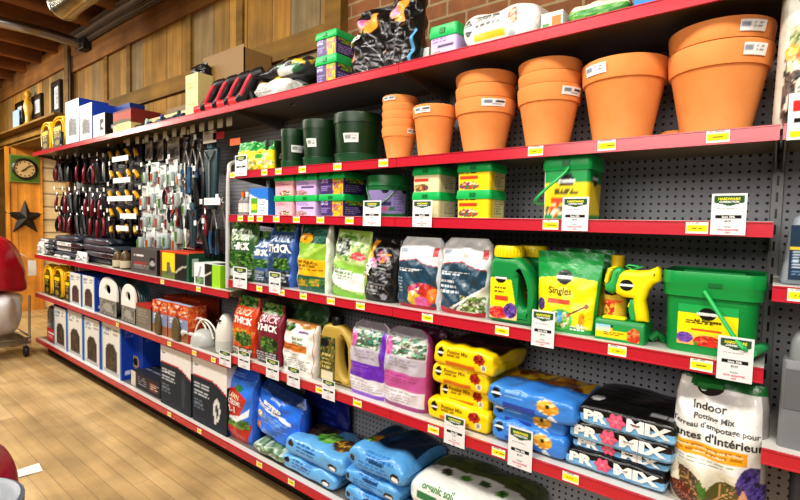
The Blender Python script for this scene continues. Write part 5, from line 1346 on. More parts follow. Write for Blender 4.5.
# stack of three blue bags with dark tops
def db(seed): return [('b', c('5fa6e2')), ('r', .06, .58, .94, 1, c('1c3a5c')), ('f', .1, .62, .6, .98, seed, 30, [c('1c3a5c'), c('24486e'), c('16304e')]), ('fe', .2, .6, .1, .05, seed + 1, 9, [c('c8842a'), c('3a8a3a'), c('e0b040')]), ('r', .4, .36, .62, .42, c('27507e')), ('l', .3, .42, .8, .5, c('3a7ac0'), 2, seed), ('l', .2, .24, .75, .34, c('3a7ac0'), 2, seed), ('e', .84, .3, .08, .07, c('1a1c20')), ('e', .84, .28, .07, .035, c('f0ece8')), ('e', .1, .34, .04, .06, c('22303c'))]
for i, (z0, hh_, x0, x1, dy, lab_) in enumerate(((.0, .09, 343, 398, .025, 'lowest blue soil bag of the dark topped stack of three'), (.08, .1, 343, 398, .03, 'middle blue soil bag of the dark topped stack of three'), (.17, .12, 347, 404, .02, 'topmost blue soil bag of three, its dark top under the shelf'))):
    a = at(x0, 470, 1, dy)[0]; b = at(x1, 490, 1, dy)[0]
    lying('dark_topped_soil_bag', lab_, 'soil bag', (a, dy), (b, dy), .35, ZB + z0, hh_, db(190 + 4 * i), 191 + i, group='stack of dark topped blue soil bags', n=3.6, p=9, wrk=.007, res=(64, 60), words=[('potting soil', .5, .42, .14, c('1f4a80'), dict(wmax=.2))])
# white and green bag at the front
wg = [('b', c('e4e6e2')), ('W', [(0, .60), (.3, .66), (.6, .68), (1, .64)], c('56602e')), ('f', .05, .72, .95, 1, 219, 30, [c('4a5428'), c('5b6432'), c('3c4422'), c('6a7040')])] + [q for k in range(4) for q in (('fe', .26 + .17 * k, .60 + .012 * (k % 3), .05, .028, 210 + k, 9, [c('5a9a3a'), c('7ac04a'), c('3a5a2a')] if k % 2 else [c('4a4a3a'), c('6a6a4a'), c('3a5a3a')]), ('l', .2 + .17 * k, .535, .32 + .17 * k, .565, c('8a948a'), 2, k))] + [('r', .1, .3, .3, .38, c('2f7a50')), ('l', .4, .25, .9, .4, c('9aa49a'), 3, 6)]
for i, lab_ in enumerate(('lower white and olive soil bag at the near end of the base shelf', 'upper white and olive soil bag with a row of small green pictures')):
    lying('white_green_soil_bag', lab_, 'soil bag', (-1.17 + .02 * i, .03), (-.66, .03), .335, ZB + .12 * i, .135 + .012 * i, wg, 215 + i, n=3.4, p=9, wrk=.006, res=(80, 70), group='white and olive soil bags', words=[('organic soil', .3, .46, .16, c('4a8a4a'), dict(wmax=.2, eps=.003))])

# ================================================================== left middle shelf (cords, boxes, hoses, seed cartons)
def cord_coil(label, xl, xr, yt, yb, dy, zs, group):
    xc, w, zt = bb(xl, xr, yt, yb, dy); h = zt - zs
    w = max(w, .10)
    t = thing('cord_coil', label, 'cord', (xc, dy + .05, zs), group=group)
    m = MB(); r = .008
    for k in range(5):
        yy = (k - 2) * .017; q = 1 - .03 * abs(k - 2)
        a = np.linspace(0, 2 * PI, 41)
        ex = .5
        px_ = (w / 2 - r) * q * np.sign(np.cos(a)) * np.abs(np.cos(a)) ** .8; pz_ = h / 2 + (h / 2 - r) * q * np.sign(np.sin(a)) * np.abs(np.sin(a)) ** .7
        m.tube(np.stack([px_, 0 * a + yy, pz_], 1), r * 1.15, c('f4c80e'), 8, False)
        m.tube(np.stack([px_ * .72, 0 * a + yy, h / 2 + (pz_ - h / 2) * .8], 1), r * 1.1, c('eebc08'), 8, False)
    m.build('cord', 'plastic', t)
    m = MB(); sheet(m, flat(-w * .3, w * .3, h * .05, h * .68, -.048), [('b', c('2a2618')), ('r', .1, .75, .9, .95, c('f0d020')), ('l', .15, .4, .85, .7, c('c8b040'), 3, 3), ('e', .5, .2, .3, .12, c('8a7a3a'))], 16, 24); m.build('sleeve', 'card', t)
    return t


for i, (xl, xr, lab_) in enumerate(((42.5, 51, 'leftmost yellow cord coil on the middle left shelf'), (51.5, 62, 'middle yellow cord coil on the middle left shelf'), (63, 71, 'third yellow cord coil, beside the white and blue boxes'))):
    cord_coil(lab_, xl, xr, (264, 265, 271)[i], (296, 302, 306)[i], .03, Z5L, 'yellow cord coils under the dark packs')
for i, (xl, xr, yt, yb, lab_) in enumerate(((69.5, 81.5, 273, 310, 'short white and blue box beside the yellow cord coils'), (82, 95, 276, 315, 'short white and blue box with its blue side showing, beside the hose pack'))):
    px_box('boot_tray_box', lab_, xl, xr, yt, yb, .03, Z5L, .22, mat_front(230 + i) + [('f', .3, .14, .74, .48, 3, 30, [c('5a3a34'), c('4a3430'), c('6a4a40')])], bs_, [('b', c('2450bc'))], group='short white and blue boxes')


def hose_pack(label, xl, xr, yt, yb, dy, zs):
    xc, w, zt = bb(xl, xr, yt, yb, dy); h = zt - zs; w = max(w, .14)
    t = thing('hose_pack', label, 'hose', (xc, dy + .06, zs), group='hose packs with white sleeves')
    m = MB(); hole = [(w * .17 * math.cos(a), h * .68 + h * .12 * math.sin(a)) for a in np.linspace(0, 2 * PI, 20, endpoint=False)]
    profile(m, [(-w * .5, h * .42), (w * .5, h * .42)] + arc(0, h * .6, w * .5, 0, 180, 14, h * .4), [hole], .02, .004, c('ecebe6'), y=-.05); m.build('sleeve', 'card', t, angle=50)
    m = MB()
    for k in range(6):
        a = np.linspace(0, 2 * PI, 33); yy = -.035 + .018 * k
        m.tube(np.stack([w * .44 * np.cos(a), 0 * a + yy, h * .48 + h * .46 * np.sin(a)], 1), .009, c('2f5a60') if k > 1 else c('6c6c68'), 7, False)
    m.build('hose', 'plastic', t)
    m = MB(); sheet(m, flat(-w * .48, w * .48, h * .03, h * .42, -.058), [('b', c('8b8983')), ('f', .1, .05, .9, .9, 5, 30, [c('77756f'), c('9a9892'), c('6a6862')]), ('e', .5, .5, .25, .3, c('a3a19a'))], 18, 18); m.build('front_card', 'card', t)


hose_pack('white sleeved hose pack with teal hose, beside the blue box', 99, 116.5, 277, 325, .03, Z5L)
hose_pack('white sleeved hose pack beside the dark grey pouch', 121, 135, 284, 331, .03, Z5L)
px_box('grey_carton', 'grey brown carton with a red top beside the second hose pack', 136, 151, 305, 335, .03, Z5L, .16, [('b', c('7b7468')), ('l', .1, .2, .9, .8, c('9d968a'), 5, 3), ('r', 0, .88, 1, 1, c('a83028'))], [('b', c('4c463e'))], [('b', c('b0322a'))])


def seed_carton(label, xl, xr, yt, yb, dy, d=.13):
    xc, w, zt = bb(xl, xr, yt, yb, dy); h = zt - Z5L; w *= .98
    t = thing('scoop_carton', label, 'box', (xc, dy + d / 2, Z5L), group='orange cartons with brown scoops')
    m = MB(); carton(m, w, h, d, [('b', c('8a98b8')), ('r', 0, .62, 1, 1, c('c8442a')), ('f', .0, .66, 1, .98, 7, 40, [c('d8542c'), c('e88a4a'), c('f0e0d0'), c('b83a24')]), ('r', 0, .0, 1, .3, c('9a6a4a')), ('l', .1, .35, .9, .6, c('dfe6f4'), 3, 3)], [('b', c('b8442a')), ('f', 0, .4, 1, 1, 8, 40, [c('d8542c'), c('e88a4a'), c('c84028')])], [('b', c('c8502c')), ('r', .05, .1, .95, .4, c('aebcd8'))])
    m.build('box_body', 'card', t, smooth=False)
    m = MB(); profile(m, [(-.0, .02 * h), (w * .16, .02 * h), (w * .2, .3 * h), (w * .12, .58 * h), (.0, .7 * h), (-w * .12, .58 * h), (-w * .2, .3 * h), (-w * .16, .02 * h)], [], .02, .008, c('5a5136'), y=-d / 2 - .011); m.build('scoop', 'plastic', t, angle=50)


seed_carton('orange carton with brown scoop, left of the pair by the watering can', 152.5, 167, 301, 338, .03)
seed_carton('orange carton with brown scoop, right of the pair by the watering can', 168, 188, 305, 345, .03)
for i, (xl, xr, yt, yb, lab_) in enumerate(((164, 181, 297, 320, 'red orange carton at the back, left, behind the brown scoop cartons'), (182, 200, 299, 325, 'red orange carton at the back, nearest the watering can'))):
    px_box('red_carton', lab_, xl, xr, yt, yb, .2, Z5L, .15, [('b', c('c04a24')), ('l', .1, .5, .9, .9, c('e8905a'), 3, 3)], [('b', c('a83c1e'))], [('b', c('d05a2c'))], group='red cartons at the back')
# galvanised watering can with a white wire handle
p = at(204, 351, 1, .10)
t = thing('watering_can', 'grey domed watering can with white wire handles, beside the white sprayer', 'watering can', (p[0], .11, Z5L))
m = MB(); m.lathe([(.001, 0), (.088, 0), (.092, .01), (.088, .05), (.066, .085), (.035, .1), (.001, .104)], c('b8bab6'), 30, close=False); m.tube([(-.05, -.05, .06), (-.10, -.08, .075), (-.12, -.09, .07)], [.014, .011, .022], c('c8cac6'), 10); m.build('can_body', 'enamel', t)
for k in range(3):
    m = MB(); dx = -.06 + .06 * k
    m.tube(smooth_path([(-.14 + dx, -.04, .02), (-.1 + dx, -.03, .13), (-.03 + dx, -.02, .17), (.06 + dx, -.01, .13), (.1 + dx, 0, .05)], 6), .006, c('e6e6de'), 7); m.build('wire_handle', 'plastic', t)
x, y, R_ = round_at(215.5, 236.5, 340, .045)
H = at(226, 313.5, 1, y)[2] - Z5L
t = thing('white_sprayer', 'white plastic sprayer bottle standing beside the orange red seed bag', 'bottle', (x, y, Z5L))
m = MB(); m.lathe([(.001, 0), (R_ * .9, 0), (R_, .01), (R_, H * .45), (R_ * .93, H * .62), (R_ * .72, H * .82), (R_ * .5, H * .93), (R_ * .25, H), (.001, H)], c('dfe0d8'), 30, close=False); m.build('bottle_body', 'plastic', t)
m = MB(); m.lathe([(R_ * 1.01, H * .1), (R_ * 1.02, H * .12), (R_ * 1.02, H * .3), (R_ * 1.01, H * .32)], c('c2c6be'), 30, close=False); m.build('clear_band', 'plastic', t)
m = MB(); m.box((-.012, -R_ * .95, H * .82), (.012, -R_ * .6, H * .86), c('3a3a3a')); m.build('nozzle', 'plastic', t)

# ================================================================== upper left shelf (packs, tool cartons)
def flat_pack(label, xl, xr, ylow, z0, hh_, dy, d, col, labcol=None, seed=0):
    a = at(xl, ylow, 1, dy)[0]; b = at(xr, ylow, 1, dy)[0]; w = b - a
    m = MB(); n = MB
    S = pillow(m, w, d, hh_, [('b', col), ('f', .0, .5, 1, 1, seed, 20, [col, tuple(x * 1.6 for x in col), tuple(x * .6 for x in col)])] + ([('r', .12, .24, .62, .46, labcol), ('l', .16, .28, .5, .42, c('6a7078'), 2, seed), ('e', .56, .35, .03, .06, c('3a424c'))] if labcol else []), seed, (30, 30), n=5, p=12, wrk=.002)
    o = m.build('tarp_pack', 'film', loc=((a + b) / 2, dy + d / 2, Z4L + z0), angle=180)
    return tag(o, label, 'folded pack', 'dark flat packs on the far left shelf')


DKP = c('333c48'); k = 0
for col_i, (x0, x1) in enumerate(((39, 52), (53.5, 80), (81.5, 112))):
    for lv in range(4):
        if col_i == 0 and lv > 2: continue
        posn = ['bottom', 'second', 'third', 'top'][lv]; where = ['far left end', 'middle stack', 'stack beside the brown bottles'][col_i]
        k += 1
        flat_pack('dark flat pack, %s layer of the %s on the shelf' % (posn, where), x0 + (lv % 2), x1 + (lv % 3) - (3 if lv == 3 else 0), 250, .052 * lv, .058, .06 + .015 * ((lv * 7 + col_i) % 3), .24, c('3a4450') if (lv + col_i) % 3 else c('1c2026'), WHITE if (col_i == 1 and lv in (1, 2)) or (col_i == 0) else (c('4a525c') if lv % 2 else None), 240 + k)
for i, (xl, xr, yt, yb, lab_, colr) in enumerate(((38.5, 44, 242, 257, 'small white carded pack at the very left end of the shelf', 'e4e4e0'), (55, 60, 255, 264, 'small white jar pack at the foot of the dark stack', 'e8e8e4'), (63, 69, 256, 268, 'white bagged pack leaning on the dark stack', 'e6e6e8'), (77, 87, 252, 272, 'larger white bagged pack in front of the dark packs', 'e2e2e2'), (101, 112, 266, 275, 'two toned low cream pack beside the brown bottles', 'd8d4bc'))):
    std_bag('white_pack', lab_, 'pack', xl, xr, yt, yb, .02, Z4L, .05, [('b', c(colr)), ('f', .1, .1, .9, .6, 260 + i, 20, [c(colr), c('9aa0a8'), c('c8ccd0'), c('5a626c')])], 261 + i, res=(22, 26), dtop=.01, n=3, group='white packs on the far left shelf')
for i, px in enumerate((117, 124.5)):
    p = at(px, 260, 1, .06); hh_ = at(px, 250, 1, .04)[2] - Z4L
    t = thing('brown_bottle', ('left' if i == 0 else 'right') + ' one of two squat brown bottles with cream labels, beside the grey carton', 'bottle', (p[0], .07, Z4L), group='brown bottles')
    m = MB(); m.lathe([(.001, 0), (.036, 0), (.04, .006), (.04, hh_ * .55), (.03, hh_ * .8), (.014, hh_ * .92), (.014, hh_), (.001, hh_)], c('5d4a2c'), 20, close=False); m.build('bottle_body', 'plastic', t)
    m = MB(); m.lathe([(.0405, hh_ * .08), (.0412, hh_ * .1), (.0412, hh_ * .42), (.0405, hh_ * .44)], c('c8bea4'), 20, close=False); m.build('label', 'paper', t)
gc = [('b', c('55504e')), ('l', .1, .6, .6, .75, c('dcdcdc'), 1, 3), ('r', .12, .36, .6, .46, c('a03a3a')), ('l', .1, .15, .7, .34, c('8a8886'), 2, 4), ('r', .72, .2, .95, .7, c('1c1c1e')), ('e', .83, .45, .08, .12, c('aaa'*2))]
px_box('tool_carton', 'dark grey tool carton with a red line, beside the red topped carton', 131, 157, 249, 281, .03, Z4L, .2, gc, [('b', c('2a2828'))], [('b', c('4a4644'))])
yb_ = [('b', c('1e1e1e')), ('r', 0, 0, .07, 1, c('6a3a34')), ('r', .07, 0, .52, 1, c('f0d420')), ('r', .07, 0, .52, .25, c('6a7a3a')), ('p', [(.22, .15), (.3, .12), (.36, .62), (.26, .62)], c('5a5a50')), ('p', [(.36, .12), (.48, .14), (.3, .6), (.22, .58)], c('6a6a60')), ('p', [(.55, .2), (.78, .45), (.95, .5), (.95, .56), (.75, .52), (.54, .3)], c('b0aea0')), ('r', .94, 0, 1, 1, c('1f5a3c')), ('r', 0, .94, 1, 1, c('c83a24'))]
px_box('pruner_carton', 'yellow and black carton with red top and dark green end, showing shears', 160, 189, 252, 287, .03, Z4L, .22, yb_, [('b', c('1f4a34')), ('r', .1, .2, .3, .8, c('b8c8bc')), ('r', .5, .3, .62, .7, c('8aa898'))], [('b', c('c2361f')), ('r', 0, 0, 1, .2, c('d86a30'))], nu=36, nv=30)
px_box('pruner_carton', 'red topped carton standing behind the yellow and black carton', 172, 208, 249, 284, .24, Z4L, .12, [('b', c('b8341f'))], [('b', c('1f3a2c'))], [('b', c('c2361f'))])
gb = [('b', c('20201f')), ('r', 0, 0, .4, 1, c('e4e6ec')), ('f', .04, .02, .38, .35, 271, 20, [c('6a8a5a'), c('8aa87a'), c('4a6a4a')]), ('p', [(.12, .3), (.2, .3), (.3, .85), (.24, .85)], c('9aa0a8')), ('p', [(.42, .4), (.6, .55), (.7, .62), (.66, .68), (.42, .5)], c('c0beb0')), ('r', .7, 0, 1, 1, c('9ad02c')), ('r', .68, 0, .71, 1, c('2a4a2a'))]
px_box('pruner_carton', 'white, black and lime green carton at the right end of the shelf', 194, 220.5, 264, 297, .03, Z4L, .16, gb, [('b', c('8ac428')), ('e', .55, .5, .3, .24, c('14161a')), ('e', .55, .5, .2, .17, c('f0a030'))], [('b', c('dfe4e0')), ('r', .5, .2, .95, .8, c('26302a'))], nu=36, nv=30)
# ================================================================== TOP SHELF
for i, (xl, xr, yt, yb, lab_) in enumerate(((39.5, 50, 121, 151, 'yellow cord coil at the far left end of the top shelf'), (50, 64, 115, 147, 'yellow cord coil on the top shelf, beside the white and blue boxes'))):
    cord_coil(lab_, xl, xr, yt, yb, .03, ZT, 'yellow cord coils on the top shelf')
p = at(61, 138, 1, .02)
m = MB(); m.tube(smooth_path([(0, -.02, .01), (.02, -.02, .07), (.0, -.015, .12), (-.03, .0, .14)], 5), .014, c('22303c'), 8); m.tube([(0, -.02, .01), (.05, -.02, .012)], .012, c('22303c'), 8)
tag(m.build('plug_end', 'plastic', loc=(p[0], .04, ZT)), 'dark blue plug end hanging from the second yellow cord coil', 'plug')
tf = [('b', c('e6e8ee')), ('p', [(.2, .2), (.2, .5), (.35, .62), (.8, .55), (.85, .2)], c('6c6a70')), ('f', .2, .2, .85, .5, 280, 24, [c('5c5a60'), c('78767c'), c('88868c')]), ('g', 0, 0, 1, .14, c('b8d4e8'), c('dfe6ee')), ('l', .2, .72, .8, .9, c('a0a8b8'), 3, 3)]
for i, (xl, xr, yt, yb, lab_) in enumerate(((65.5, 79, 100, 143, 'white box with blue side, first of the boxes on the top shelf'), (79.5, 92, 104, 139, 'white box with blue side and a dark oval, second on the top shelf'))):
    px_box('boot_tray_box', lab_, xl, xr, yt, yb, .03, ZT, .24, tf, [('b', c('2048b0')), ('l', .1, .3, .8, .5, c('6a8ad0'), 2, 2)], [('b', c('2850b8'))], group='white and blue boxes on the top shelf')
px_box('grey_white_box', 'low grey and white box with dark window, beside the red carton', 93, 105, 114, 137, .03, ZT, .22, [('b', c('c4c6cc')), ('r', .6, .3, .9, .75, c('1c1c20')), ('l', .1, .5, .5, .9, c('f0f0f4'), 3, 3), ('e', .8, .5, .1, .1, WHITE)], [('b', c('1a1a1e')), ('e', .4, .45, .2, .12, WHITE)], [('b', c('9ea2aa'))])
px_box('blue_lidded_box', 'low blue box set back behind the red carton on the top shelf', 107, 130, 106, 132, .2, ZT, .12, [('b', c('24408c'))], [('b', c('1c3478'))], [('b', c('2c4c9c'))])
px_box('red_brown_carton', 'red and brown carton with a cream base on the top shelf', 113, 131, 110, 133, .03, ZT, .22, [('b', c('a83a2c')), ('W', [(0, .9), (1, .9)], c('6a2a22')), ('w', [(0, .55), (.5, .62), (1, .5)], c('4c5030')), ('w', [(0, .38), (.5, .44), (1, .4)], c('d8c48a')), ('l', .1, .1, .9, .34, c('a8945a'), 3, 3)], [('b', c('7a2c22')), ('r', 0, 0, 1, .4, c('c8b47c'))], [('b', c('8a3426'))])
# clamps / small tools lying by the edge
def clamp(label, px, py, L, colA, colB, rz):
    p = at(px, py, 1, .07)
    t = thing('hand_clamp', label, 'clamp', (p[0], .08, ZT), rz, group='hand clamps on the top shelf')
    m = MB(); m.tube(smooth_path([(-L * .5, 0, .02), (-L * .2, 0, .035), (L * .1, .01, .03), (L * .45, .0, .045)], 5), .014, colA, 8); m.tube(smooth_path([(-L * .45, .03, .02), (-L * .1, .02, .05), (L * .2, .02, .055), (L * .5, .03, .03)], 5), .012, colA, 8); m.build('jaws', 'plastic', t)
    m = MB(); m.tube([(-L * .5, 0, .02), (-L * .62, -.01, .028)], .02, colB, 8); m.tube([(L * .12, .01, .03), (L * .16, .015, .085)], .012, colB, 8); m.build('grip', 'plastic', t)


clamp('dark clamp with pale cyan grip lying beside the red and brown carton', 141, 121, .26, c('1f2a30'), c('a8dce0'), .1)
clamp('dark blue clamp lying in front of the long cardboard tray', 157, 117, .24, c('26303a'), c('2c4a8a'), -.15)
clamp('dark teal clamp perched on the long cardboard tray edge', 172, 113, .3, c('1c343c'), c('1f4a5a'), .05)
# long open cardboard tray
KR = c('a58658')
a = at(137, 108, 1, .12)[0]; b = at(187, 95, 1, .12)[0]; w = b - a; d = .22; hz = .17
t = thing('cardboard_tray', 'long open cardboard tray lying on the top shelf behind the clamps', 'box', ((a + b) / 2, .13 + d / 2, ZT))
m = MB(); m.box((-w / 2, d / 2 - .006, 0), (w / 2, d / 2, hz * 1.35), c('8a6f48')); m.box((-w / 2, -d / 2, 0), (-w / 2 + .006, d / 2, hz), c('8a6f48')); m.box((w / 2 - .006, -d / 2, 0), (w / 2, d / 2, hz), c('9c7d50')); m.box((-w / 2, -d / 2, 0), (w / 2, -d / 2 + .006, hz * .55), c('d8c898')); m.box((-w / 2, -d / 2, 0), (w / 2, d / 2, .006), c('9c7d50'))
m.build('tray_body', 'card', t, smooth=False)
# tall cream carton with a black bag top
px_box('tall_cream_carton', 'tall narrow cream carton beside the big cardboard carton', 185.5, 198, 74, 112, .04, ZT, .13, [('b', c('dccf96')), ('l', .2, .6, .8, .8, c('b8a868'), 3, 3), ('l', .2, .2, .8, .3, c('b8a868'), 2, 4)], [('b', c('c4b47c'))], [('b', c('2a2622'))], words=())
o = bpy.data.objects.new('x', None); bpy.data.objects.remove(o)
xc, w, zt = bb(185.5, 200, 70, 78, .05)
m = MB(); bag(m, w * .95, zt - at(192, 78.5, 1, .05)[2] + .02, .1, [('b', c('161514'))], 285, (16, 14), n=2.4, wrk=.006, prof=[(0, 1), (.5, .9), (1, .3)])
tag(m.build('black_wrap', 'film', loc=(xc, .105, at(192, 74, 1, .04)[2] + .002), angle=180), 'crumpled black plastic wrap on top of the tall cream carton', 'plastic wrap')
# big plain cardboard carton, open at the top
a = at(200, 85, 1, .12)[0]; b = at(241, 78, 1, .12)[0]; w = b - a; hz = at(205, 58, 1, .14)[2] - ZT; d = .2
t = thing('cardboard_carton', 'big plain brown cardboard carton with its flap up, behind the black tools', 'box', ((a + b) / 2, .14 + d / 2, ZT))
m = MB()
for q0, q1 in (((-w / 2, -d / 2, 0), (w / 2, -d / 2 + .006, hz)), ((-w / 2, d / 2 - .006, 0), (w / 2, d / 2, hz * .93)), ((-w / 2, -d / 2, 0), (-w / 2 + .006, d / 2, hz * .95)), ((w / 2 - .006, -d / 2, 0), (w / 2, d / 2, hz * .95)), ((-w / 2, -d / 2, 0), (w / 2, d / 2, .006))): m.box(q0, q1, c('8d6f45'))
m.build('carton_body', 'card', t, smooth=False)
m = MB(); m.add([(-w / 2, -d / 2, hz), (-w / 2, d / 2 * .2, hz * 1.1), (-w / 2 - .004, d / 2 * .2, hz * 1.1), (-w / 2 - .004, -d / 2, hz)], [(0, 1, 2, 3)], c('a08050')); m.build('flap', 'card', t, smooth=False)
# red tipped black spray heads in a row
def spray_head(label, px, py, h, rz):
    p = at(px, py, 1, .07)
    t = thing('hose_nozzle', label, 'hose nozzle', (p[0], .09, ZT), rz, group='black and red nozzles on the top shelf')
    m = MB(); m.tube(smooth_path([(-.05, -.02, .035), (-.02, -.01, .06), (.02, 0, h * .6), (.05, .01, h * .9), (.1, .03, h)], 6), [.03, .031, .032, .033, .034] + [.035] * 8 + [.036] * 12, c('1a1a1c'), 10)
    m.tube([(.02, 0, h * .55), (.05, .02, .02)], .022, c('1a1a1c'), 8); m.build('body', 'plastic', t)
    m = MB(); m.tube([(-.05, -.02, .035), (-.095, -.035, .028)], .03, c('d8343c'), 12); m.build('red_tip', 'plastic', t)
    m = MB(); m.tube(smooth_path([(-.01, -.036, .06), (.03, -.034, h * .65), (.06, -.026, h * .9)], 5), .012, c('c83a48'), 8); m.build('red_trigger', 'plastic', t)


for i, (px, py, lab_) in enumerate(((208, 101, 'black nozzle with red tip, nearest the tall cream carton'), (220, 98, 'black nozzle with red trigger, second of the row'), (232, 95, 'black nozzle with red tip, third of the row'), (244, 92, 'black nozzle with red trigger beside the white lying bags'))):
    spray_head(lab_, px, py, .19, .15)
# pile of soft bags
o = px_box if False else None
for i, (xl, xr, z0, hh_, dy, colr, lab_) in enumerate(((252, 288, 0, .11, .03, [('b', c('dcdcd8')), ('r', .2, .5, .6, .7, c('e8c030')), ('l', .1, .2, .6, .4, c('9a9a9a'), 3, 3)], 'white lying bag with a yellow patch, lowest of the soft pile'),
                                                    (272, 315, .0, .10, .16, [('b', c('2c5a3a')), ('f', 0, .4, 1, 1, 290, 16, [c('2c5a3a'), c('e0b828'), c('dcdcd4'), c('1f4a30')])], 'dark green and yellow lying bag behind the white one'),
                                                    (256, 312, .105, .11, .08, [('b', c('26262a')), ('f', .3, .2, 1, .9, 291, 14, [c('26262a'), c('d8b428'), c('2f6a44'), c('dcdcd8'), c('34343a')]), ('r', 0, .2, .4, .7, c('2a2a2e'))], 'crumpled black, yellow and green bag on top of the soft pile'))):
    a = at(xl, 85, 1, dy)[0]; b = at(xr, 75, 1, dy)[0]
    lying('soft_bag', lab_, 'bag', (a, dy), (b, dy), .2, ZT + z0, hh_, colr, 292 + i, group='pile of soft bags on the top shelf', n=2.6, p=4, wrk=.014, droop=.03, res=(44, 40))
# purple tubs
for (yt, yb, k) in ((55.5, 82, 'lower'), (31.5, 55.5, 'upper')):
    xc, w, zt = bb(315, 336, 31.5 if k == 'upper' else 55.5, 80, .04); w *= .96
    zl = at(325, 55.5, 1, .04)[2]
    z0 = ZT if k == 'lower' else zl; h = (zl - ZT) if k == 'lower' else (zt - zl)
    tub('fertilizer_tub', 'purple and orange tub with green lid on the top shelf, %s of two' % k, 'tub', xc, .115, z0, w, .15, h, pu, pus, h * .3, rad=.012, group='purple tubs on the top shelf', taper=.96)
# two black flower bags leaning
blt = [('b', c('141416')), ('fe', .25, .74, .18, .1, 301, 14, [c('e0a0c0'), c('d070a0'), c('f0b060')]), ('p', [(.4, .58), (.34, .9), (.56, .9), (.62, .58)], c('f0a040')), ('fe', .12, .3, .1, .08, 302, 8, [c('d87a5a'), c('e8a080')]), ('f', .15, .2, .9, .55, 303, 40, [c('141416'), c('18181b'), c('101012'), c('222226')]), ('l', .2, .08, .85, .3, c('7a7a7e'), 3, 4), ('l', .35, .40, .8, .48, c('b0b0b4'), 2, 5)]
std_bag('soil_bag', 'black flower printed bag on the top shelf, beside the purple tubs', 'bag', 354, 392, 10, 74, .03, ZT, .13, blt, 304, side=c('141416'), n=2.8, lean=.10, wrk=.01, dtop=.06, res=(46, 60), words=[('MIX', .16, .52, .09, WHITE, dict(rot=1.3, bold=.05, eps=.01))])
std_bag('soil_bag', 'black flower printed bag on the top shelf, with a light blue edge', 'bag', 386, 418, -6, 66, .03, ZT, .13, blt + [('r', .9, .1, 1, .5, c('6ab0e0'))], 305, side=c('161618'), n=2.8, lean=.12, wrk=.01, dtop=.06, res=(46, 60))
# lilac tub and the white lying bag
xc, w, zt = bb(429, 457, 24.5, 52, .04)
tub('fertilizer_tub', 'single lilac tub with bright green lid on the top shelf', 'tub', xc, .11, ZT, w * .96, .14, zt - ZT, li, [('b', c('c4aede'))], (zt - ZT) * .36, rad=.014, taper=.97)
wt = [('b', c('e6e4de')), ('logo', .1, .36, .055, .1), ('r', .18, .2, .6, .29, c('f0b82c')), ('l', .2, .34, .6, .47, c('6a6a66'), 3, 3), ('fe', .68, .38, .07, .09, 310, 24, [c('c85a3a'), c('e8a060'), c('8a4a3a'), c('f0d8b0')]), ('e', .68, .2, .04, .05, c('b0b4b8'))]
a = at(461, 45, 1, .03)[0]; b = at(538, 25, 1, .03)[0]; hh_ = at(495, 10, 1, .06)[2] - ZT
lying('white_soil_bag', 'white bag with a yellow band and black round emblem lying on the top shelf', 'soil bag', (a, .03), (b, .03), .26, ZT, hh_, wt, 311, n=4.5, p=9, wrk=.004, droop=.006, res=(70, 56), words=[('Miracle-Gro', .1, .36, .05, WHITE, dict(wmax=.03)), ('potting mix', .38, .445, .10, c('5a5a58'), dict(wmax=.12))])
a = at(566, 22, 1, .05)[0]; b = at(628, 5, 1, .05)[0]
lying('green_white_bag', 'green and cream bag lying near the right end of the top shelf', 'bag', (a, .05), (b, .05), .24, ZT, .085, [('b', c('dcd8c0')), ('w', [(0, .38), (1, .36)], c('5aa048')), ('f', 0, .2, 1, .36, 312, 20, [c('5aa048'), c('3a8a3a'), c('8ac060')]), ('W', [(0, .46), (1, .46)], c('1c241c'))], 313, n=2.8, p=5, wrk=.004)
px_box('blue_carton', 'bright blue carton lying at the right end of the top shelf', 634, 700, -14, 0, .06, ZT, .2, [('b', c('3a86e0'))], [('b', c('2a6ac0'))], [('b', c('4a90e8'))])
px_box('white_orange_carton', 'low white and orange carton beside the green and cream bag', 541, 563, 12, 22, .05, ZT, .12, [('b', c('e8e4dc')), ('r', .5, .1, .95, .8, c('d88040')), ('r', .05, .2, .4, .5, c('5a9a5a'))], [('b', c('d0ccc4'))], [('b', c('e0dcd4'))])
px_box('white_carton', 'low white carton peeping between the black bags and the lilac tub', 420, 429, 48, 57, .12, ZT, .1, [('b', c('e4e4e2'))], [('b', c('d0d0ce'))], [('b', c('e0e0de'))])

# ================================================================== RIGHT HAND UNIT
bgw = [('b', c('dcdad0')), ('r', .0, 0, .14, .42, c('4a3528')), ('f', .0, .0, .14, .4, 320, 30, [c('4a3528'), c('6a4a38'), c('2a1e18'), c('c8b8a8')]), ('f', .08, .34, .5, .6, 321, 60, [c('8a9a5a'), c('b8c48a'), c('6a7a3a'), c('d8d4b8'), c('e0d8c0')]), ('fe', .1, .45, .05, .05, 322, 8, [c('e8a020'), c('f0b840')]), ('fe', .2, .42, .07, .06, 323, 8, [c('c86a3a'), c('e09060')]), ('f', .12, .26, .9, .34, 324, 40, [c('2a2622'), c('3a342c'), c('d8d4c8')]), ('l', .16, .06, .9, .24, c('8a8680'), 6, 3)]
xl_ = at(776, 60, 1, .10)[0]
w = .30; h = at(790, -30, 1, .1)[2] - Z2
m = MB(); S = bag(m, w, h, .16, bgw, 325, (70, 80), n=2.8, side=c('cfccc0'), wrk=.004, prof=[(0, .8), (.1, 1), (.6, 1), (.85, .7), (1, .2)])
text(m, S, 'GROW', .53, .82, .075 * 1.0, w, h, c('3c3a36'), bold=.05, wmax=.25); text(m, S, 'BGC', .36, .715, .045, w, h, c('c4c0b4'), bold=.02)
tag(m.build('grow_bag', 'film', loc=(xl_ + w / 2 + .0, .11, Z2), angle=180), 'white bag with big dark capital letters, at the upper right edge', 'soil bag')
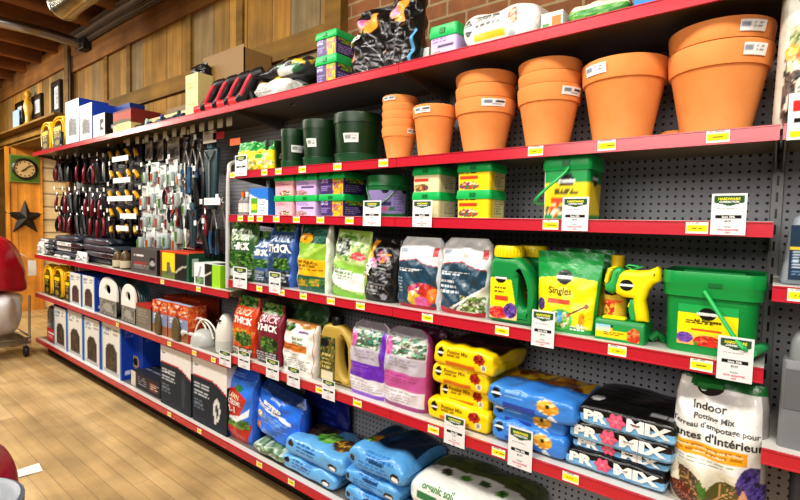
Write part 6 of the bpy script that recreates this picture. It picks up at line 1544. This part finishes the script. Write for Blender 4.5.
# blue bottle with grey back
xl_ = at(782, 250, 1, .05)[0]; w = .15; h = at(792, 214, 1, .07)[2] - 1.343
t = thing('blue_bottle', 'grey bottle with a dark blue label on the right hand shelf', 'bottle', (xl_ + w / 2, .075, 1.343))
m = MB(); profile(m, [(-w * .5, .01), (-w * .46, 0), (w * .46, 0), (w * .5, .01), (w * .5, h * .8), (w * .4, h * .95), (w * .25, h), (-w * .25, h), (-w * .36, h * .95), (-w * .45, h * .6)], [], .08, .02, c('8b949e'), bres=4); m.build('bottle_body', 'plastic', t, angle=50)
m = MB(); sheet(m, flat(-w * .40, w * .42, h * .08, h * .84, -.0415), [('b', c('24384f')), ('r', 0, .54, .9, .6, c('e8c838')), ('l', .05, .2, .9, .52, c('b8c8d8'), 6, 3), ('r', .2, .62, .34, .95, c('9ab0c8')), ('r', .5, .64, .6, .95, c('7a94b0')), ('e', .8, .72, .16, .06, c('c8d838')), ('l', .05, .06, .5, .16, c('6a86a4'), 2, 5)], 30, 40); m.build('label', 'paper', t)
# grey sprayer
xl_ = at(778, 420, 1, .03)[0]; h1 = at(785, 358, 1, .05)[2] - .925; w = .11
t = thing('grey_sprayer', 'tall grey plastic tool with a rounded head on the lower right hand shelf', 'tool', (xl_ + w / 2, .08, .925))
m = MB(); loft(m, [(w, .09, .012, 0), (w, .09, .012, .01), (w * .98, .09, .012, h1 * .98), (w * .94, .085, .012, h1)], c('77797c'), k=5, m=6); m.box((-w * .42, -.047, h1 * .45), (-w * .02, -.044, h1 * .9), c('6a6c70')); m.build('body', 'plastic', t, angle=35)
h2 = at(788, 330, 1, .05)[2] - .925
m = MB(); m.lathe([(.028, h1 - .002), (.028, h1 + .015), (.026, h1 + (h2 - h1) * .6), (.018, h1 + (h2 - h1) * .9), (.008, h2), (.001, h2)], c('85878a'), 24, -w * .12, -.01, close=False); m.build('head', 'plastic', t)
for i in range(2):
    p = at(784 + 12 * i, 480, 1, .12)
    m = MB(); m.tube([(0, 0, 0), (.0, .02, .28)], .018, c('4a4c50'), 10); m.tube([(-.03, 0, .005), (.03, 0, .005)], .02, c('3a3c40'), 8)
    tag(m.build('dark_tool', 'plastic', loc=(p[0] + .03, .12, .55)), ('left' if i == 0 else 'right') + ' dark tool hanging below the lower right hand shelf', 'tool', 'dark tools at the right edge')
# ================================================================== SALE TAGS CLIPPED TO THE RAILS
def sale_tag(label, xl, xr, yt, yb, dy=-.012, lean=.0, style='g'):
    xc, w, zt = bb(xl, xr, yt, yb, dy); zb = at((xl + xr) / 2, yb, 1, dy)[2]; h = zt - zb
    t = thing('sale_tag', label, 'sale tag', (xc, dy, zb), group='sale tags clipped to the red rails')
    m = MB(); S = flat(-w / 2, w / 2, 0, h, 0)
    if style == 'g':
        ops = [('b', c('dededf')), ('p', [(.08, .94), (.92, .94), (.92, .78), (.5, .70), (.08, .78)], c('26482f')), ('p', [(.11, .92), (.89, .92), (.89, .79), (.5, .725), (.11, .79)], c('2f5a38')), ('r', .13, .405, .87, .475, c('0e0e0f')), ('l', .15, .60, .85, .64, c('9a9a9c'), 1, 3), ('r', 0, .235, 1, .24, c('d2d2d6'))]
        sheet(m, S, ops, 36, 50)
        for a in [('HARDWARE', .5, .872, .062, c('e8e04a'), dict(bold=.04, wmax=w * .62)), ('CONNECTION', .5, .80, .045, WHITE, dict(bold=.04, wmax=w * .56)), ('Save 30%', .5, .44, .05, WHITE, dict(bold=.03, wmax=w * .5)), ('$9.97', .5, .335, .045, c('6a6a70'), dict(wmax=w * .3)),
                  ('Regular', .5, .20, .035, c('8a8a8e'), dict(wmax=w * .26)), ('UNTIL QUANTITIES', .5, .125, .035, c('d84a6a'), dict(wmax=w * .6, bold=.03)), ('LAST', .5, .06, .034, c('d84a6a'), dict(wmax=w * .4, bold=.03))]:
            text(m, S, a[0], a[1], a[2], a[3] * h, w, h, a[4], eps=.0008, **a[5])
    else:
        sheet(m, S, [('b', c('ececec')), ('r', .12, .60, .9, .86, c('d82a2c')), ('r', .2, .36, .85, .46, c('101010')), ('r', .1, .06, .9, .2, c('f0dc20'))], 20, 30)
    m.build('printed_card', 'paper', t, angle=180)
    m = MB(); m.box((-w * .35, .001, h * .1), (w * .35, .0035, h * .22), c('d8dce0')); m.build('clip', 'plastic', t, smooth=False)


for a in (('sale tag in front of the bright green pouch reading Singles', 531.5, 554.5, 310.5, 347), ('sale tag in front of the big green bucket', 717, 753.5, 337, 381.5), ('sale tag standing alone on the empty shelf at right', 711, 746.5, 193.5, 235),
          ('sale tag in front of the tall yellow tub with a handle', 562, 588.5, 197, 231), ('sale tag in front of the round green bucket', 363, 381, 200.5, 226), ('sale tag in front of the cream labelled tubs', 412.5, 432, 200, 227),
          ('sale tag in front of the light blue soil bags', 508, 532.5, 428, 469), ('sale tag in front of the yellow soil bags', 444, 465, 416, 446), ('sale tag in front of the yellow pouch by the rod', 235, 247, 155, 176),
          ('sale tag in front of the green grass seed bag', 233, 247, 267, 288), ('sale tag in front of the navy grass seed bag', 269, 280.5, 272, 293), ('sale tag in front of the maroon grass seed bag', 266, 279, 359, 379), ('sale tag in front of the white bag with an orange band', 287, 300, 367, 387), ('sale tag in front of the gold jug', 322, 335, 380, 400),
          ('sale tag in front of the orange red grass seed bag', 238, 250, 351, 368.5), ('sale tag in front of the white sprayer bottle', 219, 231, 351, 366)):
    sale_tag(*a)
sale_tag('red, black and yellow sale tag on the upper right hand shelf', 788, 822, 92, 139, style='r')
# ================================================================== TOOLS AND CARDS HANGING ON THE PERFORATED WALL
HOOK_L = .22


def hook_proto():
    t = thing('peg_hook', 'steel peg hook', 'peg hook')
    m = MB(); m.tube([(0, 0, 0), (0, -HOOK_L, .0), (0, -HOOK_L - .012, .012)], .003, c('b0b0b0'), 6); m.build('wire', 'steel', t)
    m = MB(); m.box((-.017, -HOOK_L - .016, -.010), (.017, -HOOK_L - .0145, .024), c('e6e6e2')); m.build('price_flag', 'paper', t, smooth=False)
    return t


def card_mesh(m, w, h, ops, y=0, z0=0, nu=18, nv=26):
    S = flat(-w / 2, w / 2, z0 - h, z0, y); sheet(m, S, ops, nu, nv)
    m.add([(-w / 2, y + .002, z0 - h), (w / 2, y + .002, z0 - h), (w / 2, y + .002, z0), (-w / 2, y + .002, z0)], [(3, 2, 1, 0)], ops[0][1])
    return S


def proto_pruner():
    t = thing('pruner_pack', 'x', 'garden tool')
    m = MB(); card_mesh(m, .12, .24, [('b', c('1e1c20')), ('r', .1, .86, .9, .97, c('4a4448')), ('l', .15, .04, .85, .2, c('7a747a'), 3, 3), ('r', .1, .78, .9, .82, c('a02838'))], .012, 0.02); m.build('card', 'card', t, angle=180)
    m = MB(); m.tube(smooth_path([(-.004, -.006, -.03), (.012, -.01, -.06), (.006, -.012, -.085)], 4), [.006] * 9, c('8a8a8a'), 6); m.build('blade', 'steel', t)
    for s in (-1, 1):
        m = MB(); m.tube(smooth_path([(0, -.012, -.08), (s * .026, -.018, -.12), (s * .034, -.02, -.17), (s * .018, -.016, -.215)], 5), .013, c('7a1a26') if s > 0 else c('1c1a20'), 8); m.build('handle', 'plastic', t)
    return t


def proto_yellow():
    t = thing('nozzle_card', 'x', 'carded tool')
    m = MB(); card_mesh(m, .15, .18, [('b', c('26262a')), ('l', .1, .8, .9, .95, c('8a8a90'), 2, 3), ('f', .1, .1, .9, .75, 330, 12, [c('2e2e34'), c('3c3c44'), c('1c1c20')])], .008, .02); m.build('card', 'card', t, angle=180)
    m = MB(); m.tube(smooth_path([(-.03, -.014, -.06), (0, -.018, -.075), (.028, -.016, -.11)], 5), .016, c('d8a41c'), 8); m.build('nozzle', 'plastic', t)
    m = MB(); m.tube([(-.02, -.012, -.1), (.01, -.016, -.13)], .012, c('2a2a2e'), 8); m.build('trigger', 'plastic', t)
    return t


def proto_white(hue, n):
    t = thing('blister_pack', 'x', 'carded tool')
    m = MB(); card_mesh(m, .125, .2, [('b', c('d8e0de')), ('r', .06, .72, .94, .95, c('eef0ee')), ('l', .12, .74, .8, .9, c('7a8688'), 3, n), ('f', .1, .08, .9, .62, 340 + n, 18, [c('9aa8a6'), c('c8d2d0'), c(hue), c('6a7674'), c('e4e8e6')]), ('r', .1, .02, .9, .06, c(hue))], .008, .02); m.build('card', 'card', t, angle=180)
    m = MB(); loft(m, [(.05, .03, .012, -.155), (.058, .034, .012, -.15), (.058, .034, .012, -.07), (.045, .028, .012, -.06)], c('a8b2b0'), k=3, m=3); m.xform(rotx(0, (0, -.008, 0))); m.build('blister', 'film', t)
    m = MB(); m.tube([(0, -.027, -.14), (0, -.029, -.08)], .008, c(hue), 8); m.build('tool', 'plastic', t)
    return t


def proto_grey():
    t = thing('long_card', 'x', 'carded tool')
    m = MB(); card_mesh(m, .13, .17, [('b', c('9a958c')), ('r', .05, .7, .95, .95, c('b8b2a4')), ('l', .1, .74, .9, .9, c('5a5650'), 2, 3), ('f', .1, .05, .9, .6, 350, 14, [c('6a6660'), c('7e7a72'), c('55524c')]), ('r', .1, .1, .5, .3, c('8a4a44'))], .008, .02); m.build('card', 'card', t, angle=180)
    m = MB(); m.tube([(-.03, -.008, -.13), (.03, -.01, -.07)], .008, c('3a3a3a'), 8); m.build('tool', 'plastic', t)
    return t


def proto_lopper(hand, name='lopper', L=.45):
    t = thing(name, 'x', 'garden tool')
    m = MB(); m.tube(smooth_path([(-.02, 0, .0), (.02, -.004, -.04), (.0, -.004, -.09)], 5), .012, c('6a6c70'), 8); m.tube(smooth_path([(.03, 0, .0), (-.01, -.006, -.05), (.0, -.006, -.09)], 5), .009, c('8a8c90'), 8); m.build('blade', 'steel', t)
    for s in (-1, 1):
        m = MB(); m.tube(smooth_path([(0, 0, -.09), (s * .03, -.002, -.16), (s * .05, 0, -.26)], 5), .009, c('8e9094'), 8); m.build('arm', 'steel', t)
        m = MB(); m.tube(smooth_path([(s * .05, 0, -.25), (s * .06, -.002, -.34), (s * .045, 0, -L)], 5), .017, hand, 10); m.build('handle', 'plastic', t)
    return t


def proto_sheath():
    t = thing('tool_sheath', 'x', 'garden tool')
    m = MB(); profile(m, [(-.085, -.02), (.085, -.02), (.075, -.2), (.055, -.44), (-.045, -.44), (-.07, -.2)], [], .03, .01, c('2b4148')); m.build('sheath', 'plastic', t, angle=50)
    m = MB(); m.tube([(-.06, -.02, -.04), (0, -.022, -.11), (.06, -.02, -.04)], .006, c('a8b4b8'), 6); m.tube([(0, -.022, -.11), (0, -.022, -.38)], .006, c('a8b4b8'), 6); m.build('silver_trim', 'steel', t)
    m = MB(); m.tube([(0, 0, -.02), (0, 0, .06)], .03, c('4a6a78'), 10); m.build('grip', 'plastic', t)
    return t


def proto_dark():
    t = thing('trimmer_pack', 'x', 'garden tool')
    m = MB(); card_mesh(m, .12, .24, [('b', c('17171a')), ('r', .1, .84, .9, .97, c('6a6668')), ('l', .15, .04, .85, .25, c('8a868a'), 3, 4)], .012, 0.02); m.build('card', 'card', t, angle=180)
    m = MB(); m.tube(smooth_path([(-.02, -.014, -.05), (.0, -.02, -.1), (.02, -.02, -.16), (.03, -.016, -.21)], 5), .018, c('141416'), 8); m.build('handle', 'plastic', t)
    m = MB(); m.tube([(-.03, -.012, -.03), (-.01, -.018, -.08)], .01, c('6a6c70'), 6); m.build('blade', 'steel', t)
    return t


DK = proto_dark()
PR, YE, GR = proto_pruner(), proto_yellow(), proto_grey()
WA, WB_, WC = proto_white('8a3a3a', 1), proto_white('5a8a3a', 2), proto_white('c8582c', 3)
LO, LB, SHH = proto_lopper(c('2c5578')), proto_lopper(c('20242a'), 'hedge_shear'), proto_sheath()
HK = hook_proto()
used = set()
COLN = ['first', 'second', 'third', 'fourth', 'fifth', 'sixth', 'seventh', 'eighth', 'ninth', 'tenth']
ROWN = ['top row', 'second row', 'third row', 'fourth row', 'fifth row']


def put(src, loc, label, group, rz=0.0):
    if src.name in used: return dup(src, loc, label, rz, group)
    used.add(src.name); src.location = loc; src.rotation_euler = (0, 0, rz); src['label'] = label; src['group'] = group
    return src


def hang(src, px, py, label, group, deep=0, rz=0.0, scale=1.0, flag=True, fy=0.0):
    """px,py: pixel of the hanging hole; the pack hangs near the hook tip"""
    yy = YB - .02 - HOOK_L + .04 + fy
    p = at(px, py, 1, yy)
    o = put(src, (p[0], yy, p[2]), label, group, rz)
    if scale != 1: o.scale = (scale,) * 3
    if flag: put(HK, (p[0], YB, p[2]), 'peg hook of the ' + label, 'peg hooks with white flags')
    for d in range(deep):
        q = (p[0], yy + .055 * (d + 1), p[2])
        o2 = put(src, q, 'second pack behind the ' + label, group, rz)
        if scale != 1: o2.scale = (scale,) * 3


g1 = 'red and black pruner packs'
rows_p = [(154, range(8), 58, 7.2), (190, range(8), 59, 7.0), (209, range(9), 60, 6.4)]
for r, (py, cols, x0, dx) in enumerate(rows_p):
    for k in cols:
        dark = (k * 3 + r * 2) % 5 in (1, 3)
        hang(DK if dark else PR, x0 + dx * k + random.uniform(-1, 1), py + .1 * k + (0 if r else (8 - k) * .6) + random.uniform(-1.5, 1.5), '%s, %s from left, %s of pruners' % ('black trimmer pack' if dark else 'red and black pruner', COLN[k], ROWN[r]), 'black trimmer packs' if dark else g1, deep=1, rz=random.uniform(-.5, .2), scale=(1.12, 1.0, 1.0)[r])
g2 = 'dark cards with yellow nozzles'
for r, py in enumerate((146, 166, 186, 203, 221)):
    for k in range(4):
        hang(YE, 113 + 8.5 * k + random.uniform(-1, 1), random.uniform(-1.5, 1.5) + py - 1.2 * k * (1 if r < 2 else .4), '%s dark card with yellow nozzle from the left, %s' % (COLN[k], ROWN[r]), g2, rz=random.uniform(-.35, .2), flag=(k % 2 == 0), scale=1.0, deep=1 if k < 2 else 0)
# long white label strips on the yellow rows
for r, py in enumerate((160, 181, 199, 216, 228)):
    yy = .1
    a = at((112, 113, 107, 120, 116)[r], py, 1, yy); b = at((128, 130, 132, 136, 128)[r], py - 2, 1, yy)
    m = MB(); m.box((0, 0, -.02), (b[0] - a[0], .003, .022), c('e8ebea'))
    tag(m.build('label_strip', 'paper', smooth=False, loc=(a[0], yy, a[2])), 'long white label strip under the %s of yellow nozzle cards' % ROWN[r], 'label', 'white label strips')
g3 = 'white carded packs'
for r, (py, x0, dx, n) in enumerate(((143, 147, 13, 3), (166, 146, 8.6, 5), (187, 145, 8.4, 5), (209, 144, 8.2, 5), (229, 141, 9, 5))):
    for k in range(n):
        src = GR if r == 0 else (WA, WB_, WC)[(k + r) % 3]
        hang(src, x0 + dx * k + random.uniform(-1.2, 1.2), py - 1.5 * k * (1 if r == 0 else .2) + (random.uniform(-2.5, 2.5) if r else 0), '%s, %s from left, %s of cards' % ('grey carded tool' if r == 0 else 'white blister pack', COLN[k], ROWN[r]), 'grey carded tools' if r == 0 else g3, rz=random.uniform(-.3, .2), deep=1, scale=random.uniform(.85, 1.12))
hang(LO, 186, 137, 'blue handled lopper under the top shelf', 'long handled tools', scale=.9)
hang(LO, 193, 134, 'second blue handled lopper, right of the first one', 'long handled tools', scale=.9)
hang(LB, 200, 139, 'black handled hedge shear beside the teal sheath', 'long handled tools', scale=.9)
hang(SHH, 212, 146, 'dark teal tool sheath with a silver trim, nearest the silver rod', 'tool sheaths', scale=.95, flag=False)
hang(SHH, 193, 208, 'small dark tool sheath low between white packs and shears', 'tool sheaths', scale=.62)
hang(LB, 184, 178, 'black hedge shear hanging below the blue loppers', 'long handled tools', scale=.8)
hang(WB_, 186, 196, 'green and white pack below the black shear', g3, scale=.9)
hang(WC, 176, 196, 'orange and white pack left of the small sheath', g3, scale=.9)
hang(WB_, 180, 219, 'lime tinted white pack lowest beside the small sheath', g3, scale=1.15)
hang(LO, 214, 203, 'navy handled lopper hanging below the teal sheath', 'long handled tools', scale=.75)
hang(LB, 222, 198, 'black handled shear beside the silver rod', 'long handled tools', scale=.8)
hang(GR, 200, 224, 'grey carded tool low beside the small sheath', 'grey carded tools', scale=.9)
hang(GR, 190, 232, 'grey carded tool lowest under the small sheath', 'grey carded tools', scale=.8)
hang(DK, 208, 222, 'black trimmer pack low behind the navy lopper', 'black trimmer packs')
hang(DK, 199, 170, 'black trimmer pack between the loppers and the teal sheath', 'black trimmer packs', scale=1.2)
hang(DK, 187, 160, 'black trimmer pack hanging behind the blue loppers', 'black trimmer packs', scale=1.2, fy=.1)
hang(PR, 206, 203, 'lone red and black pruner between the sheath and the navy lopper', g1, scale=1.1)
for i, (px, py) in enumerate(((168, 178), (173, 196), (178, 199))):
    hang(PR, px, py, '%s red pruner tucked among the white packs' % COLN[i], g1, scale=.9, flag=False)
# wide header card with red top above the sheath
for i, (x0, x1, y0, colr, lab_) in enumerate(((203, 216, 132, 'c4b6a6', 'pale header card above the teal sheath'), (213, 224, 133, 'b02a30', 'red header card right of the pale one, under the top shelf'), (230, 240, 139, 'd0602c', 'orange card hanging deep beside the silver rod'), (204, 220, 198, 'e4e8ec', 'white header card above the navy lopper'))):
    yy = .13; a = at(x0, y0, 1, yy); b = at(x1, y0, 1, yy); hz = a[2] - at(x0, y0 + (7 if i else 12), 1, yy)[2]
    m = MB(); S = flat(0, b[0] - a[0], -hz, 0, 0); sheet(m, S, [('b', c(colr)), ('l', .1, .2, .9, .8, tuple(x * .5 for x in c(colr)), 3, i)], 14, 12); m.box((0, .001, -hz), (b[0] - a[0], .003, 0), c(colr))
    tag(m.build('header_card', 'card', smooth=False, loc=(a[0], yy, a[2])), lab_, 'card')
# small flags under the top shelf edge
for i in range(12):
    p = at(128 + 9.2 * i, 146 - 2.75 * i, 1, .08)
    m = MB(); m.box((-.03, 0, -.055), (.03, .002, 0), c('b4aa92'))
    tag(m.build('shelf_flag', 'paper', smooth=False, loc=(p[0], .08, ZT - .035)), '%s beige flag from the left hanging under the left part of the top shelf' % ['first', 'second', 'third', 'fourth', 'fifth', 'sixth', 'seventh', 'eighth', 'ninth', 'tenth', 'eleventh', 'twelfth'][i], 'flag', 'beige flags under the top shelf')
# ================================================================== CART AND THINGS AT THE LEFT
cx, cy = -6.36, -.345
t = thing('shopping_cart', 'grey wire cart on small casters beyond the end of the shelving', 'shopping cart', (cx, cy, 0))
gr = c('a8aaa6'); L_, W_ = .72, .56
m = MB()
for z in (.15, .20):
    q = rrect(L_, W_, .05, 4, 3); q = np.concatenate([q, q[:1]]); m.tube(np.c_[q, np.full(len(q), z)], .009, gr, 6, False)
    m.build('rim_frame', 'steel', t); m = MB()
m = MB()
for i in range(15):
    x = -L_ * .47 + L_ * .94 * i / 14
    m.tube([(x, -W_ * .49, .15), (x, W_ * .49, .15)], .005, gr, 5)
for i in range(11):
    y = -W_ * .47 + W_ * .94 * i / 10
    m.tube([(-L_ * .49, y, .145), (L_ * .49, y, .145)], .005, gr, 5)
m.build('wire_tray', 'steel', t)
for sx_ in (-1, 1):
    for sy_ in (-1, 1):
        x, y = sx_ * L_ * .47, sy_ * W_ * .47
        m = MB(); m.tube([(x, y, .12), (x * 1.02, y * 1.03, .64)], .011, c('d8d8d4'), 8); m.build('post', 'steel', t)
        m = MB(); m.tube([(x * .9, y * .9, .15), (x * .9, y * .9, .1)], .014, gr, 8); m.tube([(x * .9, y * .9, .12), (x * .9 + .02, y * .9, .058)], .012, c('6a6a68'), 6); m.build('leg', 'steel', t)
        m = MB(); m.lathe([(.012, -.018), (.05, -.018), (.056, -.01), (.056, .01), (.05, .018), (.012, .018)], c('2a2826'), 20); m.xform(rotx(PI / 2, (x * .9 + .02, y * .9, .0575))); m.build('caster', 'plastic', t)
m = MB(); m.tube([(-L_ * .62, -W_ * .4, .95), (-L_ * .62, W_ * .4, .95)], .014, c('b02a2c'), 8)
for s_ in (-1, 1): m.tube([(-L_ * .48, s_ * W_ * .4, .20), (-L_ * .62, s_ * W_ * .4, .50), (-L_ * .62, s_ * W_ * .4, .96)], .01, gr, 6)
m.build('push_handle', 'steel', t)
# red garment bag bulging out of the cart
def sack(name, label, cat, loc, prof_, sx_, sy_, col, seed, mat='cloth', fold=.05, colv=None, n=44, rz=0.0):
    m = MB(); a = np.linspace(0, 2 * PI, n, endpoint=False); r = np.random.RandomState(seed)
    ph = r.uniform(0, 6, 8)
    P = []
    for (rad, z) in prof_:
        k = 1 + fold * (np.sin(3 * a + ph[0] + z * 3) + .7 * np.sin(5 * a + ph[1] - z * 5) + .6 * np.sin(9 * a + ph[2] + z * 9))
        P.append(np.stack([sx_ * rad * k * np.cos(a), sy_ * rad * k * np.sin(a), z + .02 * np.sin(4 * a + ph[3]) * rad], -1))
    P = np.stack(P); ns = len(P)
    f = [(s * n + j, s * n + (j + 1) % n, (s + 1) * n + (j + 1) % n, (s + 1) * n + j) for s in range(ns - 1) for j in range(n)] + [tuple(range(n))[::-1], tuple((ns - 1) * n + j for j in range(n))]
    cc = np.tile(np.asarray(col), (ns * n, 1))
    if colv is not None:
        for (z0, z1, c2) in colv: m_ = (P[..., 2].ravel() >= z0) & (P[..., 2].ravel() < z1); cc[m_] = c2
    m.add(P.reshape(-1, 3), f, cc)
    o = m.build(name, mat, loc=loc, angle=180); o.rotation_euler = (0, 0, rz)
    sd = o.modifiers.new('soft', 'SUBSURF'); sd.levels = 1; sd.render_levels = 1
    return tag(o, label, cat)


hz = .56
sack('red_bag', 'big red cloth bag heaped on top of the cart', 'bag', (cx + .02, cy - .02, .672), [(.90, 0), (.99, .02), (1.0, hz * .15), (.97, hz * .32), (1.02, hz * .38), (1.0, hz * .45), (.94, hz * .65), (.80, hz * .85), (.62, hz * .97), (.4, hz * 1.02), (.05, hz * 1.03)], .34, .31, c('b0142a'), 401, 'film', fold=.06)
hw_ = .44
sack('white_plastic_bag', 'crumpled white plastic bag in the cart under the red bag', 'bag', (cx + .05, cy, .215), [(.35, 0), (.7, .02), (.85, hw_ * .2), (.92, hw_ * .45), (1.0, hw_ * .7), (.98, hw_ * .9), (.8, hw_ * .98), (.3, hw_)], .34, .285, c('e2e2e6'), 402, 'film', .11)
m = MB(); S = lambda U, V: np.stack([.008 * np.sin(4 * V) + 0 * U, -.035 + .07 * U, -.09 + .16 * V], -1); sheet(m, S, [('b', c('ececec'))], 8, 10)
q = at(32, 267, 0, cx + .30)
m.tube([(0, 0, .08), (-.02, -.09, .14)], .003, c('d0d0d0'), 5)
sd = m.build('white_tag', 'paper', loc=(cx + .30, q[1], q[2]), angle=180); tag(sd, 'white paper tag hanging on the side of the red bag', 'tag')

# bottom left corner: a red soft pack and a grey blue pail near the camera, on a low stand
t = thing('display_stand', 'low dark display stand at the lower left, mostly outside the frame', 'stand', (-2.05, -1.42, 0))
m = MB(); m.box((-.55, -.28, .33), (.5, .26, .36), c('4a4038')); m.build('stand_top', 'enamel', t, smooth=False, bevel=.005)
for sx_ in (-.5, .45):
    for sy_ in (-.24, .2):
        m = MB(); m.box((sx_ - .02, sy_ - .02, 0), (sx_ + .02, sy_ + .02, .33), c('4a4038')); m.build('leg', 'enamel', t, smooth=False)
sack('red_bag', 'red soft bag at the lower left corner, behind the grey blue pail', 'bag', (-2.13, -1.28, .372), [(.8, 0), (.95, .03), (1, .1), (1.0, .17), (.95, .23), (.85, .28), (.55, .32), (.1, .33)], .225, .215, c('b0142a'), 405, 'film', .04, [(.24, .5, c('8e4a4c'))])
t = thing('pail', 'grey blue pail with dark lettering at the lower left corner', 'pail', (-1.70, -1.31, .36))
R_, H = .17, .31
m = MB(); m.lathe([(.001, 0), (R_ * .9, 0), (R_, H), (R_ * .97, H), (.001, H - .006)], c('74839f'), 36, close=False)
Sp = lambda U, V: np.stack([R_ * (.905 + .1 * V) * np.cos(.9 + 2.0 * (U - .5)), R_ * (.905 + .1 * V) * np.sin(.9 + 2.0 * (U - .5)), H * V], -1)
text(m, Sp, 'kelp', .55, .66, .07, R_ * 2.0, H, c('3a4660'), bold=.0, eps=.003); m.build('pail_body', 'plastic', t)
m = MB(); m.lathe([(R_ * 1.0, H - .03), (R_ * 1.05, H - .03), (R_ * 1.06, H + .004), (R_ * 1.0, H + .01), (R_ * .9, H + .004), (.001, H + .004)], c('5d6674'), 36, close=False); m.build('lid', 'plastic', t)
q = at(29, 471, 2, 0.0)
m = MB(); m.add([(-.06, -.05, .001), (.05, -.06, .006), (.06, .05, .002), (-.05, .06, .008)], [(0, 1, 2, 3)], c('e8e6e0'))
tag(m.build('white_paper', 'paper', loc=(q[0], q[1], 0.0), smooth=False), 'scrap of white paper on the floor beside the red soft bag', 'paper')
# ================================================================== LIGHT AND CAMERA
def area(name, loc, sx, sy, power, col, rot=(0, 0, 0)):
    l = bpy.data.lights.new(name, 'AREA'); l.shape = 'RECTANGLE'; l.size = sx; l.size_y = sy; l.energy = power; l.color = col
    o = bpy.data.objects.new(name, l); COL.objects.link(o); o.location = loc; o.rotation_euler = rot
    return o


for i, x in enumerate((.6, -1.6, -3.8, -6.0, -8.2)):
    area('ceiling_lamp', (x, -1.55, 3.3), 1.3, .35, 66, (1.0, .95, .86), (math.radians(14), 0, 0))
area('aisle_lamp', (-.4, -3.6, 2.6), 3.2, 1.2, 100, (1.0, .96, .9), (math.radians(62), 0, 0))
area('far_fill', (-7.6, -1.2, 2.9), 1.2, 1.2, 100, (1.0, .9, .74), (math.radians(20), 0, 0))  # added fill without a fixture, brightens the slatted wall at the far end
w = bpy.data.worlds.new('room_air'); bpy.context.scene.world = w; w.use_nodes = True
bg = w.node_tree.nodes['Background']; bg.inputs[0].default_value = (.9, .93, 1, 1); bg.inputs[1].default_value = .10
cam = bpy.data.cameras.new('camera'); co = bpy.data.objects.new('camera', cam); COL.objects.link(co)
from mathutils import Matrix
co.matrix_world = Matrix(((CR[0], CU[0], -CFW[0], CP[0]), (CR[1], CU[1], -CFW[1], CP[1]), (CR[2], CU[2], -CFW[2], CP[2]), (0, 0, 0, 1)))
cam.sensor_fit = 'HORIZONTAL'; cam.sensor_width = 36; cam.lens = CF / 800 * 36
cam.clip_start = .02; cam.clip_end = 60
sc = bpy.context.scene; sc.camera = co
sc.view_settings.view_transform = 'Standard'; sc.view_settings.look = 'Medium High Contrast'; sc.view_settings.exposure = -0.42
